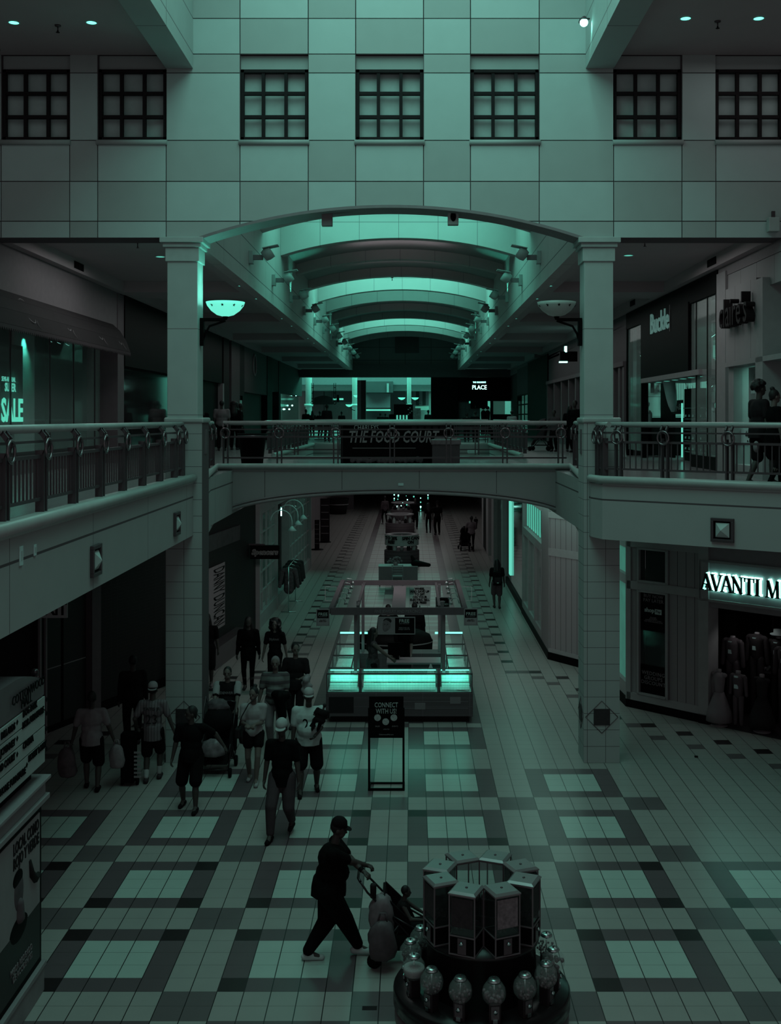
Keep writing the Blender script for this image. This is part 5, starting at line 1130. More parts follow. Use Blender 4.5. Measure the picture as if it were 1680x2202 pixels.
for i in range(3):
    y0 = KY0 + .60 + i * 1.27
    for x0, x1, s_ in ((KX0 + .02, KX0 + .5, -1), (KX1 - .5, KX1 - .02, 1)):
        case(x0, x1, y0, y0 + 1.22, 'side')
        bx('sloped_tray', x0 + .05, x1 - .05, y0 + .06, y0 + 1.16, .70, .712, TRAY, t)
        area('case_lamp', ((x0 + x1) / 2 - s_ * .2, y0 + .6, 1.0), .05, 1.1, 1.6, (.13, 1, .72))
for x0, x1 in ((KX0 + .02, KX0 + .7), (KX1 - .7, KX1 - .02)): bx('led_strip', x0, x1, KY1 - .02, KY1 + .02, 1.02, 1.06, GLOW, t)
for s_, x in ((1, KX0 + .2), (-1, KX1 - .2)): bx('price_card', -.13, .13, -.07, .07, 0, .01, WHITE, t, M=Matrix.Translation((x, KY0 + .16, .69)) @ Matrix.Rotation(R(25 * s_), 4, 'Z') @ Matrix.Rotation(R(30), 4, 'X'))
CF = mat('canopy_frame', .065, .5)
for x in (KX0 + .60, KX1 - .60):
    for y in (KY0 + .45, KY0 + 1.6, KY1 - .3): bx('canopy_post', x - .035, x + .035, y - .035, y + .035, .63, 2.3, mat('post_paint', .12, .5), t)
for y, hgt in ((KY0 + .3, .15), (KY1 + .05, .12)): bx('canopy_beam', -1.70, 1.15, y - .03, y + .03, 2.22, 2.22 + hgt, CF, t)
for x in (-1.70, 1.15): bx('canopy_beam', x - .05, x + .05, KY0 + .3, KY1 + .05, 2.24, 2.36, CF, t)
for x in (-1.16, .62): bx('roof_strut', x - .03, x + .03, KY0 + 1.0, KY1, 2.24, 2.30, CF, t)
bx('ladder_tray', -.42, -.12, KY0 + .9, KY1 - .2, 2.2, 2.24, mat('ladder_tray', .10, .6), t)
text('FINE JEWELRY AND PIERCINGS', .088, (-.27, KY0 + .262, 2.295), 0, DIMLET, t, fit=1.0)
# silver arm lamps clipped to the side beams
for s_, x in ((-1, -1.6), (1, 1.05)):
    for i in range(5):
        bm = B(); y = KY0 + .9 + i * .75; tube(bm, [(x, y, 2.36), (x - s_ * .04, y, 2.48), (x - s_ * .14, y + .03, 2.46), (x - s_ * .18, y + .05, 2.38)], .012, 6); lathe(bm, [(.02, .04), (.045, -.03)], (x - s_ * .18, y + .05, 2.36), 10); obj('arm_lamp', bm, mat('brushed_lamp', .30, .3, .6), t)
def kiosk_sign(x0, x1, z0, z1, y, lab, nm='hanging_poster'):
    s = thing(nm, lab, 'poster', ((x0 + x1) / 2, y, 0)); w_ = (x1 - x0) / 2
    bx('sheet', -w_, w_, -.008, .008, z0, z1, BLACK, s); bm = B()
    for (p, q, u, v) in ((-w_ - .012, w_ + .012, z0 - .012, z0 + .006), (-w_ - .012, w_ + .012, z1 - .006, z1 + .012), (-w_ - .012, -w_ + .006, z0, z1), (w_ - .006, w_ + .012, z0, z1)): box(bm, p, q, -.014, .012, u, v)
    obj('poster_frame', bm, GREY, s); return s
y = KY0 + .32
def xz(px, py, Y): p = at(px, py, Y); return p.x, p.z
x0, z1 = xz(814, 1327, y); x1, z0 = xz(892, 1362, y)
s = kiosk_sign(x0, x1, z0, z1, y - .04, 'poster with a face and free piercing wording hanging at kiosk center'); w_ = (x1 - x0)
bx('photo_area', -w_ / 2 + .01, -.03, -.012, -.008, z0 + .01, z1 - .01, mat('photo_pale', .16, .7), s)
bm = B(); zc = (z0 + z1) / 2; ball(bm, (-w_ * .27, -.014, zc + .02), (.085, .006, .125), n=16); ball(bm, (-w_ * .27 - .03, -.014, zc - .05), (.055, .006, .075), n=12); obj('portrait_face', bm, mat('portrait_skin', .10, .8, noise=.4, scale=20), s)
bm = B(); ball(bm, (-w_ * .25, -.013, zc + .10), (.09, .005, .06), n=14); ball(bm, (-w_ * .27 - .045, -.021, zc + .03), (.014, .002, .006), n=8); ball(bm, (-w_ * .27 + .02, -.021, zc + .03), (.014, .002, .006), n=8); obj('portrait_hair', bm, SOOT, s)
text('FREE', .10, (w_ * .21, -.014, z1 - .075), 0, LETTER, s, fit=.21); text('EAR PIERCING', .03, (w_ * .21, -.014, z1 - .13), 0, DIMLET, s, fit=.2); text('PIERCING DE\nOREJA GRATIS', .035, (w_ * .21, -.014, z0 + .11), 0, DIMLET, s, fit=.24)
for (px0, px1, py0, py1, lab) in ((682, 708, 1310, 1344, 'small free offer sign hanging off left end of kiosk canopy'), (999, 1026, 1309, 1343, 'small free offer sign hanging off right end of kiosk canopy')):
    x0, z1 = xz(px0, py0, y); x1, z0 = xz(px1, py1, y); s = kiosk_sign(x0, x1, z0, z1, y - .04, lab); w_ = (x1 - x0) / 2
    bx('lower_panel', -w_ + .01, w_ - .01, -.011, -.008, z0 + .01, z0 + (z1 - z0) * .45, GREY, s); text('FREE', .09, (0, -.014, z1 - .10), 0, LETTER, s, fit=w_ * 1.5); text('EAR PIERCING', .025, (0, -.014, z1 - .15), 0, DIMLET, s, fit=w_ * 1.4); text('ALL DAY\nEVERY DAY', .032, (0, -.014, z0 + .10), 0, SOOT, s); bx('hanging_arm', -w_ if px0 > 900 else w_, (-w_ - .05) if px0 > 900 else w_ + .05, -.005, .005, z1 - .06, z1 - .04, DKMETAL, s)
x0, z1 = xz(938, 1285, 26.8); x1, z0 = xz(966, 1305, 26.8); s = kiosk_sign(x0, x1, z0, z1, 26.8, 'small black sign with two pale words inside kiosk canopy'); text('GET\nPIERCED', .06, (0, -.014, (z0 + z1) / 2 - .02), 0, LETTER, s, fit=.26)
for s_, px in ((-1, 722), (1, 992)):
    x, z = xz(px, 1250, KY1); pr = thing('empty_sign_frame', 'thin empty sign frame on the %s back corner of the canopy' % ('left' if s_ < 0 else 'right'), 'frame', (x + s_ * .12, KY1 + .1, 2.0)); bm = B()
    for (p, q, u, v) in ((-.15, .15, -.18, -.17), (-.15, .15, .17, .18), (-.15, -.14, -.18, .18), (.14, .15, -.18, .18)): box(bm, p, q, -.006, .006, u, v)
    obj('frame_bars', bm, mat('thin_frame', .30, .4), pr)
# inside: tables, stool, cone, boxes
it = thing('work_table', 'grey work table with paper cone and bottle inside the kiosk', 'table', (-.1, 25.9, 0)); bx('top', -.45, .85, -.3, .3, .82, .86, mat('table_grey', .18, .5), it); bx('cabinet', -.42, .1, -.25, .28, 0, .82, SOOT, it); bx('cabinet', .15, .82, -.25, .28, 0, .82, mat('cabinet_grey', .05, .6), it)
cn = thing('paper_cone', 'pale folded paper stand behind front case of the kiosk', 'stand', (.43, 24.6, .0)); bm = B(); lathe(bm, [(.16, 0.64), (.015, 1.05)], n=4); obj('cone', bm, mat('folded_paper', .30, .7), cn)
bt = thing('dark_bottle', 'small dark bottle standing inside the kiosk', 'bottle', (-.40, 24.62, .63)); bm = B(); lathe(bm, [(.05, 0), (.05, .14), (.02, .2), (.02, .28), (.03, .3)], n=12); obj('glass_body', bm, SOOT, bt)
mo = thing('monitor', 'dark screen standing on the kiosk work table', 'monitor', (-.35, 26.0, .86)); bx('screen', -.18, .18, -.02, .02, .08, .38, BLACK, mo); bx('foot', -.08, .08, -.06, .06, 0, .08, BLACK, mo)
bk = thing('covered_counter', 'black oval covered counter right behind the jewelry kiosk', 'counter', (-.42, 30.2, 0)); bm = B(); lathe(bm, [(.98, 0), (1.0, .45), (.93, .62), (.7, .72), (0, .76)], n=32, M=Matrix.Diagonal((1, .7, 1, 1))); obj('cover', bm, BLACK, bk); bm = B(); lathe(bm, [(1.005, .44), (1.01, .47)], n=32, cap=False, M=Matrix.Diagonal((1, .7, 1, 1))); obj('trim_band', bm, GREY, bk)
# ================================================================ SIGN STAND
g = gnd(831, 1700); k = g.y / F
t = thing('sign_stand', 'black poster stand inviting people to connect in front of kiosk', 'sign', g)
w_ = 37 * k; zt, zb = H - (1497 - CY) * k, H - (1586 - CY) * k
bx('board', -w_, w_, -.03, .0, zb, zt, BLACK, t, bevel=.006)
for s_ in (-1, 1): bx('leg', s_ * w_ - .018, s_ * w_ + .018, -.02, .02, 0, zt - .2, BLACK, t)
bx('foot_bar', -w_, w_, -.02, .02, 0, .04, BLACK, t); bx('foot_bar', -w_, w_, .33, .37, 0, .03, BLACK, t)
for s_ in (-1, 1): bx('foot_bar', s_ * w_ - .02, s_ * w_ + .02, 0, .37, 0, .035, BLACK, t)
text('CONNECT\nWITH US!', .118, (0, -.034, zt - .20), 0, LETTER, t, fit=w_ * 1.35)
for dx, dz in ((-.15, -.36), (.13, -.36), (-.01, -.43)):
    bm = B(); lathe(bm, [(.0, 0), (.058, 0)], n=20, cap=False, M=Matrix.Translation((dx, -.033, zt + dz)) @ Matrix.Rotation(R(90), 4, 'X')); obj('round_icon', bm, mat('icon_grey', .32, .7, noise=.6, scale=40), t, fix=False)
text('SALES', .03, (-.15, -.034, zt - .51), 0, DIMLET, t); text('EVENTS', .03, (.15, -.034, zt - .51), 0, DIMLET, t); text('UPDATES', .025, (.0, -.034, zt - .56), 0, DIMLET, t); text('CottonwoodMall.com', .028, (0, -.034, zb + .06), 0, GREY, t)
# ================================================================ CANDY ISLAND
IX, IY = .735, 11.82
t = thing('round_display_platform', 'black round two-tier platform under the candy machines', 'platform', (IX, IY, 0))
bm = B(); lathe(bm, [(.86, 0), (.88, .05), (.88, .16)], n=64); obj('base_drum', bm, SOOT, t)
bm = B(); lathe(bm, [(.885, .16), (.905, .17), (.905, .30), (.885, .31)], n=64); obj('rim_band', bm, mat('rim_band', .10, .5), t)
bm = B(); lathe(bm, [(.88, .31), (.92, .33), (.92, .47), (.90, .50), (.58, .50)], n=64); obj('upper_drum', bm, mat('gloss_black', .008, .25), t)
bm = B(); lathe(bm, [(.58, .50), (.56, .98), (.60, 1.0), (.60, 1.04), (.0, 1.04)], n=48); obj('inner_drum', bm, mat('gloss_black', .008, .25), t)
EDGE = mat('machine_edge', .15, .4, .3); LIDM = mat('machine_lid', .24, .3, .5); CAPS = mat('capsules', .05, .5, noise=.9, scale=30)
STK = [('with dark sports sticker front', .02), ('with pale animal-shape sticker front', .14), ('with dark glassy front', .015), ('with round pale dot front', .02), ('with clear empty box', .05), ('with clear box and gap behind', .05), ('with small dark capsules', .02), ('with dark label and low tray', .03)]
m0 = None
for i in range(8):
    a = R(-112.5 + 45 * i); c = (IX + .46 * math.cos(a), IY + .46 * math.sin(a), 1.04)
    t = thing('capsule_machine', 'capsule vending machine %s, %s' % (STK[i][0], ('front left of the gap', 'front right of the gap', 'facing right front', 'facing right back', 'back right', 'back left', 'facing left back', 'facing left front')[i]), 'vending machine', c, a + R(90), None)
    w_ = .134
    bx('lower_body', -w_ + .006, w_ - .006, -w_ + .006, w_ - .006, .0, .19, BLACK, t)
    bx('window', -w_ + .008, w_ - .008, -w_ + .008, w_ - .008, .19, .59, mat('machine_glass', (.03, .035, .035), .06, noise=0, spec=.8, alpha=.62) if i not in (4, 5) else mat('clear_box', (.3, .33, .33), .06, noise=0, spec=.8, alpha=.25), t)
    bm = B()
    for sx in (-1, 1):
        for sy in (-1, 1): box(bm, sx * w_ - .006, sx * w_ + .006, sy * w_ - .006, sy * w_ + .006, 0, .60)
    for z in (.006, .19, .594):
        for s_ in (-1, 1): box(bm, -w_, w_, s_ * w_ - .005, s_ * w_ + .005, z - .006, z + .006); box(bm, s_ * w_ - .005, s_ * w_ + .005, -w_, w_, z - .006, z + .006)
    obj('metal_edge', bm, EDGE, t)
    bm = B(); q = w_ + .012; r_ = w_ - .014
    lo = [bm.verts.new((x, y, .60)) for x, y in ((-q, -q), (q, -q), (q, q), (-q, q))]; mi_ = [bm.verts.new((x, y, .612)) for x, y in ((-q, -q), (q, -q), (q, q), (-q, q))]; hi = [bm.verts.new((x, y, .632)) for x, y in ((-r_, -r_), (r_, -r_), (r_, r_), (-r_, r_))]
    for A_, B_ in ((lo, mi_), (mi_, hi)):
        for k_ in range(4): bm.faces.new((A_[k_], A_[(k_ + 1) % 4], B_[(k_ + 1) % 4], B_[k_]))
    bm.faces.new(hi); bm.faces.new(lo[::-1]); o = obj('lid', bm, LIDM, t)
    bm = B(); lathe(bm, [(.014, .632), (.014, .637), (.008, .642), (0, .642)], n=10); obj('lock', bm, DKMETAL, o)
    bx('coin_plate', -.045, .045, -w_ - .008, -w_, .02, .175, mat('coin_plate', .09, .4, .5), t)
    bm = B(); lathe(bm, [(.018, 0), (.018, .03), (0, .03)], n=10, M=Matrix.Translation((0, -w_ - .006, .13)) @ Matrix.Rotation(R(90), 4, 'X')); obj('turn_knob', bm, CHROME, t)
    if i not in (4, 5):
        bx('sticker', -w_ + .02, w_ - .02, -w_ - .0005, -w_ + .002, .28, .57, mat('sticker%d' % i, STK[i][1], .6, noise=.7, scale=28), t)
        bm = B()
        for k_ in range(16): ball(bm, (random.uniform(-.09, .09), random.uniform(-.09, .09), random.uniform(.22, .30)), .024, n=6)
        obj('capsule_fill', bm, CAPS, t)['kind'] = 'stuff'
# gumball globes
WH = [('left back beside the stroller', 'dark'), ('left, half hidden above the pale filled one', 'dark'), ('left, half filled with pale candy', 'pale'), ('front left, of speckled candy', 'speck'), ('front, just left of centre with round gumballs', 'speck'), ('front, just right of centre with cylinder inside', 'speck'), ('front right, broad and pale speckled', 'speck'), ('right front, dark beaded', 'speck'), ('right, dark globe before two others', 'speck'), ('right back, partly behind a capsule machine', 'speck')]
CHROMEL = mat('lid_chrome', .5, .22, .9)
for i in range(10):
    a = R(-212 + 25.6 * i); c = (IX + .745 * math.cos(a), IY + .745 * math.sin(a), .50)
    t = thing('gumball_machine', 'round globe candy machine at ' + WH[i][0], 'candy machine', c, a + R(90))
    bm = B(); prism(bm, [(-.06, -.055), (.06, -.055), (.045, .055), (-.045, .055)], 0, .19); obj('base', bm, mat('globe_base', .03, .3, .4), t, bevel=.006)
    bx('coin_face', -.04, .04, -.064, -.055, .04, .17, mat('coin_face', .16, .3, .8), t); bm = B(); lathe(bm, [(.02, 0), (.02, .025), (0, .025)], n=10, M=Matrix.Translation((0, -.064, .12)) @ Matrix.Rotation(R(90), 4, 'X')); obj('turn_knob', bm, CHROME, t)
    bx('chute_flap', -.022, .022, -.075, -.06, .01, .05, CHROME, t)
    bm = B(); lathe(bm, [(.04, .165), (.075, .18), (.108, .22), (.12, .275), (.108, .33), (.08, .37), (.058, .39)], n=24); obj('globe', bm, mat('globe_glass', (.5, .55, .54), .04, noise=0, spec=1.0, alpha=.16), t, fix=True)
    bm = B()
    if WH[i][1] == 'pale': lathe(bm, [(.03, .18), (.09, .21), (.112, .27), (.105, .295), (.0, .30)], n=20); m_ = mat('pale_candy', .30, .7, noise=.4, scale=90)
    else:
        for k_ in range(46):
            th, ph, rr = random.random() * 6.28, random.uniform(-1.2, .35), random.uniform(.06, .10); ball(bm, (rr * math.cos(th) * math.cos(ph), rr * math.sin(th) * math.cos(ph), .27 + rr * math.sin(ph)), .013 + .004 * (i % 3), n=6)
        m_ = mat('mixed_candy', .12, .4, noise=.95, scale=40) if WH[i][1] == 'speck' else mat('dark_candy', .02, .4, noise=.9, scale=30)
    obj('candy_fill', bm, m_, t)['kind'] = 'stuff'
    bm = B(); tube(bm, [(0, 0, .2), (0, 0, .395)], .008, 6); obj('center_rod', bm, CHROME, t)
    bm = B(); lathe(bm, [(.062, .388), (.066, .396), (.058, .405), (.055, .412), (.048, .418), (.0, .42)], n=24); o = obj('lid', bm, CHROMEL, t); bm = B(); lathe(bm, [(.01, .42), (.01, .432), (0, .433)], n=8); obj('lock', bm, DKMETAL, o)
# ================================================================ DIRECTORY TOTEM
TS = Seg((-4.15, 10.7), (-4.15, 12.65), 0)
t = TS.thing('directory_totem', 'tall mall directory with arched header and lit poster case near the candy machines', 'directory sign')
TB = mat('totem_body', .20, .55); L_ = TS.L
bx('base', 0, L_ + .02, -.05, .34, 0, .28, TB, t, bevel=.01); bx('base_moulding', 0, L_ + .04, -.07, .34, .28, .34, TB, t, bevel=.01)
bx('poster_case', 0, L_, -.02, .32, .34, 2.14, BLACK, t); bx('tray_lip', 0, L_ + .06, -.10, .40, 2.14, 2.20, TB, t, bevel=.008); bx('tray_lip', 0, L_ + .03, -.06, .36, 2.20, 2.36, TB, t, bevel=.008); bx('tray_lip', 0, L_ + .07, -.11, .41, 2.36, 2.40, TB, t, bevel=.008)
bx('neck', .2, L_ - .1, .06, .24, 2.38, 2.62, BLACK, t)
PZ = [TS.p(92, q)[1] for q in (1490, 1521, 1553, 1585, 1632)]
Ld = TS.p(92) ; Ld = L_ + .0
for z1, z0 in zip(PZ, PZ[1:]): bx('direction_panel', 0, L_, -.06, .36, z0 + .008, z1 - .008, mat('direction_panel', .34, .5), t)
bm = B(); pts = [(0, PZ[0] + .01), (L_, PZ[0] + .01), (L_, PZ[0] + .18)] + [(L_ - (L_) * i / 14 * .98, PZ[0] + .18 + .20 * math.sin(math.pi * .5 * i / 7 if i <= 7 else math.pi * .5)) for i in range(1, 15)] + [(0, PZ[0] + .38)]
f = bm.faces.new([bm.verts.new((x, -.05, z)) for x, z in pts]); r_ = bmesh.ops.extrude_face_region(bm, geom=[f]); bmesh.ops.translate(bm, vec=(0, .40, 0), verts=[v for v in r_['geom'] if isinstance(v, bmesh.types.BMVert)]); obj('arched_header', bm, mat('header_panel', .09, .5), t)
bm = B(); tube(bm, [(L_ + .03, .06, 2.62), (L_ + .03, .06, PZ[0] + .05), (L_ + .05, .06, PZ[0] + .12), (L_ + .03, .06, PZ[0] + .22)], .035, 10); ball(bm, (L_ + .03, .06, PZ[0] + .25), .045); obj('side_pole', bm, mat('pole_gloss', .05, .2, .6), t)
def tt(s, px, py, size, al='LEFT', m_=BLACK, v=-.066, **k): u, z = TS.p(px, py); return text(s, size, (u, v, z), 0, m_, t, align=al, **k)
tt('COTTONWOOD', 83, 1461, .14, 'RIGHT', v=-.07, sx=.95); tt('MALL', 55, 1499, .14, 'RIGHT', v=-.07)
u, z = TS.p(40, 1512)
for s_, px, py in (('DOG PARK', 36, 1537), ('MOR FURNITURE', 35, 1562), ('CINEMA', 36, 1606), ('HOBBY LOBBY', 48, 1633)): tt(s_, px, py + 0, .10, sx=.9, bold=.003)
for s_, px, py in (('DILLARDS', 19, 1561), ('JCPENNEY', 19, 1595), ('FOOD COURT', 19, 1626), ('HOME FURNITURE', 42, 1656)): tt(s_, px, py, .10, 'RIGHT', sx=.9, bold=.003)
for px, py in ((24, 1553), (24, 1588), (24, 1622), (45, 1645), (88, 1504), (88, 1534), (88, 1567), (88, 1610)):
    u, z = TS.p(px, py); bm = B(); prism(bm, [(u - .028, -.067), (u, -.067), (u + .028, -.067), (u, -.0671)], z - .01, z + .01); bm.free(); bx('diamond_mark', -.02, .02, -.002, .002, -.02, .02, BLACK, t, M=Matrix.Translation((u, -.064, z)) @ Matrix.Rotation(R(45), 4, 'Y'))
pu0, pu1, pz0, pz1 = .0, L_ - .08, .62, 2.02
bx('poster_sheet', pu0, pu1, -.03, -.02, 1.02, pz1, mat('poster_backlit', (.13, .14, .14), emit=.06, noise=.25, scale=3), t); bx('poster_lower', pu0, pu1, -.031, -.02, pz0 - .2, 1.03, mat('poster_dark_lower', .012, .5), t)
text('LOCAL COMO\nROJO Y VERDE', .17, (L_ - .12, -.034, 1.83), 0, SOOT, t, align='RIGHT', sx=.72, bold=.004)
text('MEJOR ABOGADO\nDE ACCIDENTES', .10, (L_ - .35, -.036, .62), 0, DIMLET, t, align='RIGHT', sx=.8)
bm = B(); ball(bm, (L_ - .75, -.03, 1.42), (.14, .012, .20), n=20); capsule(bm, (L_ - .75, -.022, 1.15), (L_ - .75, -.022, 1.3), .07, .06); obj('portrait_head', bm, mat('poster_skin', .07, .8, noise=.4, scale=8), t)
bm = B(); ball(bm, (L_ - .75, -.022, 1.03), (.34, .014, .16), n=20); ball(bm, (L_ - .78, -.03, 1.57), (.15, .012, .09), n=16); obj('portrait_suit', bm, BLACK, t)
bm = B(); tube(bm, [(L_ - .42, -.032, 1.62), (L_ - .38, -.032, 1.46), (L_ - .26, -.032, 1.36), (L_ - .14, -.032, 1.36)], [.02, .045, .05, .03], 8); obj('printed_chili', bm, SOOT, t)
# small floor marks
for (px, py), lab in (((795, 2168), 'small dark repaired patch on the floor tiles in front'), ((1497, 1628), 'small scuff of litter on right floor tiles')):
    g = gnd(px, py); t = tag(bx('floor_patch' if px < 1000 else 'litter_scrap', -.08 if px < 1000 else -.03, .08 if px < 1000 else .03, -.04, .04 if px < 1000 else .0, .0015, .004 if px < 1000 else .03, SOOT), lab, 'patch' if px < 1000 else 'litter'); t.location = g
# ================================================================ PEOPLE
def remeshed(name, bm, m, parent, voxel, cut=None, smooth=2):
    if cut is not None:
        for co, no in cut:
            pass
    me = bpy.data.meshes.new(name); bm.to_mesh(me); bm.free()
    o = bpy.data.objects.new(name, me); C.objects.link(o)
    r = o.modifiers.new('r', 'REMESH'); r.mode = 'VOXEL'; r.voxel_size = voxel; r.use_smooth_shade = True
    s = o.modifiers.new('s', 'SMOOTH'); s.factor = .5; s.iterations = smooth
    dg = bpy.context.evaluated_depsgraph_get(); n = bpy.data.meshes.new_from_object(o.evaluated_get(dg))
    bpy.data.objects.remove(o); bpy.data.meshes.remove(me)
    if cut:
        b = bmesh.new(); b.from_mesh(n)
        for co, no in cut:
            g = bmesh.ops.bisect_plane(b, geom=list(b.verts) + list(b.edges) + list(b.faces), plane_co=co, plane_no=no, clear_outer=True)
            ed = [e for e in g['geom_cut'] if isinstance(e, bmesh.types.BMEdge)]
            try: bmesh.ops.holes_fill(b, edges=ed, sides=0)
            except Exception: pass
        b.to_mesh(n); b.free()
    n.materials.clear(); n.materials.append(m); n.name = name
    o = bpy.data.objects.new(name, n); C.objects.link(o); o.parent = parent; return o
def ik(a, c, l1, l2, pole):
    a, c, pole = Vector(a), Vector(c), Vector(pole); d = c - a; L = min(d.length, (l1 + l2) * .999); L = max(L, abs(l1 - l2) + .01); e = d.normalized(); c = a + e * L
    x = (l1 * l1 - l2 * l2 + L * L) / (2 * L); h = math.sqrt(max(0, l1 * l1 - x * x)); q = pole - e * pole.dot(e); q = q.normalized() if q.length > 1e-4 else Vector((0, 1, 0))
    return a + e * x + q * h, c
SKIN = mat('skin', (.12, .085, .08), .6, noise=.08); SKIND = mat('skin_deep', (.05, .036, .035), .6, noise=.08); HAIRM = mat('dark_hair', .008, .6, noise=.4, scale=60)
def cloth(v):
    if v < .03: v *= .55
    return mat('cloth_%04d' % int(v * 10000), v, .85, spec=.08, noise=.18, scale=12)
def person(label, loc, rz, h=1.72, w=1.0, lean=0.0, feet=((-.10, .0), (.10, .0)), hands=None, grip=False, top=.01, sleeve='short', bottom='trousers', bcol=.01, shoe=.03, hair='short', hcol=None,
           turn=0.0, nod=0.0, detail=.014, seat=False, baggy=1.0, skin=None, hem=.86, extra=None, lift=(0, 0), bare=False, belly=0.0, face=True, sock=None):
    s = h / 1.75; t = thing('person', label, 'person', loc, rz); t.scale = (s, s, s); skin = skin or SKIN
    stride = abs(feet[0][1] - feet[1][1]); hz = .91 - .16 * stride * stride - (.44 if seat else 0)
    dz = hz - .91
    def P(x, y, z): return Vector((x, y + lean * (z - .91), z + dz)) if z > .9 else Vector((x, y, z + dz))
    hips, knees, ank = [], [], []
    for i, sx in enumerate((-1, 1)):
        hp = Vector((sx * .095 * (w + 1) / 2, 0, hz)); f = feet[i]; an = Vector((f[0], f[1], .09 + lift[i]))
        k, an = ik(hp, an, .43, .42, (sx * .08, 1, 0)); hips.append(hp); knees.append(k); ank.append(an)
    sho = [P(-.18 * (1 + w) / 2, 0, 1.40), P(.18 * (1 + w) / 2, 0, 1.40)]
    hands = hands or ((-.27 - .05 * (w - 1), .05, .80 + dz), (.27 + .05 * (w - 1), .03, .80 + dz))
    elb, wri = [], []
    for i, sx in enumerate((-1, 1)):
        e, r_ = ik(sho[i], hands[i], .29, .25, (sx * .5, -1, -.2)); elb.append(e); wri.append(r_)
    cam_n = P(0, .0, 1.52); hc = P(0, .025, 1.635); hR = Matrix.Rotation(turn, 3, 'Z') @ Matrix.Rotation(nod, 3, 'X')
    def HP(x, y, z): return hc + hR @ Vector((x, y, z))
    # body
    bm = B()
    ball(bm, P(0, 0, .94), (.155 * w, .105 * w, .12)); ball(bm, P(0, .01, 1.10), (.135 * w, .095 * w + belly * .5, .14)); ball(bm, P(0, .0, 1.28), (.155 * w, .105 * w, .17)); capsule(bm, sho[0], sho[1], .055, .055)
    capsule(bm, P(0, 0, 1.40), P(0, .015, 1.56), .056, .052)
    M3 = hR
    ball(bm, HP(0, 0, .02), (.076, .092, .108), M3, 16); ball(bm, HP(0, .035, -.055), (.055, .055, .055), M3, 12)
    if detail <= .016 and face:
        capsule(bm, HP(0, .088, .015), HP(0, .105, -.02), .009, .014, 6); ball(bm, HP(0, .085, -.052), (.024, .012, .010), M3, 8); ball(bm, HP(0, .078, .034), (.05, .016, .01), M3, 8)
        for sx in (-1, 1): ball(bm, HP(sx * .077, -.005, -.005), (.012, .022, .032), M3, 8)
    for i, sx in enumerate((-1, 1)):
        capsule(bm, hips[i], knees[i], .082 * (w + 1) / 2, .055 * (w + 2) / 3); capsule(bm, knees[i], knees[i] + (ank[i] - knees[i]) * .35, .055, .056); capsule(bm, knees[i] + (ank[i] - knees[i]) * .35, ank[i], .056 * (w + 2) / 3, .037)
        capsule(bm, ank[i], ank[i] + Vector((0, .14, -.05)), .038, .028)
        capsule(bm, sho[i], elb[i], .050 * (w + 1) / 2, .040); capsule(bm, elb[i], wri[i], .041 * (w + 1) / 2, .027)
        # hand: palm, four unequal fingers, thumb
        d = (wri[i] - elb[i]).normalized()
        if grip: lat = Vector((1, 0, 0)); d = (d + Vector((0, .5, -.1))).normalized()
        else: lat = Vector((0, 1, 0))
        lat = (lat - d * lat.dot(d)).normalized(); pn = d.cross(lat) * (1 if grip else -sx)
        if grip and pn.z > 0: pn = -pn
        pc = wri[i] + d * .05; capsule(bm, wri[i], wri[i] + d * .03, .026, .028)
        Mh = Matrix((lat, d, lat.cross(d))).transposed(); ball(bm, pc, (.042, .05, .019), Mh, 10)
        if detail <= .016:
            for k in range(4):
                o_ = (k - 1.5) * .021; ln = (.06, .072, .068, .052)[k]; b0 = pc + d * .04 + lat * o_; c1 = b0 + (d * (.8 if not grip else .5) + pn * (.35 if not grip else .8)).normalized() * ln * .55; c2 = c1 + (d * (.5 if not grip else -.5) + pn * .9).normalized() * ln * .5
                capsule(bm, b0, c1, .0105, .0095, 6); capsule(bm, c1, c2, .0095, .008, 6)
            tb = pc - d * .015 + lat * .034; capsule(bm, tb, tb + lat * .022 + d * .035 + pn * .012, .013, .010, 6); capsule(bm, tb + lat * .022 + d * .035 + pn * .012, tb + lat * .022 + d * .062 + pn * .026, .010, .008, 6)
        else: capsule(bm, pc, pc + d * .06 + pn * .02, .03, .02)
    remeshed('body', bm, skin, t, detail * .72 if detail <= .016 else detail, smooth=1 if detail <= .016 else 2)
    # top
    g_ = .016; bm = B()
    ball(bm, P(0, 0, .96), (.170 * w, .125 * w + belly * .5, .16)); ball(bm, P(0, .01 + belly * .3, 1.10), (.155 * w, .115 * w + belly, .17)); ball(bm, P(0, .0, 1.28), (.172 * w, .125 * w + belly * .2, .19)); capsule(bm, sho[0] + Vector((.02, 0, .0)), sho[1] - Vector((.02, 0, .0)), .073, .073)
    if hem < .86: capsule(bm, P(0, 0, .95), Vector((0, 0, hem + dz - .05)), .158 * w, .16 * w)
    for i in (0, 1):
        if sleeve == 'none': continue
        e = elb[i] if sleeve == 'long' else sho[i] + (elb[i] - sho[i]) * .72
        capsule(bm, sho[i], e, .070 * (w + 1) / 2, .062 * (w + 1) / 2)
        if sleeve == 'long': capsule(bm, elb[i], elb[i] + (wri[i] - elb[i]) * .92, .056, .042)
    top_m = top if not isinstance(top, (int, float)) else cloth(top)
    to = remeshed('shirt', bm, top_m, t, detail * 1.1, cut=[(Vector((0, 0, hem + dz)), Vector((0, 0, -1)))])
    # bottom
    bm = B(); ball(bm, (0, 0, hz + .03), (.165 * w, .12 * w, .12))
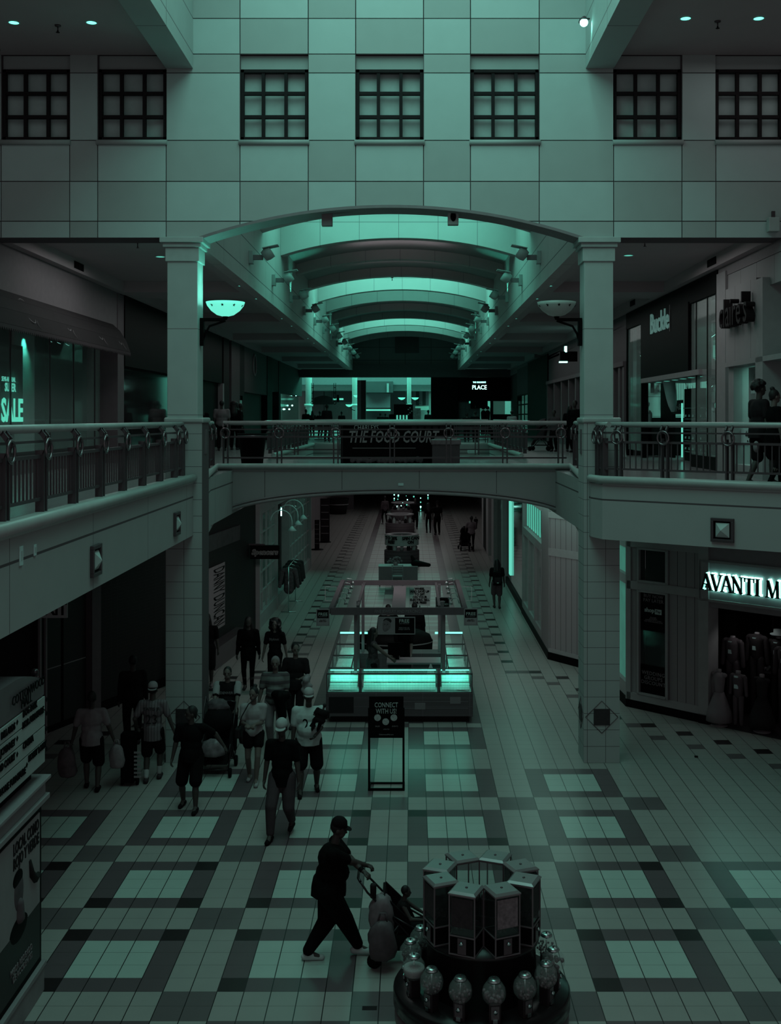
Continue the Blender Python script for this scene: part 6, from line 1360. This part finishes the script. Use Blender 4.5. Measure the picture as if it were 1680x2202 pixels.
    for i in (0, 1):
        if bottom == 'trousers': capsule(bm, hips[i], knees[i], .10 * (w + 1) / 2 * baggy, .077 * (w + 1) / 2 * baggy); capsule(bm, knees[i], ank[i] + Vector((0, 0, .035)), .077 * (w + 1) / 2 * baggy, .060 * (w + 1) / 2)
        elif bottom == 'leggings': capsule(bm, hips[i], knees[i], .09 * (w + 1) / 2, .062); capsule(bm, knees[i], ank[i], .064, .044)
        else:
            q = .95 if bottom == 'shorts' else .45; capsule(bm, hips[i], hips[i] + (knees[i] - hips[i]) * q, .105 * (w + 1) / 2, .10 * (w + 1) / 2)
    remeshed({'leggings': 'leggings', 'trousers': 'trousers'}.get(bottom, 'shorts'), bm, cloth(bcol), t, detail * 1.1)
    for i in (0, 1):
        bm = B(); a_ = ank[i]; zf = a_.z - .045
        capsule(bm, (a_.x, a_.y - .045, zf), (a_.x + .01 * (2 * i - 1), a_.y + .165, zf - .012), .047, .038); capsule(bm, (a_.x, a_.y - .02, zf + .01), (a_.x, a_.y + .05, zf + .02), .045, .04)
        remeshed('shoe', bm, cloth(shoe), t, max(.011, detail * .8), cut=[(Vector((0, 0, zf - .043)), Vector((0, 0, -1)))])
        if sock is not None: bm = B(); capsule(bm, a_ + Vector((0, 0, .02)), a_ + (knees[i] - a_) * .3, .045, .052); remeshed('sock', bm, cloth(sock), t, detail)
    # hair / headwear
    hm = HAIRM if hcol is None else cloth(hcol); bm = B()
    ball(bm, HP(0, -.018, .038), (.086, .096, .105), M3, 14)
    cutf = None
    if hair == 'long':
        for sx in (-1, 1): capsule(bm, HP(sx * .05, -.04, .0), P(sx * .09, -.05, 1.36), .045, .055)
        capsule(bm, HP(0, -.06, .0), P(0, -.10, 1.28), .07, .07)
    elif hair == 'curly':
        ball(bm, HP(0, -.05, .03), (.16, .12, .15)); capsule(bm, HP(0, -.07, -.05), P(0, -.10, 1.36), .12, .15)
        for k in range(70):
            a_ = random.random() * 6.28; zz = random.uniform(-.30, .12); rr = (.115 + .12 * (.12 - zz)) ; yy = math.sin(a_) * rr - .03
            if yy > .03 and zz < .07 and abs(math.cos(a_) * rr) < .07: continue
            ball(bm, HP(math.cos(a_) * rr, yy, zz), .034, n=6)
    elif hair == 'afro':
        for k in range(50):
            a_ = random.random() * 6.28; b_ = random.uniform(-.3, 1.5); v_ = Vector((math.cos(a_) * math.cos(b_), math.sin(a_) * math.cos(b_), math.sin(b_))) * .115
            if v_.y < .06 or v_.z > .05: ball(bm, HP(v_.x, v_.y - .025, v_.z + .035), .032, n=6)
    elif hair == 'bun': ball(bm, HP(0, -.05, .15), (.045, .045, .04)); capsule(bm, HP(0, -.06, .03), HP(0, -.08, -.04), .05, .03)
    elif hair == 'ponytail': capsule(bm, HP(0, -.09, .05), P(0, -.12, 1.38), .03, .026); capsule(bm, P(0, -.12, 1.38), P(0, -.125, 1.25), .026, .012)
    elif hair == 'braid': capsule(bm, HP(0, -.07, -.05), P(0, -.125, 1.25), .03, .018)
    n_ = hR @ Vector((0, .72, -.69)); fo = remeshed('hair', bm, hm, t, max(.012, detail * .85), cut=[(HP(0, .066, .052), n_)] if hair in ('short', 'afro', 'bun', 'ponytail', 'braid') else [(HP(0, .082, .0), hR @ Vector((0, 1, -.35)))])
    if isinstance(extra, str) and extra.startswith('cap'):
        cm = cloth(float(extra.split(':')[1].split()[0])); back = 'back' in extra; bm = B()
        lathe(bm, [(.092, .0), (.093, .03), (.082, .075), (.05, .105), (0, .115)], n=20, M=Matrix.Translation(HP(0, -.006, .045)) @ hR.to_4x4() @ Matrix.Diagonal((.96, 1.1, 1, 1)))
        co = obj('cap', bm, cm, t); bm = B(); sgn = -1 if back else 1
        pts = [(x, sgn * (.085 + .075 * math.sqrt(max(0, 1 - (x / .078) ** 2)))) for x in [-.078 + .156 * k / 10 for k in range(11)]] + [(.07, sgn * .06), (-.07, sgn * .06)]
        vs = prism(bm, pts if sgn < 0 else pts[::-1], -.003, .006); bmesh.ops.transform(bm, matrix=Matrix.Translation(HP(0, .0, .048)) @ hR.to_4x4() @ Matrix.Rotation(R(-8 * sgn), 4, 'X'), verts=bm.verts); obj('brim', bm, cm, co)
    if detail <= .016 and face:
        for sx in (-1, 1): bm = B(); ball(bm, HP(sx * .030, .083, .012), (.013, .007, .007), M3, 8); obj('eye', bm, BLACK, t)
    t['_'] = 0; del t['_']
    t_info = dict(t=t, P=P, HP=HP, wri=wri, elb=elb, sho=sho, hR=hR, s=s, dz=dz); PEOPLE.append(t_info); return t_info
PEOPLE = []
def front_mark(p, s_, z, size, m_, back=False, y=.155, fit=None):
    """lettering printed on a shirt"""
    v = p['P'](0, (-y if back else y), z); return text(s_, size, v, 0 if back else math.pi, m_, p['t'], name='shirt_print', depth=.004, fit=fit)
def bag(label, cat, loc, size, m_, name='shopping_bag', lean=0.0, handle=True, grp=None):
    t = thing(name, label, cat, loc, lean); w_, d_, h_ = size; bm = B()
    n = 18; rings = []
    for z, k in ((0, .72), (.06, .92), (.2, 1.02), (.35, 1.0), (.5, .96), (.65, .92), (.8, .82), (.92, .62), (1, .36)):
        rings.append([bm.verts.new((w_ * k * math.cos(a) * (1 + .1 * math.sin(3 * a + z * 7) + random.uniform(-.09, .09)), d_ * k * math.sin(a) * (1 + .12 * math.cos(5 * a + z * 5) + random.uniform(-.12, .12)), z * h_ + random.uniform(-.012, .012) * (z > 0))) for a in [2 * math.pi * i / n for i in range(n)]])
    for a, b in zip(rings, rings[1:]):
        for i in range(n): bm.faces.new((a[i], a[(i + 1) % n], b[(i + 1) % n], b[i])).smooth = True
    bm.faces.new(rings[0][::-1]); bm.faces.new(rings[-1]); obj('sack', bm, m_, t)
    if handle: bm = B(); tube(bm, [(-w_ * .35, 0, h_ * .95), (-w_ * .2, 0, h_ * 1.2), (w_ * .2, 0, h_ * 1.2), (w_ * .35, 0, h_ * .95)], .012, 6); obj('handle', bm, m_, t)
    return t
def wheel(bm, c, r, w_=.022, ax='X'):
    M = Matrix.Translation(Vector(c)) @ (Matrix.Rotation(R(90), 4, 'Y') if ax == 'X' else Matrix.Identity(4))
    lathe(bm, [(r * .35, -w_), (r * .92, -w_), (r, -w_ * .5), (r, w_ * .5), (r * .92, w_), (r * .35, w_)], n=18, M=M); lathe(bm, [(r * .35, -w_ * .7), (.0, -w_ * .7)], n=12, M=M)
def stroller(label, loc, rz, k=1.0, seat=.02, canopy=True, handle_z=1.0, tall=False):
    """faces +y (its handle is behind at -y)"""
    t = thing('stroller', label, 'stroller', loc, rz); t.scale = (k, k, k); W = .22
    bm = B()
    for sx in (-1, 1):
        tube(bm, [(sx * W, -.42, handle_z), (sx * W, -.34, handle_z - .12), (sx * W, .05, .45), (sx * W, .36, .10)], .013, 8); tube(bm, [(sx * W, .02, .48), (sx * W, -.26, .10)], .013, 8); tube(bm, [(sx * W, -.05, .58), (sx * W, .30, .38)], .012, 8)
    tube(bm, [(-W, -.42, handle_z), (-W * .6, -.45, handle_z + .01), (W * .6, -.45, handle_z + .01), (W, -.42, handle_z)], .016, 8); tube(bm, [(-W, .36, .12), (W, .36, .12)], .012, 6); tube(bm, [(-W, -.26, .12), (W, -.26, .12)], .012, 6)
    obj('stroller_frame', bm, mat('frame_dark', .02, .35, .5), t)
    bm = B(); pts = [(-.14, .80), (-.08, .50), (.0, .38), (.24, .38), (.34, .20)]
    for (y0, z0), (y1, z1) in zip(pts, pts[1:]):
        a = [bm.verts.new(v) for v in ((-W + .02, y0, z0), (W - .02, y0, z0), (W - .02, y1, z1), (-W + .02, y1, z1))]; bm.faces.new(a)
    for sx in (-1, 1): bm.faces.new([bm.verts.new(v) for v in ((sx * (W - .02), -.14, .80), (sx * (W - .02), -.08, .45), (sx * (W - .02), .20, .38), (sx * (W - .02), .12, .55))])
    o = obj('seat', bm, cloth(seat), t, fix=False); o.modifiers.new('thick', 'SOLIDIFY').thickness = .03
    if canopy:
        bm = B(); n = 8; rr = []
        for i in range(7):
            a = R(100 - 25 * i * .9); rr.append([bm.verts.new((W * math.cos(math.pi * j / n) * 1.02, -.06 + .28 * math.cos(a) * (.35 + .65 * math.sin(math.pi * j / n)) - .02, .72 + .25 * math.sin(a) * math.sin(math.pi * j / n) + .08)) for j in range(n + 1)])
        for a, b in zip(rr, rr[1:]):
            for j in range(n): bm.faces.new((a[j], a[j + 1], b[j + 1], b[j])).smooth = True
        o = obj('canopy', bm, cloth(seat), t, fix=False); o.modifiers.new('thick', 'SOLIDIFY').thickness = .012
    bm = B(); prism(bm, [(-W + .03, -.22), (W - .03, -.22), (W - .03, .2), (-W + .03, .2)], .17, .20); prism(bm, [(-W + .03, -.24), (W - .03, -.24), (W - .03, -.21), (-W + .03, -.21)], .17, .32); obj('basket', bm, cloth(.012), t)
    for sx in (-1, 1):
        for y, r_ in ((.36, .075), (-.26, .085)):
            bm = B(); wheel(bm, (sx * (W + .03), y, r_), r_); o = obj('wheel', bm, BLACK, t)
    return t
A_ = math.pi
# ---- man with the stroller in front, walking to the right
g = Vector((-.98, 13.45, 0))
p1 = person('man in dark cap, black tee and black trousers pushing a stroller past the candy machines', g, R(-90), 1.68, 1.42, baggy=1.25, lean=.14, feet=((.09, -.24), (-.06, .36)), hands=((.24, .60, .98), (-.20, .66, .99)), grip=True, top=.004, bottom='trousers', bcol=.005, shoe=.45, hair='short', extra='cap:0.012', detail=.012, belly=.05, nod=R(-12), skin=SKIND, sleeve='short', hem=.84)
for i in (0, 1):
    bm = B(); a_ = p1['wri'][i]; e_ = (p1['elb'][i] - a_).normalized(); capsule(bm, a_ + e_ * .02, a_ + e_ * .05, .034, .034)
    if i == 0: remeshed('wristband', bm, BLACK, p1['t'], .01)
    else: bm.free()
st = stroller('umbrella stroller loaded with bags and a child, pushed by the man in the dark cap', (-.16, 13.42, 0), R(-90), 1.02, seat=.012, canopy=False, handle_z=.97)
bag('pale printed grocery sack stuffed behind the front stroller seat', 'bag', (-.34, 13.25, .40), (.15, .13, .42), mat('plastic_pale', .13, .5, noise=.6, scale=9), handle=False)
bag('grey shopping bag hanging low from the front stroller', 'bag', (-.33, 13.10, .14), (.16, .11, .44), mat('plastic_grey', .07, .6, noise=.5, scale=8))
cu = thing('drink_cup', 'dark drink bottle held at the front stroller handle', 'bottle', (-.44, 13.22, .80)); bm = B(); lathe(bm, [(.034, 0), (.038, .14), (.03, .16), (.0, .165)], n=14); obj('cup_body', bm, SOOT, cu)
person('child in dark patterned clothes sitting in the front stroller reaching forward', (-.12, 13.40, .12), R(-90), .98, 1.15, lean=.12, feet=((-.1, .42), (.1, .44)), hands=((-.20, .55, .62), (.22, .45, .70)), seat=True, top=.016, bottom='shorts', bcol=.01, hair='short', detail=.015, shoe=.02, skin=SKIND, sleeve='none')
# ---- the group coming forward
def G(px, py): return gnd(px, py)
p2 = person('man in white cap, black tee and faded jeans walking toward camera', G(607, 1797), A_ - .12, 1.80, 1.05, feet=((-.10, -.20), (.12, .25)), top=.005, bottom='trousers', baggy=1.15, bcol=.045, shoe=.01, extra='cap:0.34', detail=.013, nod=R(-10), hem=.80, skin=SKIND, lift=(.05, 0))
p3 = person('woman in all black tee and shorts looking aside, arm out to stroller', G(412, 1738), A_ - .1, 1.68, 1.25, feet=((-.13, .20), (.18, -.12)), hands=((-.50, -.22, 1.02), (.34, .05, .78)), top=.006, bottom='shorts', bcol=.006, shoe=.012, hair='ponytail', turn=R(-60), detail=.013, hem=.84, skin=SKIND)
p4 = person('man in white football jersey and black shorts carrying a baby', G(664, 1702), A_ + .12, 1.76, 1.35, feet=((-.14, -.10), (.15, .22)), hands=((-.10, .26, 1.02), (.28, .04, .80)), top=.42, bottom='shorts', bcol=.008, shoe=.015, extra='cap:0.30', detail=.013, belly=.09, hem=.84, skin=SKIND)
front_mark(p4, '24', 1.20, .30, BLACK, y=.235, fit=.22)
v4 = Vector(G(664, 1702)); baby = person('small baby in dark clothes held against the white jersey', (v4.x + .10, v4.y - .36, 1.0), 0, .62, 1.8, feet=((-.13, .26), (.13, .24)), lift=(.3, .34), hands=((-.26, .16, 1.06), (.26, .16, 1.04)), top=.012, bottom='trousers', bcol=.012, hair='short', detail=.018, shoe=.01, skin=SKIND, face=False, seat=False)
baby['t'].rotation_euler = (0, R(20), R(10))
p5 = person('woman in pale tee and dark shorts with crossbody bag holding a phone', G(546, 1680), A_ + .05, 1.66, 1.05, feet=((-.06, .22), (.09, -.12)), hands=((-.04, .27, 1.12), (.10, .26, 1.12)), grip=True, top=.26, bottom='hotpants', bcol=.01, shoe=.25, hair='bun', detail=.014, turn=R(-25), hem=.88)
bm = B(); tube(bm, [p5['P'](.17, .02, 1.46), p5['P'](.08, .13, 1.30), p5['P'](-.10, .14, 1.05), p5['P'](.20, .02, .95)], .010, 6)
v5 = G(546, 1680); cb = thing('crossbody_bag', 'dark crossbody bag at hip of the woman in the pale tee', 'bag', (v5.x - .27, v5.y - .03, .78)); bm.free(); bm = B(); box(bm, -.05, .05, -.11, .11, 0, .18); obj('pouch', bm, SOOT, cb, bevel=.03); bm = B(); tube(bm, [(0, 0, .16), (.08, -.13, .40), (.20, -.15, .62), (.33, -.05, .72)], .01, 6); obj('strap', bm, SOOT, cb)
p6 = person('woman in sports jersey with pale sleeves pushing the loaded stroller', (-3.48, 21.5, 0), A_ + .02, 1.66, 1.25, feet=((-.12, .0), (.12, .12)), hands=((-.22, .40, 1.0), (.22, .40, 1.0)), grip=True, top=.012, bottom='trousers', bcol=.012, hair='ponytail', detail=.014, hem=.86, belly=.04)
for sx in (-1, 1):
    bm = B(); capsule(bm, p6['sho'][0 if sx < 0 else 1], p6['sho'][0 if sx < 0 else 1] * .35 + p6['elb'][0 if sx < 0 else 1] * .65, .086, .078); remeshed('pale_sleeve', bm, cloth(.24), p6['t'], .016)
front_mark(p6, 'DENVER', 1.28, .07, GREY, y=.175)
st2 = stroller('large dark stroller piled with bags and a wrapped bundle beside left column', (-3.50, 20.55, 0), A_, 1.12, seat=.010, canopy=True, handle_z=1.0)
bag('clear plastic bag of clothes in the large stroller', 'bag', (-3.52, 20.15, .38), (.20, .12, .30), mat('plastic_clear', .13, .35, noise=.7, scale=10), handle=False)
bag('rumpled grey bundle on top of the large stroller', 'bag', (-3.50, 20.6, 1.08), (.19, .14, .20), mat('bundle_grey', .06, .7, noise=.6, scale=9), handle=False)
bag('dark tote bag hanging on the side of the large stroller', 'bag', (-3.08, 20.75, .45), (.07, .15, .42), SOOT)
p7 = person('grey haired man in striped polo and pale trousers carrying a dark jacket', (-2.62, 21.9, 0), A_ + .02, 1.78, 1.2, feet=((-.1, .15), (.1, -.1)), hands=((-.12, .26, 1.02), (.33, .05, .82)), top=grid_mat('striped_polo', (.12, .11, .11), .045, [(2, .14, .02, .06)], noise=.15), bottom='trousers', bcol=.18, hair='short', hcol=.16, detail=.014, belly=.05, hem=.86)
jk = thing('dark_jacket', 'dark jacket draped over the arm of the man in the striped polo', 'jacket', (-2.50, 21.58, .70)); bm = B(); capsule(bm, (-.08, 0, .42), (.12, 0, .40), .09, .10); capsule(bm, (0, -.02, .38), (.05, 0, .02), .13, .09); remeshed('cloth', bm, BLACK, jk, .02)
p8 = person('man in dark tee and glasses carrying rolled white clothing', (-2.36, 23.2, 0), A_ - .1, 1.78, 1.15, feet=((-.1, .1), (.1, -.15)), hands=((-.16, .28, 1.10), (.32, .05, .85)), top=.02, bottom='trousers', bcol=.02, hair='short', detail=.015, turn=R(25), hem=.85)
bg = thing('white_bundle', 'bunched white clothing held by the man in glasses', 'clothing', (-2.10, 22.82, .78)); bm = B()
for k in range(9): capsule(bm, (random.uniform(-.08, .08), random.uniform(-.05, .05), .38 - .04 * k), (random.uniform(-.08, .08), random.uniform(-.05, .05), .34 - .04 * k), .075 - .004 * k, .06 - .004 * k)
remeshed('cloth', bm, mat('white_cloth', .20, .8, noise=.6, scale=12), bg, .018)
p9 = person('woman with big curly hair in black band tee', (-3.18, 26.5, 0), A_ - .08, 1.68, 1.0, feet=((-.08, .15), (.08, -.12)), hands=((-.30, .02, .84), (.29, .06, .84)), top=.008, bottom='trousers', bcol=.007, hair='curly', detail=.015, hem=.84)
front_mark(p9, 'Slipknot', 1.30, .085, DIMLET, y=.135, fit=.24)
p10 = person('woman with long black hair in black dress and black leggings', (-3.82, 26.6, 0), A_ + .05, 1.72, 1.1, feet=((-.09, .1), (.09, -.12)), top=.003, bottom='leggings', bcol=.003, hair='long', sleeve='long', detail=.018, hem=.74, skin=SKIND)
p11 = person('person in dark skirt and pale sneakers half hidden behind the left column', (-4.86, 27.0, 0), A_ + .1, 1.72, 1.15, top=.006, bottom='shorts', bcol=.006, hair='long', detail=.018, hem=.62, shoe=.12, skin=SKIND)
p12 = person('woman seen from behind in grey tee with a braid carrying shopping bags', (-5.50, 19.5, 0), R(8), 1.68, 1.2, feet=((-.10, .12), (.12, -.14)), hands=((-.36, .05, .80), (.40, .05, .82)), top=.16, bottom='shorts', bcol=.008, hair='braid', detail=.014, hem=.83, skin=SKIND, shoe=.008)
bag('pale printed shopping bag in left hand of the woman with the braid', 'bag', (-5.92, 19.5, .22), (.16, .10, .50), mat('bag_print', .075, .6, noise=.8, scale=7))
bag('white plastic shopping bag in right hand of the woman with the braid', 'bag', (-5.08, 19.55, .36), (.13, .09, .40), mat('bag_white', .17, .6, noise=.5, scale=9))
p13 = person('person in pinstriped baseball jersey and backward cap seen from behind', (-4.55, 19.95, 0), R(5), 1.72, 1.1, feet=((-.10, -.10), (.10, .14)), hands=((-.30, .12, .95), (.38, .0, .88)), top=grid_mat('pinstripe_jersey', .10, .03, [(0, .05, 0, .009)]), bottom='shorts', bcol=.012, hair='short', extra='cap:0.20 back', detail=.014, hem=.76, sock=.3, skin=SKIND)
front_mark(p13, '23', 1.14, .24, SOOT, back=True, y=.145, fit=.20); front_mark(p13, 'TATIS JR', 1.33, .08, SOOT, back=True, y=.14, fit=.30)
sc2 = thing('folded_cart', 'dark upright folding cart with pale slats beside the baseball jersey person', 'cart', (-4.90, 19.75, 0)); bx('cart_body', -.14, .10, -.12, .12, .06, .92, BLACK, sc2, bevel=.02)
for k in range(7): bx('slat', .10, .22, -.13, -.11, .16 + .07 * k, .19 + .07 * k, GREY, sc2)
for sx in (-1, 1): bm = B(); wheel(bm, (sx * .13, 0, .06), .06); obj('wheel', bm, BLACK, sc2)
p14 = person('dim figure in dark clothes walking between two shoppers in left shade', (-5.45, 22.2, 0), R(20), 1.72, 1.2, top=.02, bottom='trousers', bcol=.008, hair='short', detail=.02, skin=SKIND, sleeve='long')
# ---- corridor figures
p15 = person('woman with long black hair and backpack walking away in right corridor', G(1069, 1308), R(2), 1.64, 1.1, feet=((-.08, .1), (.08, -.08)), top=.004, bottom='shorts', bcol=.06, hair='long', detail=.018, skin=SKIND, hem=.84)
v = G(1069, 1308); bp = thing('backpack', 'black backpack worn by the long haired woman in right corridor', 'backpack', (v.x, v.y - .24, .86)); bm = B(); box(bm, -.15, .15, -.08, .09, 0, .42); obj('pack', bm, BLACK, bp, bevel=.05); bx('front_pocket', -.11, .11, -.12, -.08, .03, .22, SOOT, bp, bevel=.02); bx('white_tag', -.03, .03, -.13, -.12, .03, .05, WHITE, bp)
p16 = person('woman with ponytail in pale tee pushing a stroller far in right corridor', G(1014, 1186), R(8), 1.68, 1.15, hands=((-.24, .3, 1.0), (.1, .25, 1.2)), top=.12, bottom='leggings', bcol=.004, hair='ponytail', detail=.026, skin=SKIND)
v = G(1014, 1186); stroller('small dark stroller far in right corridor before ponytailed woman', (v.x - .25, v.y + .75, 0), R(8), 1.1, seat=.01)
person('infant carried on shoulder of the ponytailed woman in the far corridor', (v.x + .22, v.y + .12, 1.05), 0, .60, 1.2, top=.02, bottom='trousers', bcol=.02, hair='short', detail=.03, skin=SKIND, face=False)
person('dark dressed person with shoulder bag standing left of the far corridor pair', G(922, 1146), R(10), 1.66, 1.0, top=.006, bottom='leggings', bcol=.006, hair='long', detail=.026, skin=SKIND)
person('dark dressed man with cap standing right of the far corridor pair', G(941, 1150), R(15), 1.82, 1.05, top=.004, bottom='trousers', bcol=.004, hair='short', extra='cap:0.006', detail=.026, skin=SKIND)
person('person in grey sweater with pale waistband walking beyond the dark carts', G(828, 1128), R(25), 1.72, .95, feet=((-.05, .2), (.05, -.2)), top=.05, bottom='leggings', bcol=.006, hair='short', detail=.028, shoe=.2, skin=SKIND, sleeve='long')
person('dark dressed person standing behind the second ring cart', G(893, 1138), A_, 1.75, 1.05, top=.004, bottom='trousers', bcol=.004, hair='short', detail=.028, skin=SKIND)
# ---- kiosk staff
person('kiosk worker in patterned dress with very long dark hair seen in profile', (-.86, 25.5, 0), R(-80), 1.66, 1.05, hands=((-.2, .45, 1.0), (.2, .48, 1.0)), top=mat('print_dress', .04, .8, noise=1.0, scale=22), bottom='leggings', bcol=.01, hair='long', detail=.015, sleeve='none', hem=.60)
person('kiosk worker in black top bending over the work table', (-.18, 26.65, 0), A_ + .1, 1.66, 1.1, lean=.25, hands=((-.15, .42, .92), (.15, .42, .92)), top=.005, bottom='trousers', bcol=.005, hair='long', detail=.016, hcol=.03)
person('broad person in black sitting behind the kiosk, seen from behind', (-.62, 30.9, .0), R(5), 1.72, 1.35, seat=True, feet=((-.15, .45), (.15, .45)), top=.004, bottom='trousers', bcol=.004, hair='short', detail=.02, sleeve='long')
person('second person in black sitting behind the kiosk, nearer the savings poster', (.10, 31.3, .0), R(-5), 1.70, 1.3, seat=True, feet=((-.15, .45), (.15, .45)), top=.004, bottom='trousers', bcol=.004, hair='short', detail=.02, sleeve='long')
for i, x in enumerate((-.62, .10)):
    c_ = thing('stool', 'black stool under the %s seated person behind the kiosk' % ('broad' if i == 0 else 'second'), 'stool', (x, (30.9, 31.3)[i], 0)); bx('seat', -.2, .2, -.18, .18, .34, .38, BLACK, c_)
    for a in (-1, 1):
        for b in (-1, 1): bx('leg', a * .17 - .015, a * .17 + .015, b * .15 - .015, b * .15 + .015, 0, .34, BLACK, c_)
# ---- upper floor figures
def UPt(px, Y): return Vector(((px - CX) * Y / F, Y, UF))
person('man in pale grey tee seen from behind on the left gallery', UPt(477, 41), R(5), 1.80, 1.35, top=.15, bottom='trousers', bcol=.01, hair='short', detail=.02, skin=SKIND)
person('dark dressed person beside the pale tee man on the left gallery', UPt(504, 42), R(-5), 1.76, 1.2, top=.006, bottom='trousers', bcol=.006, hair='curly', detail=.024, skin=SKIND, sleeve='long')
person('dark dressed person in profile at right of the left gallery trio', UPt(517, 43), R(-70), 1.72, 1.0, top=.006, bottom='trousers', bcol=.006, hair='short', detail=.024, skin=SKIND, sleeve='long')
person('dark figure just right of the left column on the gallery', UPt(433, 36.5), R(0), 1.62, 1.2, top=.006, bottom='trousers', bcol=.006, hair='long', detail=.024, skin=SKIND)
p = person('tall man with curly hair and dark tee walking past the stone shop', UPt(1632, 19.85), R(-75), 1.84, 1.1, feet=((-.08, -.15), (.08, .2)), top=.022, bottom='shorts', bcol=.012, hair='afro', detail=.014, skin=SKIND, hem=.82, shoe=.08)
p = person('smiling woman in black tee with hair tied back at far right of the gallery', UPt(1664, 19.5), R(-80), 1.68, 1.05, feet=((-.08, .18), (.08, -.12)), top=.004, bottom='leggings', bcol=.006, hair='bun', detail=.014, hem=.80, shoe=.01)
pg = thing('small_bag', 'pale small bag carried low by the curly haired man', 'bag', (5.93, 19.45, UF + .62)); bm = B(); ball(bm, (0, 0, .08), (.05, .08, .10)); obj('pouch', bm, cloth(.2), pg)
for px, Y, lab, hh_, tp, seat_ in ((658, 70, 'dark figure at left rail of the far gallery', 1.7, .008, 0), (672, 72, 'dark curly figure near the bright far column', 1.62, .008, 0), (688, 68, 'short dark figure under the hanging directory', 1.58, .01, 0), (703, 58, 'man in dark grey top facing the bright food court', 1.86, .02, 0), (735, 75, 'dark figure under the glowing cross sign', 1.6, .01, 0), (818, 74, 'bent dark figure in front of the grey screen', 1.5, .008, 0), (829, 76, 'second bent dark figure in front of the grey screen', 1.48, .006, 0), (921, 70, 'dark figure at right edge of the striped wall', 1.66, .006, 0),
                          (1004, 56, 'dark child-sized figure reaching out before the far lit shop', 1.42, .008, 0), (1022, 56, 'second child-sized dark figure holding hands before the far lit shop', 1.50, .008, 0), (1101, 50, 'person in pale patterned jersey beside right rail', 1.50, .16, 0), (1192, 40, 'person in grey hooded top bending over a stroller at right gallery', 1.46, .05, 0), (1226, 40, 'dark figure with long hair left of the right column', 1.62, .006, 0), (1237, 39, 'tall dark man beside the right column', 1.78, .004, 0)):
    person(lab, UPt(px, Y), R(random.uniform(-40, 40)) + (A_ if px > 1190 else 0), hh_, 1.15, top=tp, bottom='trousers', bcol=.006, hair='short' if 'curly' not in lab and 'long' not in lab else 'long', detail=.03, skin=SKIND, sleeve='long', face=False)
v = UPt(1172, 41); stroller('dark hooded stroller beside the bending person on right gallery', (v.x - .1, v.y, UF), A_ * .4, 1.1, seat=.03)
for k_, px in enumerate((1008, 1092)):
    pass
